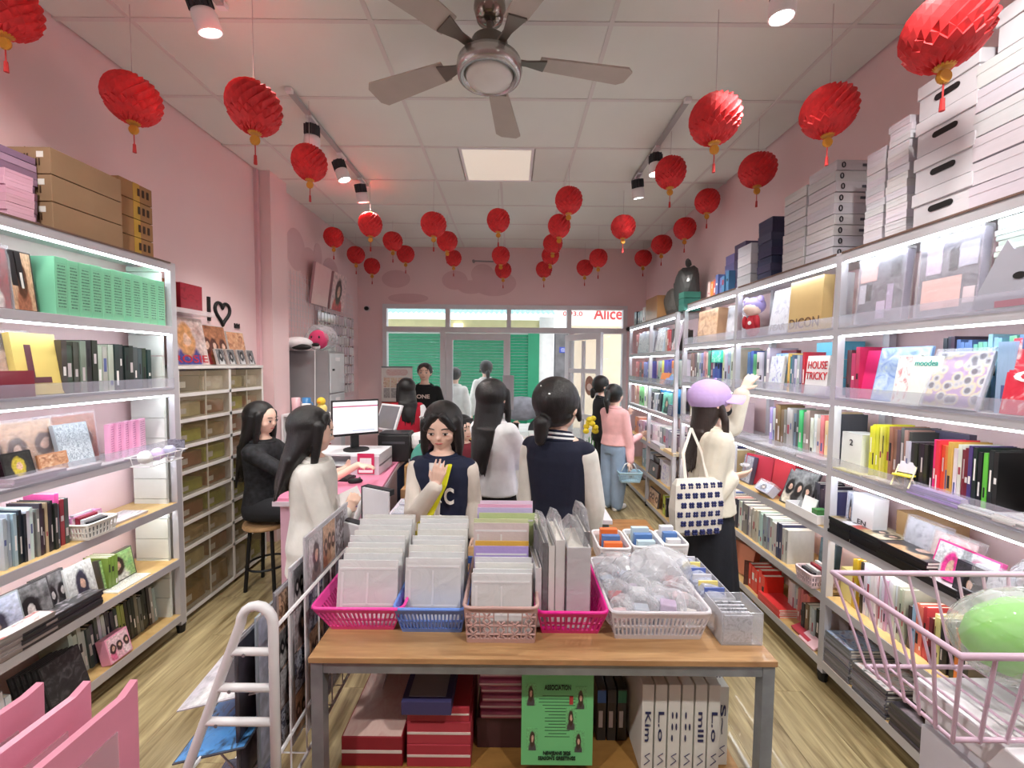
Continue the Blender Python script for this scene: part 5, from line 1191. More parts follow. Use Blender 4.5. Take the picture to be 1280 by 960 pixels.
m = MB(); m.box(0, .26, 0, .1, 0, .004); m.box(0, .26, 0, .004, .004, .05); m.box(0, .26, .096, .1, .004, .05); m.box(0, .004, .004, .096, .004, .05); m.box(.256, .26, .004, .096, .004, .05); m.build('tray', WHITE, wb_)
MB().box(.08, .18, .03, .036, .006, .12, Matrix.Rotation(R(-14), 4, 'X')).build('card', solid((240, 238, 234), .5), wb_); box('card', solid((70, 130, 70), .5), wb_, .19, .23, .02, .08, .006, .07)
row(RR, 2, 857, 912, [(200, 180, 190, 2), (230, 226, 230, 3), (120, 60, 80, 2), (90, 90, 130, 2), (220, 200, 160)], .22, .15, .06)
# second
row(RR, 1, 906, 988, [(90, 130, 180, 2), (60, 58, 64, 3), (230, 170, 150), (50, 48, 52, 2), (214, 220, 214, 2), (130, 130, 136, 4), (196, 190, 176, 4), (180, 200, 200, 2), (150, 150, 160, 3), (206, 214, 206, 3), (50, 60, 100, 2), (190, 190, 196, 2)], .215, .18, .02, hv=.01, noun='case')
album(RR, 1, 1002, .12, .21, .03, (60, 80, 90), RP('noise', [(50, 70, 80), (80, 100, 110), (40, 54, 64)], 58), d=.14, lean=4)
row(RR, 1, 857, 906, [(220, 220, 226, 3), (170, 140, 120, 2), (120, 130, 160, 3), (230, 220, 190, 2)], .21, .17, .04)
album(RR, 1, 1044, .08, .16, .10, (234, 222, 150), None, d=.08, lean=0, noun='yellow box')
album(RR, 1, 1040, .09, .14, .02, (70, 120, 130), None, d=.2, lean=1, z=.64)
row(RR, 1, 1062, 1090, [(206, 160, 50, 3), (60, 50, 40), (236, 236, 240, 4)], .25, .19, .06, hv=.006)
row(RR, 1, 1090, 1132, [(236, 236, 240, 2), (214, 60, 80), (230, 226, 232, 2), (210, 160, 190), (226, 222, 228, 4), (190, 184, 176, 3)], .24, .19, .05, hv=.006)
row(RR, 1, 1136, 1215, [(60, 58, 64), (160, 190, 220), (226, 120, 110, 2), (200, 70, 80, 2), (120, 40, 56), (232, 222, 150), (206, 200, 140), (40, 40, 44, 4), (216, 130, 60), (70, 66, 72, 2)], .2, .17, .05, hv=.02)
# bottom
album(RR, 0, 915, .2, .21, .05, (240, 160, 130), None, d=.03, lean=12, twist=14, noun='peach book')
row(RR, 0, 940, 962, [(226, 50, 46, 5)], .17, .14, .02, noun='case')
album(RR, 0, 938, .06, .17, .01, (90, 50, 44), RP('noise', [(60, 40, 40), (110, 70, 60), (40, 30, 30)], 60), d=.005, lean=4, twist=50)
stack(RR, 0, 958, .22, .14, 4, .014, (230, 60, 64), RP('noise', [(230, 50, 56), (236, 70, 72), (226, 60, 60)], 9), d=.0, noun='magazine')
row(RR, 0, 975, 1003, [(226, 226, 224, 4), (226, 140, 130, 3), (230, 120, 116, 2)], .2, .15, .1)
row(RR, 0, 1003, 1030, [(60, 56, 70), (130, 110, 80), (200, 204, 206, 2), (40, 40, 46), (214, 216, 220)], .19, .15, .05)
album(RR, 0, 1000, .14, .11, .02, (190, 60, 76), None, d=.01, lean=70, noun='red booklet'); album(RR, 0, 1012, .12, .12, .01, (240, 196, 204), None, d=.0, lean=60, noun='pink booklet')
row(RR, 0, 857, 910, [(150, 120, 70, 2), (190, 200, 80, 2), (60, 60, 66, 3), (226, 226, 226, 2)], .2, .16, .04)
stack(RR, 0, 1046, .16, .24, 13, .013, (130, 130, 140), RP('noise', [(60, 110, 190), (190, 210, 236), (120, 60, 90)], 61), d=.0, noun='magazine', cvar=30)
stack(RR, 0, 1083, .18, .24, 10, .013, (110, 108, 116), RP('noise', [(226, 160, 150), (236, 236, 240), (60, 56, 60)], 62), d=.0, noun='magazine', cvar=30)
stack(RR, 0, 1134, .2, .24, 8, .013, (70, 68, 74), RP('portrait', P_DRK, 63), d=.0, noun='magazine', cvar=20)
stack(RR, 0, 1192, .2, .24, 7, .013, (80, 78, 84), RP('portrait', P_BW, 64), d=.0, noun='magazine', cvar=20)
stack(RR, 0, 1258, .18, .24, 6, .013, (80, 78, 84), RP('noise', [(190, 180, 120), (226, 226, 230), (60, 60, 66)], 65), d=.0, noun='magazine', cvar=20)
row(RR, 0, 1060, 1130, [(220, 222, 226, 2), (60, 60, 66), (190, 196, 206, 3), (236, 236, 236, 3)], .27, .05, .255)
# ---- far rack -------------------------------------------------------
row(RF, 6, 788, 805, [(60, 60, 80), (40, 40, 60), (190, 190, 200), (230, 226, 226), (60, 56, 90)], .17, .14, .03, noun='box', z=2.2)
album(RF, 6, 803, .40, .26, .22, (176, 132, 88), None, d=.02, lean=0, noun='cardboard carton', z=2.197)
for i, (yv, rz_, c, s) in enumerate([(4.62, .22, (96, 94, 90), 5), (4.32, .34, (66, 68, 68), 6)]):
    t = thing('bundle_bag', 'x', 'bag', (1.8, yv, 2.197)); RF.reg(t, 6, ['grey', 'dark'][i] + ' wrapped bundle'); crumple('sack', solid(c, .5, coat=.15, bump=.7, bscale=9), t, (0, 0, rz_ * .75), (.12, .13, rz_ * .75), .12, s, zfloor=.001); crumple('knot', solid(c, .4), t, (0, 0, rz_ * 1.5 + .02), (.03, .03, .04), .2, s + 4, 2)
stack(RF, 6, 843, .12, .16, 3, .06, (60, 130, 116), d=.02, noun='teal box', carton=True, z=2.197)
row(RF, 5, 789, 809, [(200, 140, 140, 2), (170, 180, 190, 2), (206, 214, 220, 3)], .26, .18, .05)
album(RF, 5, 795, .5, .25, .03, (200, 206, 216), RP('noise', [(170, 180, 200), (220, 226, 232), (110, 130, 160)], 70), d=.01, lean=6)
album(RF, 5, 816, .22, .25, .03, (180, 200, 214), RP('noise', [(120, 160, 200), (226, 230, 234), (200, 200, 206)], 71), d=.02, lean=8, wrap=True)
row(RF, 5, 823, 837, [(180, 176, 176, 2), (196, 90, 90, 2), (80, 76, 80, 2)], .22, .18, .04)
album(RF, 5, 838, .13, .30, .02, (190, 176, 190), RP('portrait', [(196, 186, 196), (230, 226, 230), (120, 60, 70), (220, 180, 180)], 72), d=.0, lean=12)
row(RF, 4, 789, 809, [(200, 120, 120, 2), (110, 110, 120), (190, 90, 90), (130, 140, 200, 2), (110, 120, 190, 2)], .24, .18, .05)
row(RF, 4, 813, 846, [(190, 150, 150), (160, 170, 160, 2), (236, 226, 120), (110, 90, 190, 2), (90, 70, 170, 2), (236, 130, 60), (80, 160, 170, 2), (220, 224, 226, 2)], .25, .18, .06)
album(RF, 4, 822, .24, .12, .02, (240, 140, 70), None, d=.02, lean=12); album(RF, 4, 829, .2, .12, .02, (80, 170, 180), RP('noise', [(90, 180, 190), (90, 110, 190), (200, 226, 226)], 73), d=.0, lean=30)
row(RF, 3, 789, 806, [(200, 150, 140, 2), (130, 200, 120, 2), (226, 226, 210, 2)], .24, .18, .05)
album(RF, 3, 808, .6, .26, .03, (60, 160, 230), None, d=.16, lean=3, noun='blue board')
row(RF, 3, 810, 822, [(40, 44, 60, 2), (190, 200, 210, 2), (60, 60, 80, 2)], .2, .16, .03, lean=.2)
album(RF, 3, 825, .24, .22, .04, (110, 200, 180), RP('portrait', [(110, 204, 180), (130, 214, 190), (60, 110, 100), (40, 60, 60)], 74), d=.03, lean=4)
album(RF, 3, 836, .13, .11, .05, (90, 96, 130), RP('text', [(90, 96, 130), (226, 226, 236)], 75), d=-.01, lean=6)
row(RF, 2, 789, 846, [(220, 130, 90, 2), (226, 180, 190, 3), (190, 170, 200, 3), (236, 226, 226, 3), (150, 150, 160, 4), (110, 100, 110, 3)], .2, .16, .06)
stack(RF, 2, 815, .3, .13, 3, .012, (190, 190, 196), d=-.005, noun='card pack'); stack(RF, 2, 832, .25, .13, 3, .012, (226, 200, 150), d=-.005, noun='card pack')
row(RF, 1, 800, 825, [(150, 190, 206, 2), (190, 206, 210, 2), (60, 40, 40, 2), (200, 200, 206)], .22, .18, .05); album(RF, 1, 826, .2, .22, .08, (226, 226, 234), RP('noise', [(220, 220, 232), (236, 236, 242), (150, 150, 220)], 76), d=.03, lean=2, noun='white box')
album(RF, 1, 812, .3, .16, .02, (60, 44, 44), RP('portrait', [(60, 40, 40), (90, 60, 60), (30, 22, 22), (30, 30, 34)], 77), d=.01, lean=6)
album(RF, 0, 812, .3, .17, .02, (90, 80, 84), RP('group', P_TAN, 78), d=.02, lean=6); book(RF, 0, 4.35, .08, .05, .21, .18, (190, 206, 70), .03); book(RF, 0, 4.29, .08, .03, .2, .18, (50, 52, 60), .03)
row(RF, 0, 838, 846, [(226, 226, 230, 3)], .18, .16, .04)
for rk in (RL, RR, RF): rk.finish()
# ================================================================== drawer cabinet on the left
CX, CY0, CY1, CH_ = -2.08, 2.57, 3.46, 1.645
dc = thing('drawer_cabinet', 'white cabinet of clear-fronted drawers below the album display, left wall', 'cabinet', (0, 0, 0))
CAB = solid((236, 232, 228), .45)
m = MB()
box('carcass', CAB, dc, XL + .005, CX - .004, CY0 + .01, CY1 - .01, .03, .05)
box('side', CAB, dc, XL + .005, CX, CY0, CY0 + .018, 0, CH_); box('side', CAB, dc, XL + .005, CX, CY1 - .018, CY1, 0, CH_)
box('top', CAB, dc, XL + .005, CX + .004, CY0, CY1, CH_ - .02, CH_); box('divider', CAB, dc, XL + .005, CX, 3.045, 3.065, .05, CH_ - .02)
zs = [.05, .30] + [.30 + .1656 * k for k in range(1, 9)]
for z in zs[1:-1]: box('rail', CAB, dc, XL + .02, CX, CY0 + .018, CY1 - .018, z - .011, z + .011)
SMOKE = clear((150, 130, 90), .12, .08)
GOODS = [(206, 196, 150), (170, 176, 80), (180, 150, 110), (214, 206, 190), (120, 110, 100), (190, 196, 90), (150, 90, 80), (196, 170, 130), (90, 84, 84), (220, 214, 206)]
rown = ['bottom', 'eighth', 'seventh', 'sixth', 'fifth', 'fourth', 'third', 'second', 'top']
for r in range(9):
    za, zb = zs[r] + .012, zs[r + 1] - .012
    for c, (ya, yb) in enumerate(((CY0 + .02, 3.043), (3.067, CY1 - .02))):
        d = bpy.data.objects.new('drawer', None); COL.objects.link(d); d.parent = dc
        box('front', SMOKE, d, CX - .008, CX - .003, ya, yb, za, zb)
        box('tray', solid((196, 190, 178), .5), d, XL + .02, CX - .012, ya, yb, za, za + .006)
        box('stop', solid((206, 200, 190), .5), d, CX - .012, CX - .004, (ya + yb) / 2 - .004, (ya + yb) / 2 + .004, za, zb)
        for k in range(2):
            a = ya + .01 + k * (yb - ya) / 2; b_ = a + (yb - ya) / 2 - .03; hh = (zb - za) * random.uniform(.5, .85)
            cc = (150, 106, 62) if r == 0 and c == 0 else random.choice(GOODS)
            g = thing('packed_goods', f"{cname(cc)} packet, {['left', 'right'][k]} half of the {rown[r]} row drawer, {['nearer', 'farther'][c]} column", 'packet', (0, 0, 0), group='goods in the clear drawers')
            MB().box(XL + .04, CX - .03, a, b_, za + .008, za + hh).build('pouch', solid(cc, .4, coat=.4, var=.3, vscale=14), g, bevel=.006)
            box('tag', solid((236, 232, 226), .5), g, CX - .029, CX - .028, a + .02, a + .07, za + hh * .3, za + hh * .65)
# display on top of the cabinet
ROS = [(190, 120, 100), (220, 170, 140), (70, 40, 40), (120, 60, 70)]
def standee_album(lab, y, wd, h, mat, x, z=CH_, lean=10, txt=None, cat='album'):
    M = Matrix.Translation((x, y, z + .02 * math.sin(R(lean)))) @ Matrix.Rotation(PI / 2, 4, 'Z') @ Matrix.Rotation(-R(lean), 4, 'X')
    o = tag(obj('album', MB().box(0, wd, 0, .015, 0, h).mesh('album'), solid((200, 190, 186), .4), M=M), lab, cat, 'albums on the drawer cabinet')
    panel('cover_print', mat, o, .004, wd - .004, .004, h - .004)
    if txt: lettering(txt, solid((180, 36, 50), .4), o, wd / 2, h * .13, wd * .92, h * .16)
    return o
standee_album('large curly-haired album cover with red ROSIE lettering on drawer cabinet', 2.60, .31, .32, picture('portrait', [(170, 130, 120), (226, 210, 206), (206, 150, 100), (64, 66, 140)], 80), -2.12, txt='ROSIE')
standee_album('brown photo album behind the tiny framed photos on drawer cabinet', 2.90, .27, .29, picture('group', [(150, 96, 66), (190, 130, 96), (90, 50, 40), (150, 50, 56)], 81), -2.15)
standee_album('small tan swirl-covered album at the cabinet end', 3.17, .2, .26, picture('noise', [(150, 96, 70), (206, 150, 112), (226, 186, 150)], 82), -2.14)
for i in range(4): standee_album(f'tiny black and white framed photo, {ORD[i]} of four on the cabinet', 2.97 + i * .115, .085, .12, picture('portrait', P_BW, 83 + i), -2.10, lean=14, cat='photo')
ws = thing('acrylic_wall_shelf', 'clear acrylic ledge on the pink wall holding a red album', 'shelf', (0, 0, 0))
box('ledge', clear((235, 225, 228), .35), ws, XL, XL + .16, 2.56, 3.0, 1.99, 1.998); box('lip', clear((235, 225, 228), .3), ws, XL + .157, XL + .16, 2.56, 3.0, 1.998, 2.02)
a = tag(obj('album', MB().box(0, .19, 0, .05, 0, .19).mesh('album'), solid((146, 28, 46), .4, coat=.4), M=Matrix.Translation((-2.17, 2.73, 2.0)) @ Matrix.Rotation(PI / 2, 4, 'Z')), 'dark red album on the clear wall ledge', 'album')
panel('cover_print', picture('noise', [(130, 22, 40), (160, 36, 54), (150, 30, 48)], 90), a, .004, .186, .004, .186)
a = tag(obj('album', MB().box(0, .12, 0, .03, 0, .19).mesh('album'), solid((150, 90, 60), .4), M=Matrix.Translation((-2.18, 2.59, 2.0)) @ Matrix.Rotation(PI / 2, 4, 'Z')), 'brown and gold album left of the dark red one', 'album'); panel('cover_print', picture('portrait', [(150, 60, 50), (190, 120, 60), (90, 40, 40), (220, 180, 90)], 91), a, .004, .116, .004, .186)
# black heart lettering on the wall
hb = thing('wall_lettering', 'black stroke and heart outline stuck on the pink wall', 'wall decal', (XL, 0, 0))
hp = []
for k in range(40):
    tt = 2 * PI * k / 40; hp.append((.0052 * 16 * math.sin(tt) ** 3, .0052 * (13 * math.cos(tt) - 5 * math.cos(2 * tt) - 2 * math.cos(3 * tt) - math.cos(4 * tt))))
MB().tube([(.006, 3.30 + u, 2.06 + v * 1.15) for u, v in hp], .013, 8, closed=True).build('heart', BLACK, hb, smooth=True)
box('stroke', BLACK, hb, 0, .012, 3.14, 3.165, 1.98, 2.16)
MB().prism([(0, 0), (.06, 0), (.06, .04), (.045, .02), (.03, .04), (.015, .02), (0, .04)], 0, .01, Matrix(((0, 0, 1, 0), (1, 0, 0, 3.44), (0, 1, 0, 1.95), (0, 0, 0, 1)))).build('crown', BLACK, hb)
# ================================================================== wire grid with packets, canvases, locker
gp = thing('wire_grid_panel', 'white wire grid on the left wall beyond the pillar', 'grid panel', (XL + .03, 0, 0))
GW = solid((226, 214, 218), .4)
m = MB()
k = 0
y = 4.1
while y <= 5.95: m.box(-.002, .002, y - .002, y + .002, 1.2, 2.62); y += .06
m.build('upright_wire', GW, gp)['kind'] = 'stuff'
m = MB(); z = 1.2
while z <= 2.63: m.box(-.004, 0, 4.1, 5.95, z - .002, z + .002); z += .06
m.build('cross_wire', GW, gp)['kind'] = 'stuff'
pk = MB().box(-.003, .003, -.035, .035, -.1, 0).mesh('packet'); ph = MB().box(-.004, .004, -.036, .036, 0, .022).mesh('header')
for r in range(8):
    for c in range(13):
        y = 4.86 + c * .083; z = 2.26 - r * .128
        if y > 5.93: continue
        o = obj('hanging_packet', pk, random.choice([clear((230, 222, 226), .55, .1), clear((220, 205, 214), .7, .1), clear((235, 235, 235), .6, .1)]), loc=(XL + .045 + random.uniform(0, .006), y, z))
        tag(o, f'clear accessory packet on the wire grid, {ORD[r]} row down, {ORD[c]} from the pillar', 'packet', 'packets hung on the wire grid')
        obj('header', ph, solid(random.choice([(200, 190, 192), (170, 160, 166), (226, 222, 224), (150, 120, 130)]), .5), o)
        obj('charm', MB().ell((.004, 0, -.05), (.003, .018, .024), nu=8, nv=6).mesh('charm') if r == 0 and c == 0 else bpy.data.meshes['charm'], solid(random.choice([(190, 150, 160), (120, 110, 116), (210, 206, 210), (160, 130, 90)]), .4), o)
for i, (y, lab) in enumerate([(4.66, 'pink canvas print leaning on the wire grid'), (5.13, 'canvas print of a figure in red on the wire grid')]):
    M = Matrix.Translation((XL + .05, y, 2.33)) @ Matrix.Rotation(PI / 2, 4, 'Z') @ Matrix.Rotation(R(8), 4, 'X')
    o = tag(obj('canvas_print', MB().box(0, .40, 0, .03, 0, .46).mesh('canvas'), solid((196, 150, 156), .6), M=M), lab, 'canvas', 'canvases on the wire grid')
    panel('print', picture('noise', [(240, 196, 196), (242, 200, 200), (238, 190, 192)], 92) if i == 0 else picture('portrait', [(240, 214, 214), (240, 206, 206), (60, 40, 40), (206, 40, 60)], 93), o, .0, .40, .0, .46)
lk = thing('metal_locker', 'grey metal locker with stacked doors beneath the plush toys', 'locker', (0, 0, 0))
LG = solid((150, 148, 150), .45, metal=.1); LG2 = solid((206, 208, 212), .4, metal=.1)
box('body', LG, lk, XL + .005, -1.87, 4.22, 4.60, .04, 1.79, .003)
for i in range(4):
    z = .08 + i * .425
    d = bpy.data.objects.new('locker_door', None); COL.objects.link(d); d.parent = lk
    box('door_sheet', LG2, d, -1.869, -1.855, 4.235, 4.585, z, z + .41, .004); box('lock', DARK, d, -1.855, -1.845, 4.28, 4.315, z + .23, z + .25); box('name_plate', WHITE, d, -1.855, -1.852, 4.35, 4.46, z + .33, z + .37)
for y in (4.26, 4.56): box('foot', DARK, lk, -2.2, -1.9, y - .02, y + .02, 0, .04)
tag(MB().tube([(-2.0, 4.21, 1.80), (-2.0, 4.205, 1.6), (-2.005, 4.205, 1.2), (-2.0, 4.206, .95)], .005, 6).build('white_cable', WHITE), 'white cable hanging down the locker side', 'cable')
pt = thing('wrapped_plush', 'pink-nosed plush in a clear bag atop the locker', 'plush toy', (-2.04, 4.44, 1.79))
crumple('bag', WRAP, pt, (.0, .0, .14), (.17, .15, .14), .1, 11, zfloor=.002)
MB().ell((.02, -.1, .12), (.10, .08, .10)).build('head', solid((226, 70, 120), .8), pt, smooth=True); MB().ell((.04, -.19, .04), (.035, .03, .03)).build('muzzle', WHITE, pt, smooth=True); MB().ell((.04, -.21, .06), (.04, .02, .02)).build('nose', BLACK, pt, smooth=True)
for s in (-1, 1): MB().ell((.02 + s * .04, -.178, .14), (.008, .006, .014)).build('eye', DARK, pt)
pb = thing('plush_cushion', 'white and black plush lying on the locker edge', 'plush toy', (-2.16, 3.98, 1.79))
MB().ell((.0, .22, .07), (.13, .16, .068)).build('body', solid((226, 222, 224), .9, bump=.3), pb, smooth=True); MB().ell((-.06, .09, .06), (.05, .04, .035)).ell((.08, .12, .03), (.1, .04, .03)).build('paw', BLACK, pb, smooth=True)
# side shelf with cups beside the locker
ss = thing('small_white_shelf', 'small white shelf unit holding cups beside the locker', 'shelf', (0, 0, 0))
box('board', WHITE, ss, -2.16, -1.70, 3.86, 4.1, 1.16, 1.18); box('side', WHITE, ss, -2.16, -2.14, 3.86, 4.1, 0, 1.16); box('side', WHITE, ss, -1.72, -1.70, 3.86, 4.1, 0, 1.16)
for i, (x, c, h, l) in enumerate([(-2.08, (236, 190, 196), .15, 'pink animal cup at the left end of the small shelf'), (-1.98, (60, 130, 190), .15, 'blue tumbler on the small shelf'), (-1.95, (240, 232, 230), .10, 'white patterned mug on the small shelf')]):
    t = thing('cup', l, 'cup', (x, 3.98 - .07 * (i == 2), 1.18), group='cups on the small shelf'); MB().lathe([(.03, 0), (.036, .01), (.04, h), (.036, h), (.032, .012)], 18).build('body', solid(c, .3, coat=.4), t, smooth=True); MB().tube([(.038, 0, h * .3), (.06, 0, h * .4), (.06, 0, h * .65), (.038, 0, h * .75)], .005, 6).build('handle', solid(c, .3), t)
t = thing('duck_toy', 'yellow duck toy on the small shelf', 'toy', (-1.82, 3.95, 1.18)); MB().ell((0, 0, .05), (.05, .05, .05)).build('body', solid((238, 214, 130), .6), t, smooth=True); MB().ell((0, -.01, .12), (.04, .04, .04)).build('head', solid((244, 206, 60), .6), t, smooth=True); MB().ell((0, -.05, .115), (.015, .015, .007)).build('beak', solid((236, 130, 40), .5), t)
# ================================================================== counter
CZ = .80
ct = thing('sales_counter', 'pink-topped sales counter with mauve side panels', 'counter', (0, 0, 0))
PKT = solid((232, 140, 172), .4, var=.03); MAU = solid((176, 156, 172), .5)
def quad(name, mat, parent, pts, z0, z1): return MB().prism(pts, z0, z1).build(name, mat, parent)
quad('top', PKT, ct, [(-1.52, 2.62), (-.88, 2.62), (-1.0, 3.62), (-1.0, 4.1), (-1.52, 4.1)], CZ - .02, CZ)
quad('edge_band', solid((206, 190, 200), .5), ct, [(-1.53, 2.61), (-.872, 2.61), (-.992, 3.62), (-.992, 4.11), (-1.53, 4.11)], CZ - .05, CZ - .02)
quad('side_panel', MAU, ct, [(-.91, 2.66), (-.89, 2.66), (-1.01, 3.62), (-1.03, 3.62)], 0, CZ - .05); quad('front_panel', solid((214, 170, 190), .5), ct, [(-1.5, 2.65), (-.91, 2.65), (-.91, 2.67), (-1.5, 2.67)], 0, CZ - .05)
bxp = thing('lilac_display_box', 'pale lilac box stand topped with clear packets, beside the counter', 'display box', (-.66, 2.62, 0))
box('body', solid((206, 196, 214), .5), bxp, -.19, .16, 0, .55, 0, .60, .004); box('rim', solid((222, 214, 228), .5), bxp, -.195, .165, -.005, .555, .60, .62)
for i in range(14):
    p = (-.66 - .15 + (i % 3) * .10, 2.66 + (i // 3) * .095, .622 + (i % 2) * .012); t = tag(MB().box(0, .09, 0, .085, 0, .03).build('clear_packet', WRAP, None, p, bevel=.006), f'clear packet on the lilac box stand, {ORD[i // 3]} row back, {["left", "middle", "right"][i % 3]}', 'packet', 'packets on the lilac box'); box('insert', solid((190, 190, 206), .4), t, .008, .082, .008, .077, .006, .02)
# monitor, facing the viewer's left-front
mo = thing('computer_monitor', 'black-framed monitor with a white page on the pink counter', 'monitor', (-1.27, 3.36, .96), rz=R(34))
box('bezel', solid((22, 22, 24), .35), mo, -.185, .185, .0, .035, .12, .41, .004); box('screen', glow((226, 224, 228), .45), mo, -.175, .175, -.003, .001, .14, .398)
panel('screen_bar', glow((170, 70, 110), .35), mo, -.175, .175, .355, .364, -.003); panel('screen_text', glow((170, 180, 196), .5), mo, -.03, .15, .155, .165, -.003)
box('neck', DARK, mo, -.03, .03, .03, .07, .0, .3); MB().lathe([(.001, 0), (.1, 0), (.1, .012), (.001, .016)], 24).build('base', DARK, mo)
os_ = thing('desk_organiser', 'white two-tier desk riser under the monitor with red notice', 'desk riser', (-1.30, 3.20, CZ))
W2 = solid((232, 232, 236), .4)
box('board', W2, os_, -.32, .27, 0, .34, .145, .16); box('board', W2, os_, -.32, .27, 0.0, .34, .065, .075); box('side', W2, os_, .255, .27, 0, .34, 0, .145); box('side', solid((130, 170, 200), .5), os_, -.32, -.305, 0, .34, 0, .145)
box('front_drawer', solid((206, 200, 208), .4), os_, .05, .27, -.012, 0, 0.0, .145)
ns = thing('red_notice_card', 'pinkish red payment notice card fixed to the desk riser', 'sign', (-1.13, 3.185, CZ))
box('card', solid((206, 50, 96), .4), ns, -.065, .065, -.004, .0, .01, .17); panel('white_panel', WHITE, ns, -.045, .045, .055, .135, -.005); panel('white_strip', WHITE, ns, -.055, .055, .02, .042, -.005)
kb = thing('keyboard', 'black keyboard on the pink counter', 'keyboard', (-1.36, 3.02, CZ), rz=R(-8))
box('base', DARK, kb, -.2, .16, 0, .13, 0, .014, .002)
km = MB().box(0, .02, 0, .019, .014, .02).mesh('key')
for r in range(5):
    for c in range(15): obj('key', km, solid((36, 36, 40), .5), kb, loc=(-.194 + c * .0234, .008 + r * .0235, 0))
ms = thing('computer_mouse', 'black mouse under the hand on the counter', 'mouse', (-1.135, 2.98, CZ), rz=R(-70)); MB().ell((0, 0, .012), (.03, .052, .022)).build('shell', BLACK, ms, smooth=True); MB().cyl((-.004, .03, .034), (.004, .03, .034), .008, n=12).build('wheel', STEEL, ms)
pr = thing('receipt_printer', 'dark receipt printer behind the desk riser', 'printer', (-1.02, 3.62, CZ)); box('body', DARK, pr, -.16, .12, 0, .2, 0, .24, .01); box('slot', solid((70, 70, 76), .5), pr, -.12, .08, -.003, 0, .16, .18); box('lid', solid((50, 50, 54), .4), pr, -.15, .11, .01, .19, .24, .255, .004)
po = thing('point_of_sale_tablet', 'white tilted sales tablet next to the monitor', 'tablet', (-1.21, 3.92, CZ + .14), rz=R(-35))
MB().box(-.15, .15, -.012, .012, 0, .26, Matrix.Translation((0, 0, .09)) @ Matrix.Rotation(R(-22), 4, 'X')).build('housing', W2, po, bevel=.006); MB().box(-.13, .13, -.016, -.012, .02, .24, Matrix.Translation((0, 0, .09)) @ Matrix.Rotation(R(-22), 4, 'X')).build('screen', solid((120, 122, 128), .2, coat=.6), po)
MB().cyl((0, .08, -.14), (0, .08, .2), .025).build('stand', W2, po); box('base', W2, po, -.1, .1, .0, .16, -.14, -.12)
pn = thing('wooden_pen_rack', 'wooden pen rack full of pens behind the counter', 'pen rack', (-.80, 3.45, .62))
box('frame', wood((190, 140, 90), (220, 176, 120), .5), pn, -.1, .16, 0, .1, 0, .05); box('frame', wood((190, 140, 90), (220, 176, 120), .5), pn, -.1, .16, 0, .1, .17, .19)
for s in (-.1, .145): box('side', wood((190, 140, 90), (220, 176, 120), .5), pn, s, s + .015, 0, .1, .05, .17)
for k in range(11): MB().cyl((-.07 + k * .02, .05, .05), (-.07 + k * .02, .045, .22 + random.uniform(0, .02)), .005, n=8).build('pen', solid(random.choice([(240, 240, 240), (226, 206, 206), (190, 190, 200)]), .4), pn)
box('pedestal', solid((196, 150, 110), .6), pn, -.12, .18, -.05, .15, -.62, 0)
tb = thing('tissue_bouquet', 'bunch of white tissue bags behind the red notice', 'bag', (-.80, 3.75, .0)); crumple('tissue', solid((240, 236, 236), .6, var=.12, vscale=12), tb, (0, 0, .95), (.12, .1, .13), .18, 31); MB().cyl((0, 0, 0), (0, 0, .85), .1, .07).build('stand', solid((220, 190, 160), .6), tb)
bs = thing('brown_display_ledge', 'tan wooden ledge behind the kid in varsity jacket', 'display stand', (-.62, 4.1, 0)); box('top', wood((196, 150, 90), (226, 180, 120), .5), bs, -.2, .3, 0, .3, .9, .94); box('body', solid((190, 150, 110), .6), bs, -.17, .27, .03, .27, 0, .9)
st = thing('wooden_stool', 'round wooden stool with black legs by the drawer cabinet', 'stool', (-1.82, 3.04, 0))
MB().lathe([(.001, .46), (.155, .46), (.16, .47), (.155, .49), (.001, .49)], 28).build('seat', wood((170, 130, 90), (200, 160, 116), .4), st)
for k in range(4): a = PI / 4 + k * PI / 2; MB().cyl((.15 * math.cos(a), .15 * math.sin(a), 0), (.11 * math.cos(a), .11 * math.sin(a), .46), .013, n=10).build('leg', BLACK, st)
MB().tube([(.14 * math.cos(2 * PI * k / 24), .14 * math.sin(2 * PI * k / 24), .17) for k in range(24)], .008, 6, closed=True).build('foot_ring', BLACK, st)
# posters by the window
ps = thing('notice_board', 'white notice with red heading above a red poster', 'poster', (-1.62, 5.9, 0))
box('stand', STEEL, ps, -.24, .2, 0, .02, .3, 1.62); panel('sheet', solid((232, 226, 222), .5), ps, -.24, .20, 1.12, 1.6, -.001); panel('sheet', solid((196, 52, 36), .5), ps, -.24, .20, .4, 1.11, -.001)
panel('heading', picture('text', [(232, 226, 222), (190, 40, 40)], 77), ps, -.2, .16, 1.49, 1.58, -.0025)
for k in range(8): panel('print', picture('noise', [[(190, 60, 60), (236, 226, 210), (200, 150, 60)], [(210, 206, 206), (150, 146, 146), (230, 226, 226)]][k // 4], 95 + k), ps, -.21 + (k % 4) * .103, -.12 + (k % 4) * .103, 1.32 - .15 * (k // 4), 1.46 - .15 * (k // 4), -.0025)
panel('print', picture('noise', [(190, 50, 36), (200, 60, 40), (230, 150, 110)], 120), ps, -.18, .0, .75, 1.0, -.0025)
box('foot', STEEL, ps, -.2, .16, -.12, .14, 0, .02); box('pole', STEEL, ps, -.04, .0, .0, .02, .02, .3)
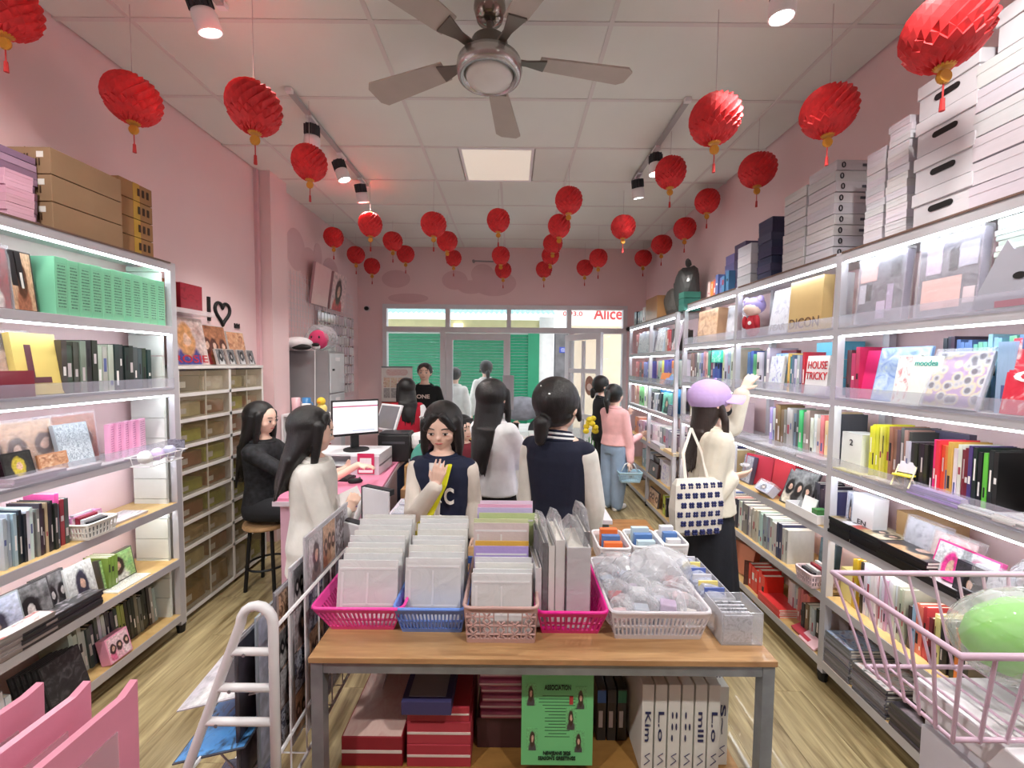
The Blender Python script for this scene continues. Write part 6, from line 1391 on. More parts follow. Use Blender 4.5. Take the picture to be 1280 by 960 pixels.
# ================================================================== middle table
TX0, TX1, TZ = .09, .60, .76
mt_ = thing('display_table', 'long middle display table covered with stationery, behind the front table', 'table', (0, 0, 0))
box('top', solid((236, 226, 232), .5), mt_, TX0, TX1, 2.40, 4.5, TZ - .025, TZ)
for x in (TX0 + .03, TX1 - .03):
    for y in (2.45, 4.45): box('leg', STEEL, mt_, x - .018, x + .018, y - .018, y + .018, 0, TZ - .025)
def flatpack(nm, lab, cat, x, y, wd, dp, h, c, rz=0, z=TZ, mat=None, group='stationery on the middle table'):
    if z == TZ: x += .07
    t = thing(nm, lab, cat, (x, y, z), rz, group); box('cover', solid(c, .4, coat=.3), t, 0, wd, 0, dp, h * .75, h, .002); box('body', PAGE, t, .004, wd - .004, .004, dp - .004, h * .2, h * .75); box('back_cover', solid(c, .4), t, 0, wd, 0, dp, 0, h * .2)
    if mat: panel_flat('cover_print', mat, t, .005, wd - .005, .005, dp - .005, h)
    return t
pn2 = flatpack('pink_binder', 'pink ring binder at the near end of middle table', 'binder', .04, 2.42, .21, .28, .045, (240, 130, 156))
for k in range(4): MB().tube([(.02 + k * .055, .0, .01), (.02 + k * .055, -.012, .03), (.02 + k * .055, .0, .05)], .003, 6).build('ring', DARK, pn2)
flatpack('blue_folder', 'blue folder behind the pink binder', 'folder', .05, 2.74, .18, .2, .05, (80, 160, 226)); flatpack('green_folder', 'pale green patterned pad beyond the blue folder', 'pad', .06, 3.0, .2, .24, .08, (170, 206, 130), mat=picture('noise', [(150, 200, 110), (206, 226, 170), (120, 180, 100)], 130))
flatpack('clear_box', 'clear pencil case box among middle table pads', 'box', .26, 2.72, .14, .2, .06, (200, 206, 206)); flatpack('white_pad', 'white pad in the middle of the long table', 'pad', .06, 3.3, .22, .28, .12, (224, 226, 226)); flatpack('pink_pad', 'pink pad at the left edge of the long table', 'pad', .03, 3.62, .12, .2, .16, (236, 170, 196)); flatpack('teal_pad', 'teal pad near the far end of long table', 'pad', .2, 3.7, .2, .2, .14, (150, 206, 196))
for k in range(7):
    crumple_t = thing('clear_goods_bag', f'{ORD[k]} crumpled clear bag from the near end, right of middle table', 'bag', (.47, 2.55 + k * .26, TZ), group='clear bags on the middle table'); crumple('sack', WRAP, crumple_t, (0, 0, .06), (.11, .12, .06), .14, 40 + k, zfloor=.002); box('insert', solid(random.choice([(230, 180, 190), (190, 206, 220), (236, 226, 190), (206, 190, 226)]), .5), crumple_t, -.05, .05, -.06, .06, .01, .05)
# ================================================================== front table
FX0, FX1, FY0, FY1, FZ = -.60, .80, 1.19, 1.95, .80
ft = thing('front_table', 'wood-topped steel table in the foreground holding plastic baskets', 'table', (0, 0, 0))
box('top', wood((156, 114, 74), (200, 160, 112), .4, (1.6, 20, 4)), ft, FX0, FX1, FY0, FY1, FZ - .018, FZ, .002)
GAL = solid((150, 156, 158), .4, metal=.5, var=.18, vscale=12)
box('apron', GAL, ft, FX0 + .005, FX1 - .005, FY0 + .01, FY0 + .04, FZ - .055, FZ - .019); box('apron', GAL, ft, FX0 + .005, FX1 - .005, FY1 - .04, FY1 - .01, FZ - .055, FZ - .019)
for x in (FX0 + .022, FX1 - .022):
    box('apron', GAL, ft, x - .015, x + .015, FY0 + .04, FY1 - .04, FZ - .055, FZ - .019)
    for y in (FY0 + .025, FY1 - .025): box('leg', GAL, ft, x - .018, x + .018, y - .018, y + .018, 0, FZ - .02)
box('lower_shelf', wood((130, 92, 44), (168, 124, 66), .45, (3, 8, 4)), ft, FX0 + .04, FX1 - .04, FY0 + .04, FY1 - .02, .33, .35)
box('lower_rail', GAL, ft, FX0 + .04, FX1 - .04, FY0 + .02, FY0 + .04, .315, .345)
PINKB = (246, 70, 170); BLUEB = (110, 150, 232); TAUP = (196, 160, 154); MAGB = (236, 30, 150)
basket('bright pink plastic basket of clear sleeves, leftmost on front table', -.485, 1.275, .20, .285, .26, .36, .10, PINKB, nrib=18)
basket('blue plastic basket of clear sleeves on front table', -.255, 1.275, .19, .225, .27, .35, .10, BLUEB, nrib=18)
basket('dusty taupe basket with cut flower pattern on front table', -.028, 1.245, .21, .225, .30, .34, .125, TAUP, nrib=16, pattern=True)
basket('magenta plastic basket holding white binders on front table', .197, 1.265, .18, .22, .26, .36, .10, MAGB, nrib=12)
basket('clear white plastic basket full of bagged trinkets on front table', .475, 1.26, .27, .31, .30, .36, .105, (244, 240, 246), .55, nrib=22)
# sleeves
SLV = [clear((248, 249, 250), .62, .2, .25, 10), clear((242, 244, 246), .72, .2, .3, 8), clear((250, 250, 246), .66, .2, .3, 12)]
def sleeves(x, y, wd, h, n, dy, rise, lab, grp, tints=None):
    for k in range(n):
        hh = h + rise * k + random.uniform(-.004, .004); xo = random.uniform(-.006, .006)
        mt2 = SLV[k % 3] if not tints else solid(tints[k % len(tints)], .3, coat=.6, bump=.2)
        o = tag(obj('plastic_sleeve', MB().box(-wd / 2, wd / 2, 0, .006, 0, hh).mesh('sleeve'), mt2, M=Matrix.Translation((x + xo, y + k * dy, FZ + .008 + .006 * math.sin(R(10)))) @ Matrix.Rotation(-R(8 + random.uniform(-2, 2)), 4, 'X')), lab.format(ORD[k]), 'sleeve', grp)
        box('seal', clear((250, 250, 252), .8, .1), o, -wd / 2 + .006, wd / 2 - .006, -.001, .007, hh - .03, hh - .024)
        if not tints or k == 0:
            box('inner_line', clear((250, 250, 252), .75, .1), o, -wd / 2 + .012, -wd / 2 + .02, -.0012, 0, .01, hh - .04); box('cross_line', clear((250, 250, 252), .8, .1), o, -wd / 2 + .02, wd / 2 - .01, -.0012, 0, hh * .3, hh * .3 + .006); box('mid_line', clear((250, 250, 252), .8, .1), o, -.003, .003, -.0012, 0, hh * .3, hh - .04)
sleeves(-.478, 1.33, .20, .205, 9, .028, .009, '{} clear sleeve from the front in the bright pink basket', 'sleeves in the pink basket')
sleeves(-.255, 1.32, .185, .225, 9, .028, .007, '{} clear sleeve from the front in the blue basket', 'sleeves in the blue basket')
sleeves(-.024, 1.29, .195, .19, 4, .022, .006, '{} pale sleeve from the front in the taupe basket', 'sleeves in the taupe basket')
sleeves(-.035, 1.39, .19, .235, 2, .022, .004, '{} lilac or ochre sleeve behind the pale ones, taupe basket', 'coloured sleeves in the taupe basket', [(176, 156, 216), (226, 180, 80)])
sleeves(-.03, 1.445, .20, .29, 2, .022, .006, '{} beige pack behind the lilac sleeve, taupe basket', 'beige packs in the taupe basket', [(212, 198, 198), (206, 214, 170)])
sleeves(-.02, 1.50, .21, .31, 4, .025, .006, '{} pastel pack at the back of the taupe basket', 'pastel packs in the taupe basket', [(190, 206, 150), (196, 186, 226), (236, 180, 206), (226, 206, 226)])
# binders in magenta basket
def binder(lab, x, y, th, h, c, rz, wrap=True, mat=None):
    t = thing('ring_binder', lab, 'binder', (x, y, FZ + .008), R(rz), 'binders in the magenta basket')
    box('back', solid(c, .35), t, -th / 2, -th / 2 + .003, 0, .2, 0, h); box('back', solid(c, .35), t, th / 2 - .003, th / 2, 0, .2, 0, h); box('spine', solid(c, .3, coat=.3) if mat is None else mat, t, -th / 2 + .003, th / 2 - .003, 0, .003, 0, h); box('leaves', PAGE, t, -th / 2 + .006, th / 2 - .006, .01, .19, .008, h - .01)
    if wrap: MB().loft([[Vector((-th / 2 - .002, -.003, 0)), Vector((th / 2 + .002, -.003, 0)), Vector((th / 2 + .002, .205, 0)), Vector((-th / 2 - .002, .205, 0))], [Vector((-th / 2 - .002, -.003, h)), Vector((th / 2 + .002, -.003, h)), Vector((th / 2 + .002, .205, h)), Vector((-th / 2 - .002, .205, h))], [Vector((-.01, .05, h + .07)), Vector((.01, .05, h + .06)), Vector((.012, .15, h + .05)), Vector((-.012, .15, h + .06))]]).build('clear_wrap', clear((240, 240, 245), .15, .08, .6, 20), t)
binder('wide pale grey wrapped binder, rightmost in the magenta basket', .225, 1.33, .075, .27, (206, 204, 208), 2)
binder('white binder next to the wide grey one', .165, 1.34, .03, .29, (232, 230, 228), 4); binder('thin white binder, middle of the magenta basket', .137, 1.34, .02, .27, (226, 224, 222), 4, False); binder('black mottled thin binder in the magenta basket', .115, 1.34, .016, .28, (50, 48, 54), 5, mat=solid((50, 48, 54), .3, var=.6, vscale=60)); binder('clear ring strip binder, leftmost in the magenta basket', .093, 1.33, .02, .2, (214, 212, 216), 5, False)
binder('tall black-edged binder in clear wrap behind the others', .255, 1.36, .02, .31, (40, 40, 44), 2); binder('grey binder behind the ring strip', .10, 1.47, .03, .27, (150, 146, 156), 0, False)
# trinket bags in clear basket and clutter on the right
TR = [(236, 200, 206), (190, 200, 216), (206, 180, 216), (240, 236, 230), (170, 60, 70), (226, 226, 232), (200, 206, 226)]
for k in range(14):
    x = .36 + (k % 4) * .075 + random.uniform(-.01, .01); y = 1.31 + (k // 4) * .075; t = thing('trinket_bag', f'{ORD[k]} small clear bag heaped in the clear white basket', 'bag', (x, y, FZ + .05 + .015 * (k % 3)), random.uniform(-.4, .4), 'trinket bags in the clear basket')
    crumple('bag', WRAP, t, (0, 0, .03), (.05, .045, .05), .2, 60 + k); box('trinket', solid(TR[k % 7], .4), t, -.025, .025, -.02, .02, .0, .03, .004)
for k, (x, y, r, l) in enumerate([(.44, 1.62, (.11, .08, .06), 'large crumpled clear bag behind the clear basket, left'), (.60, 1.60, (.1, .09, .08), 'bulky clear bag behind the clear basket, right'), (.53, 1.50, (.09, .07, .07), 'puffed clear bag rising out of the clear basket')]):
    t = thing('large_clear_bag', l, 'bag', (x, y, FZ), group='large clear bags on the front table'); crumple('bag', clear((240, 242, 248), .3, .1, 1.0, 10), t, (0, 0, r[2] + (.06 if k == 2 else 0)), r, .16, 80 + k, zfloor=.001); box('contents', solid([(230, 190, 190), (196, 206, 226), (226, 200, 226)][k], .5), t, -.06, .06, -.04, .04, .004, .03)
ac = thing('acrylic_card_box', 'clear acrylic box of grey cards at the table right corner', 'card box', (.665, 1.26, FZ))
m = MB(); m.box(0, .13, 0, .003, 0, .105); m.box(0, .13, .117, .12, 0, .105); m.box(0, .003, .003, .117, 0, .105); m.box(.127, .13, .003, .117, 0, .105); m.box(.003, .127, .003, .117, 0, .003); m.build('case', clear((236, 238, 244), .2, .04), ac, bevel=.0)
for k in range(5): panel('card', picture('noise', [(110, 112, 124), (200, 200, 208), (80, 82, 92)], 140 + k), ac, .012, .10, .006, .092 + .002 * k, .012 + k * .016, .006)
t2 = thing('acrylic_tray', 'long clear tray of blue packets behind the card box', 'tray', (.665, 1.42, FZ)); m = MB(); m.box(0, .13, 0, .003, 0, .06); m.box(0, .13, .30, .303, 0, .06); m.box(0, .003, .003, .3, 0, .06); m.box(.127, .13, .003, .3, 0, .06); m.build('case', clear((236, 238, 244), .25, .05), t2)
for k in range(6): crumple('packet', clear((200, 206, 230), .6, .1, .6, 14), t2, (.065, .03 + k * .048, .04), (.05, .03, .04), .12, 90 + k, 2, zfloor=.003); box('label', solid([(90, 110, 180), (236, 220, 130), (206, 206, 216)][k % 3], .4), t2, .03, .1, .02 + k * .048, .026 + k * .048, .05, .085)
for (lab, x, y, w_, d_, c, al) in (('small white basket of orange packs at the table back', .45, 1.74, .13, .19, (240, 238, 240), None), ('white lattice basket at the back right of front table', .60, 1.76, .13, .18, (238, 236, 238), None), ('narrow white basket at the table back corner', .73, 1.78, .10, .15, (240, 238, 238), None)):
    b_ = basket(lab, x, y, w_ * .85, w_, d_ * .88, d_, .09, c, al, nrib=12, group='small white baskets on the front table'); cc = {.45: (240, 120, 60), .60: (190, 210, 220), .73: (226, 226, 230)}[x]
    for k in range(3): box('pack', solid(cc if k != 1 else (90, 130, 190), .4), b_, -w_ * .3, w_ * .3, .03 + k * .045, .055 + k * .045, .008, .10 + .012 * k)
for k, (x, y) in enumerate([(.40, 1.68), (.53, 1.70)]): flatpack('white_card_sheet', ['white sheet of fine prints, left behind the bags', 'white sheet of fine prints, right behind the bags'][k], 'sheet', x, y - .0, .12, .05, .012, (238, 238, 240), z=FZ, mat=picture('text', [(240, 240, 242), (170, 170, 180)], 150 + k), group='sheets on the front table')
# lower shelf goods
def lidbox(lab, x, y, wd, dp, h, c, z=.35, top=None, group='boxes under the front table', stripe=True, name='gift_box'):
    t = thing(name, lab, 'box', (x, y, z), group=group)
    box('body', solid(c, .5), t, 0, wd, 0, dp, 0, h, .002)
    if stripe: box('stripe', solid((226, 216, 206), .5), t, .001, wd - .001, -.0015, 0, h * .46, h * .56)
    if top: panel_flat('top_print', top, t, .004, wd - .004, .004, dp - .004, h)
    return t
lidbox('dark red box with pale lid, left under front table', -.55, 1.30, .20, .34, .10, (146, 34, 46), top=picture('noise', [(232, 190, 180), (238, 206, 196), (226, 180, 172)], 160))
lidbox('red box, lowest of the pile beside the pale-lidded one', -.335, 1.30, .21, .3, .075, (176, 56, 70)); lidbox('red box, second of the pile under front table', -.335, 1.302, .21, .3, .075, (180, 58, 72), z=.426); lidbox('red box with white edge topping the pile', -.335, 1.304, .205, .3, .05, (176, 50, 64), z=.502)
nb = lidbox('navy open-lid box resting on the red pile', -.345, 1.27, .16, .24, .045, (64, 60, 104), z=.553, stripe=False); box('inset', solid((140, 140, 150), .3, coat=.5), nb, .02, .14, .02, .2, .045, .048)
lidbox('navy box at the back under the front table', -.5, 1.66, .22, .2, .3, (40, 42, 84), stripe=False)
for k in range(9):
    t = tag(MB().box(0, .15, 0, .2, 0, .026).build('pink_pouch', solid((176, 90, 126), .35, coat=.4, var=.2, vscale=14), None, (-.10 + random.uniform(-.006, .006), 1.36 + random.uniform(0, .01), .46 + k * .028), bevel=.008), f'dusky pink pouch, {ORD[k]} from the bottom of the pile under the table', 'pouch', 'pink pouches under the front table'); box('edge', solid((226, 206, 216), .4), t, .004, .146, -.001, .001, .010, .016)
lidbox('dark carton carrying the pink pouches', -.11, 1.37, .17, .2, .108, (70, 40, 44), stripe=False)
for k in range(9):
    t = tag(MB().box(0, .095, 0, .2, 0, .03).build('striped_pack', solid([(110, 130, 180), (190, 120, 160), (150, 150, 190)][k % 3], .4, coat=.3), None, (.065, 1.36, .395 + k * .0312), bevel=.003), f'striped pastel pack, {ORD[k]} from the bottom beside the green poster', 'pack', 'striped packs under the front table'); box('band', solid((206, 196, 120), .4), t, .002, .093, -.0015, 0, .012, .02)
lidbox('thin wooden riser under the striped packs', .06, 1.37, .11, .19, .044, (150, 110, 60), stripe=False)
gpo = thing('green_poster', 'green season greetings poster with small figures under front table', 'poster', (.155, 1.275, .385))
GRN = (118, 208, 136)
box('sheet', solid(GRN, .5, var=.02), gpo, -.115, .115, 0, .008, 0, .335); DK = solid((24, 52, 40), .5)
lettering('ASSOCIATION', DK, gpo, 0, .262, .085, .017, -.002, .02); lettering("NEWJEANS 2025\nSEASON'S GREETINGS", DK, gpo, 0, .034, .12, .03, -.002, .02)
for k in range(14): panel('print_line', DK, gpo, -.04 + .012 * (k % 3 == 0) - .02 * (k < 4), .04 - .01 * (k % 4 == 0) + .02 * (k < 4), .232 - k * .0105, .2335 - k * .0105, 0, .0006)
for (x, z) in ((-.085, .20), (.075, .19), (.045, .12), (-.08, .05), (.07, .045)): panel('figure_print', picture('portrait', [GRN, GRN, (60, 40, 36), (70, 70, 76)], int(x * 100 + 50)), gpo, x - .018, x + .018, z, z + .075)
panel('figure_print', solid((180, 60, 60), .5), gpo, .038, .05, .205, .232)
row_x = .29
for k in range(3):
    t = tag(MB().box(0, .032, 0, .2, 0, .19).build('dark_case', solid((34, 36, 40), .35, coat=.4), None, (.31 + k * .036, 1.40, .35), bevel=.003), f'dark case, {ORD[k]} right of the green poster under the table', 'case', 'dark cases under the front table'); box('label', solid((206, 206, 210), .4), t, .006, .02, -.001, 0, .05, .11); box('band', solid([(60, 110, 190), (60, 60, 66), (40, 130, 100)][k], .4), t, .001, .031, -.001, 0, .14, .185)
WB = solid((226, 226, 218), .5, var=.03)
INKB = solid((40, 46, 90), .5)
for k in range(7):
    x = .43 + k * .043; t = thing('lettered_album', f'white boxed album with blue scrawl, {ORD[k]} from left under the table', 'album', (x, 1.285 + (.03 if k == 6 else 0), .35), group='white albums under the front table')
    box('case', WB, t, 0, .038, 0, .29, 0, .30 if k < 6 else .27, .002); h = .30 if k < 6 else .27
    lettering(['Kim', 'L.o', '::.', '.:.', 'mlll', 'L.o', 'S~'][k], INKB, t, .019, .16, .10, .018, -.002, .005, rot=-PI / 2)
    Mt = Matrix.Translation((.019, .14, h + .001)) @ Matrix(((1, 0, 0, 0), (0, 1, 0, 0), (0, 0, 1, 0), (0, 0, 0, 1)))
    obj('lettering', text_mesh('school', .01), INKB, t, M=Mt @ Matrix.Rotation(PI / 2, 4, 'Z') @ Matrix.Diagonal((.2, .022, .1, 1)))
    MB().tube([(.010, -.002, .03), (.028, -.002, .045), (.012, -.002, .06), (.028, -.002, .07)], .0012, 5).build('scribble', INKB, t)
sp2 = thing('clear_divider', 'clear grey plastic sheet leaning at the left table leg', 'sheet', (-.5, 1.5, .36)); MB().box(0, .003, 0, .3, 0, .3, Matrix.Rotation(R(14), 4, 'Y')).build('sheet', clear((150, 150, 156), .35, .1), sp2); box('foot', clear((150, 150, 156), .5), sp2, 0, .04, 0, .3, -.008, 0)
# ================================================================== poster rack with white tube frames, left of front table
pr_ = thing('poster_rack', 'white tubular poster rack with ladder-like end frames beside front table', 'rack', (0, 0, 0))
WT = solid((236, 236, 238), .35, coat=.2)
def end_frame(y):
    f_ = bpy.data.objects.new('end_frame', None); COL.objects.link(f_); f_.parent = pr_
    arc = [(-.66 - .045 + .045 * math.cos(a), y, .95 + .05 * math.sin(a)) for a in [PI * k / 8 for k in range(9)]]
    MB().tube([(-.66, y, 0)] + arc + [(-.95, y, .42), (-1.10, y, .0)], .0135, 10).build('tube', WT, f_, smooth=True)
    for z in (.86, .755, .655, .30):
        xl = -.75 - (.95 - z) * .40; MB().tube([(xl, y, z), (xl + .02, y, z + .008), (-.665, y, z + .008)], .011, 8).build('rung', WT, f_, smooth=True); MB().cyl((xl + .05, y - .013, z + .006), (xl + .05, y - .015, z + .006), .005, n=8).build('screw', STEEL, f_)
    MB().tube([(-.92, y, .5), (-.72, y, .30)], .008, 6).build('brace', WT, f_)
end_frame(1.12); end_frame(2.02)
for (x, z) in ((-.66, .93), (-.66, .55), (-.90, .52), (-.80, .40), (-.66, .40), (-1.0, .22)): MB().tube([(x, 1.12, z), (x, 2.02, z)], .006, 6).build('rail', WT, pr_)
for k in range(9):
    y = 1.2 + k * .095; MB().tube([(-.66, y, .93), (-.66, y, .40), (-.80, y, .40), (-.90, y, .52)], .0028, 5).build('wire', WT, pr_)
for k, (x, y0, ln_, top, c, pm_, lab) in enumerate([(-.69, 1.36, .36, 1.09, (196, 194, 200), picture('group', [(150, 150, 156), (226, 224, 228), (70, 64, 66), (176, 160, 150)], 170), 'tallest pale photo grid poster, nearest the table in white rack'), (-.715, 1.31, .36, 1.01, (206, 206, 210), picture('group', [(190, 190, 196), (226, 226, 230), (90, 84, 86), (170, 150, 140)], 171), 'second tallest pale photo poster in the white rack'), (-.742, 1.27, .34, .95, (120, 118, 124), picture('group', [(160, 140, 130), (200, 190, 186), (60, 50, 48), (150, 120, 110)], 172), 'brownish photo poster in the white rack'), (-.77, 1.22, .36, .90, (150, 160, 170), picture('portrait', P_COOL, 173), 'blue grey poster in the white rack'), (-.80, 1.17, .34, .86, (90, 86, 92), picture('portrait', P_DRK, 174), 'lowest dark poster in the white rack')]):
    t = thing('poster_board', lab, 'poster', (x, y0, .405), rz=PI / 2, group='posters in the white rack')
    hh = top - .405
    if k < 3:
        for a in range(3):
            for b_ in range(4): panel('photo', picture(['portrait', 'group', 'noise'][(a + b_ + k) % 3], [P_BW, P_TAN, P_COOL, [(226, 224, 228), (190, 186, 190), (90, 80, 84), (150, 130, 126)]][(a * 2 + b_ + k) % 4], 300 + a + b_), t, .02 + a * (ln_ - .03) / 3, .01 + (a + 1) * (ln_ - .03) / 3, .02 + b_ * (hh - .03) / 4, .012 + (b_ + 1) * (hh - .03) / 4, -.0015)
    box('board', solid(c, .5), t, 0, ln_, 0, .006, 0, hh); panel('print', pm_, t, .01, ln_ - .01, .01, hh - .01, 0); panel('print', pm_, t, .01, ln_ - .01, .01, hh - .01, .008); box('sleeve_edge', clear((240, 240, 245), .4), t, 0, ln_, -.002, .0, hh - .012, hh)
for (lab, x, y, wd, h, c, z) in (('white poster tube board with black edge at the rack back, right', -.68, 1.86, .16, .24, (228, 228, 234), .95), ('white board with black edge leaning lower at the rack back', -.70, 1.68, .12, .2, (232, 232, 236), .95)):
    t = thing('mounted_board', lab, 'board', (x, y, .56), R(-28), 'mounted boards in the white rack'); box('board', solid(c, .5), t, 0, wd, 0, .012, 0, .55 if wd > .14 else .46, .001); box('edge', solid((40, 42, 48), .5), t, -.003, .004, -.001, .04, 0, .555 if wd > .14 else .465)
    box('edge_top', solid((40, 42, 48), .5), t, 0, wd, .012, .04, (.53 if wd > .14 else .44), (.555 if wd > .14 else .465))
for (lab, pts, c, mat, z) in (('pale grey poster with a woman print sticking out of the rack', (-1.02, 1.22, .26, .34), (206, 202, 208), picture('portrait', [(200, 196, 204), (216, 212, 218), (40, 30, 34), (236, 236, 236)], 180), .60), ('blue and dark poster sheet low in the rack', (-.98, 1.15, .22, .24), (70, 72, 84), picture('noise', [(60, 62, 74), (80, 150, 220), (90, 160, 226), (50, 50, 60)], 181), .50), ('navy folded poster at the bottom of the rack', (-.98, 1.16, .2, .22), (44, 48, 84), picture('noise', [(40, 44, 80), (90, 94, 120), (30, 30, 40)], 182), .26)):
    o = tag(obj('loose_poster', MB().box(0, pts[2], 0, pts[3], 0, .004).mesh('sheet'), solid(c, .5), M=Matrix.Translation((pts[0], pts[1], z)) @ Matrix.Rotation(R(-14), 4, 'Y') @ Matrix.Rotation(R(6), 4, 'X')), lab, 'poster', 'loose posters in the white rack'); panel_flat('print', mat, o, .005, pts[2] - .005, .005, pts[3] - .005, .004)
# ================================================================== foreground left: pink folders on a low stand
stn = thing('folder_stand', 'pink box stand carrying upright folders in the near left corner', 'stand', (-1.0, .62, 0)); box('body', solid((214, 130, 160), .6), stn, -.30, .24, -.2, .26, 0, .68, .004); box('top', solid((226, 150, 176), .5), stn, -.305, .245, -.205, .265, .68, .695)
for k in range(5):
    o = tag(MB().prism([(.40, .696), (.845, .696), (.85, 1.0 - .004 * k), (.82, .985), (.40, .99)], -.008, .008, Matrix(((0, 0, 1, -.80 - .1 * k), (1, 0, 0, 0), (0, 1, 0, 0), (0, 0, 0, 1)))).build('pink_folder', solid((230, 148, 172), .5, coat=.25, bump=.15, bscale=30)), f'pink upright folder, {ORD[k]} from the right in the near left corner', 'folder', 'pink folders in the near left corner')
    box('clear_pocket', clear((245, 225, 232), .25), o, -.80 - .1 * k + .008, -.80 - .1 * k + .011, .42, .80, .70, .93); box('back_edge', solid((240, 190, 206), .5), o, -.80 - .1 * k - .011, -.80 - .1 * k - .008, .42, .80, .70, .975)
# ================================================================== foreground right: drawer unit, pink wire basket, green cushion in bag
du = thing('white_drawer_unit', 'white drawer unit with round knob in the near right corner', 'drawer unit', (.95, .52, 0))
WD = solid((222, 220, 226), .45)
box('body', WD, du, .012, .55, .0, .40, 0, .90, .003); box('top', solid((230, 228, 233), .4), du, -.01, .56, -.3, .41, .90, .96, .004); box('body', WD, du, .012, .55, -.3, 0, 0, .90)
for k in range(3):
    d = bpy.data.objects.new('drawer', None); COL.objects.link(d); d.parent = du; z = .10 + k * .26
    box('front', solid((216, 214, 221), .45), d, -.006, .011, -.28, .39, z, z + .245, .003); MB().lathe([(.001, .025), (.012, .024), (.014, .016), (.006, .008), (.008, 0)], 16, Matrix.Translation((-.006, .22, z + .15)) @ Matrix.Rotation(-PI / 2, 4, 'Y')).build('knob', solid((226, 226, 228), .2, metal=.4), d, smooth=True)
wbk = thing('pink_wire_basket', 'pink wire basket standing on the near right drawer unit', 'basket', (.0, 0, 0))
PKW = solid((212, 182, 202), .4, coat=.2)
bx0, bx1, by0, by1, bz0, bz1 = .79, 1.40, .70, .99, .97, 1.175
def ring(z, ins, r_, nm): MB().tube([(bx0 + ins, by0 + ins, z), ((bx0 + bx1) / 2, by0 + ins, z), (bx1 - ins, by0 + ins, z), (bx1 - ins, by1 - ins, z), ((bx0 + bx1) / 2, by1 - ins, z), (bx0 + ins, by1 - ins, z)], r_, 8, closed=True).build(nm, PKW, wbk, smooth=True)
ring(bz1, 0, .007, 'top_rim'); ring(bz0 + .006, .05, .005, 'bottom_rim')
wn = 0
for k in range(1, 10):
    u = k / 10; x = bx0 + (bx1 - bx0) * u; xi = bx0 + .05 + (bx1 - bx0 - .1) * u
    for (ya, yb) in ((by0, by0 + .05), (by1, by1 - .05)): MB().tube([(x, ya, bz1), (xi, yb, bz0)], .0033, 6).build('wire', PKW, wbk)
    MB().tube([(xi, by0 + .05, bz0 + .003), (xi, by1 - .05, bz0 + .003)], .003, 6).build('floor_wire', PKW, wbk)
for k in range(0, 7):
    u = k / 6; y = by0 + (by1 - by0) * u; yi = by0 + .05 + (by1 - by0 - .1) * u
    for (xa, xb) in ((bx0, bx0 + .05), (bx1, bx1 - .05)): MB().tube([(xa, y, bz1), (xb, yi, bz0)], .0033, 6).build('wire', PKW, wbk)
gb = thing('green_cushion', 'bright green cushion in a clear bag inside the pink basket', 'cushion', (1.13, .86, .985)); MB().ell((0, 0, .115), (.15, .075, .085)).build('cushion', solid((124, 206, 70), .6), gb, smooth=True); MB().ell((.09, -.06, .11), (.05, .03, .035)).build('patch', solid((226, 206, 140), .6), gb, smooth=True); crumple('clear_bag', clear((235, 240, 240), .2, .06, .7, 10), gb, (0, 0, .12), (.175, .10, .105), .06, 130, zfloor=.002)
rb = thing('red_trimmed_pouch', 'clear pouch with red trim lying over the drawer unit edge', 'pouch', (.98, .60, .962)); box('trim', solid((190, 40, 66), .5), rb, .0, .4, .0, .012, .0, .03, .003); box('trim', solid((190, 40, 66), .5), rb, .0, .4, .08, .092, .0, .012, .003); crumple('pouch', clear((214, 206, 214), .3, .06, .6, 9), rb, (.2, .05, .035), (.21, .06, .035), .08, 131, zfloor=.001)
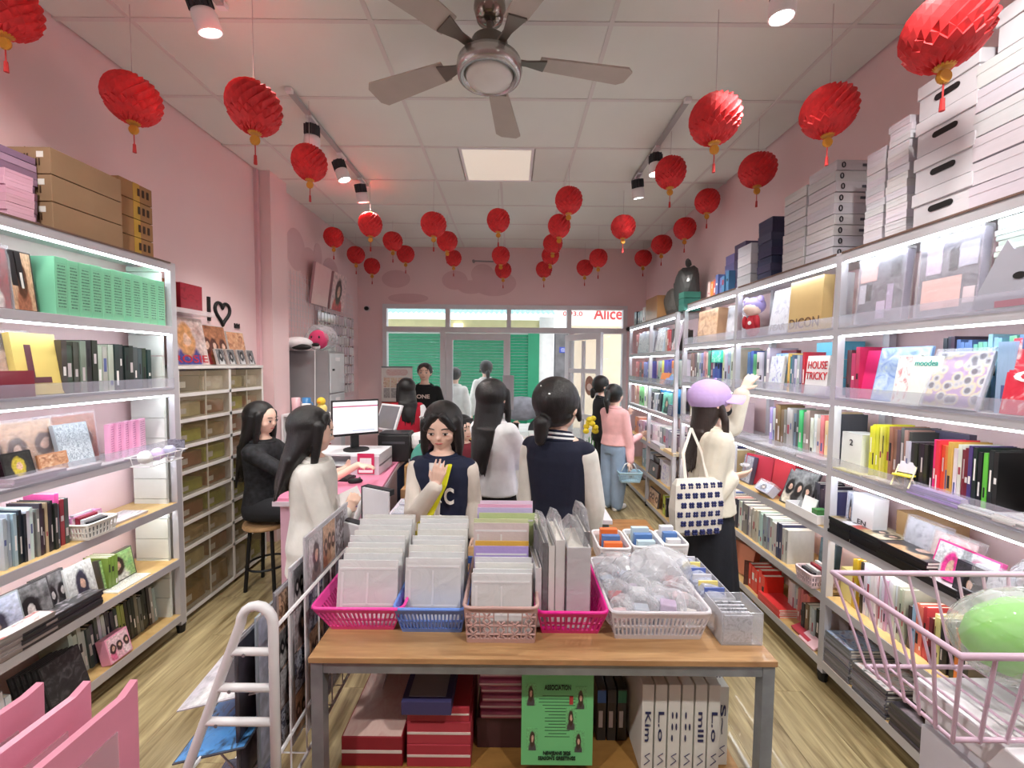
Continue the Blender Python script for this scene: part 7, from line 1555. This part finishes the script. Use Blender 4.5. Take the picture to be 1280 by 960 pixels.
# left-rack small wire tray and white crate
wt = thing('small_wire_tray', 'small white wire tray with wrapped charms on left rack end', 'tray', (-2.0, 2.12, 1.12)); m_ = MB()
MB().tube([(0, 0, .05), (.12, 0, .05), (.12, .26, .05), (0, .26, .05)], .003, 6, closed=True).build('rim', WT, wt); MB().tube([(.01, .02, 0), (.11, .02, 0), (.11, .24, 0), (.01, .24, 0)], .003, 6, closed=True).build('base_wire', WT, wt)
for k in range(5): MB().tube([(.12, .03 + k * .05, .05), (.11, .035 + k * .045, 0), (.01, .035 + k * .045, 0), (0, .03 + k * .05, .05)], .002, 5).build('wire', WT, wt)
for k, c in enumerate([(236, 236, 236), (206, 186, 226), (180, 180, 206)]): crumple('charm', solid(c, .5, coat=.5), wt, (.06, .05 + k * .08, .045), (.035, .032, .035), .08, 140 + k, 2)
panel('price_card', picture('noise', [(70, 66, 80), (140, 140, 150), (40, 40, 50)], 190), wt, .0, .1, .03, .10, .27)
for (lab, rk, M_, c, sz) in (('white honeycomb crate of small cases on left rack third shelf', RL, Matrix.Translation((-1.995, 1.99, .822)) @ Matrix.Rotation(PI / 2, 4, 'Z'), (234, 232, 226), (.15, .13)), ('pale pink basket of cards on right rack second shelf', RR, Matrix.Translation((1.63, 2.25, .472)) @ Matrix.Rotation(-PI / 2, 4, 'Z'), (226, 200, 206), (.13, .15))):
    b_ = basket(lab, 0, 0, sz[0] * .85, sz[0], sz[1] * .9, sz[1], .075, c, None, nrib=9, z=0, name='small_crate', group='small crates on the racks'); b_.matrix_world = M_
    for k in range(4): box('case', solid([(50, 52, 58), (206, 206, 210), (150, 40, 60), (236, 236, 238)][k], .4), b_, -.045, .045, .02 + k * .025, .038 + k * .025, .006, .08 + .01 * k)
# goods on the small shelf by the door + yellow flowers
yf = thing('yellow_flowers', 'bunch of yellow flowers behind the girl in pink', 'flowers', (.98, 5.1, 0)); MB().lathe([(.06, 0), (.09, .3), (.085, .3), (.055, .01)], 16).build('pot', solid((226, 130, 60), .5), yf)
for k in range(9): a = k * 2.4; MB().tube([(0, 0, .25), (.05 * math.cos(a), .05 * math.sin(a), .7 + .03 * (k % 4))], .004, 5).build('stem', solid((70, 130, 60), .6), yf); MB().ell((.06 * math.cos(a), .06 * math.sin(a), .85 + .05 * (k % 4)), (.04, .04, .035), nu=8, nv=6).build('flower', solid((240, 214, 50), .6), yf)
wtb = thing('side_cabinet', 'low white display cabinet of goods behind the middle table', 'cabinet', (.0, 5.0, 0)); box('body', solid((238, 238, 240), .5), wtb, -.5, .35, 0, .5, 0, .7, .004); box('top', WHITE, wtb, -.52, .37, -.02, .52, .7, .72)
for k in range(6): flatpack('paper_stack', f'{ORD[k]} stack of white papers from left on the far cabinet', 'papers', -.46 + k * .135, 5.05, .12, .3, .05 + .02 * (k % 3), (230, 228, 228), z=.72, group='papers on the far cabinet')
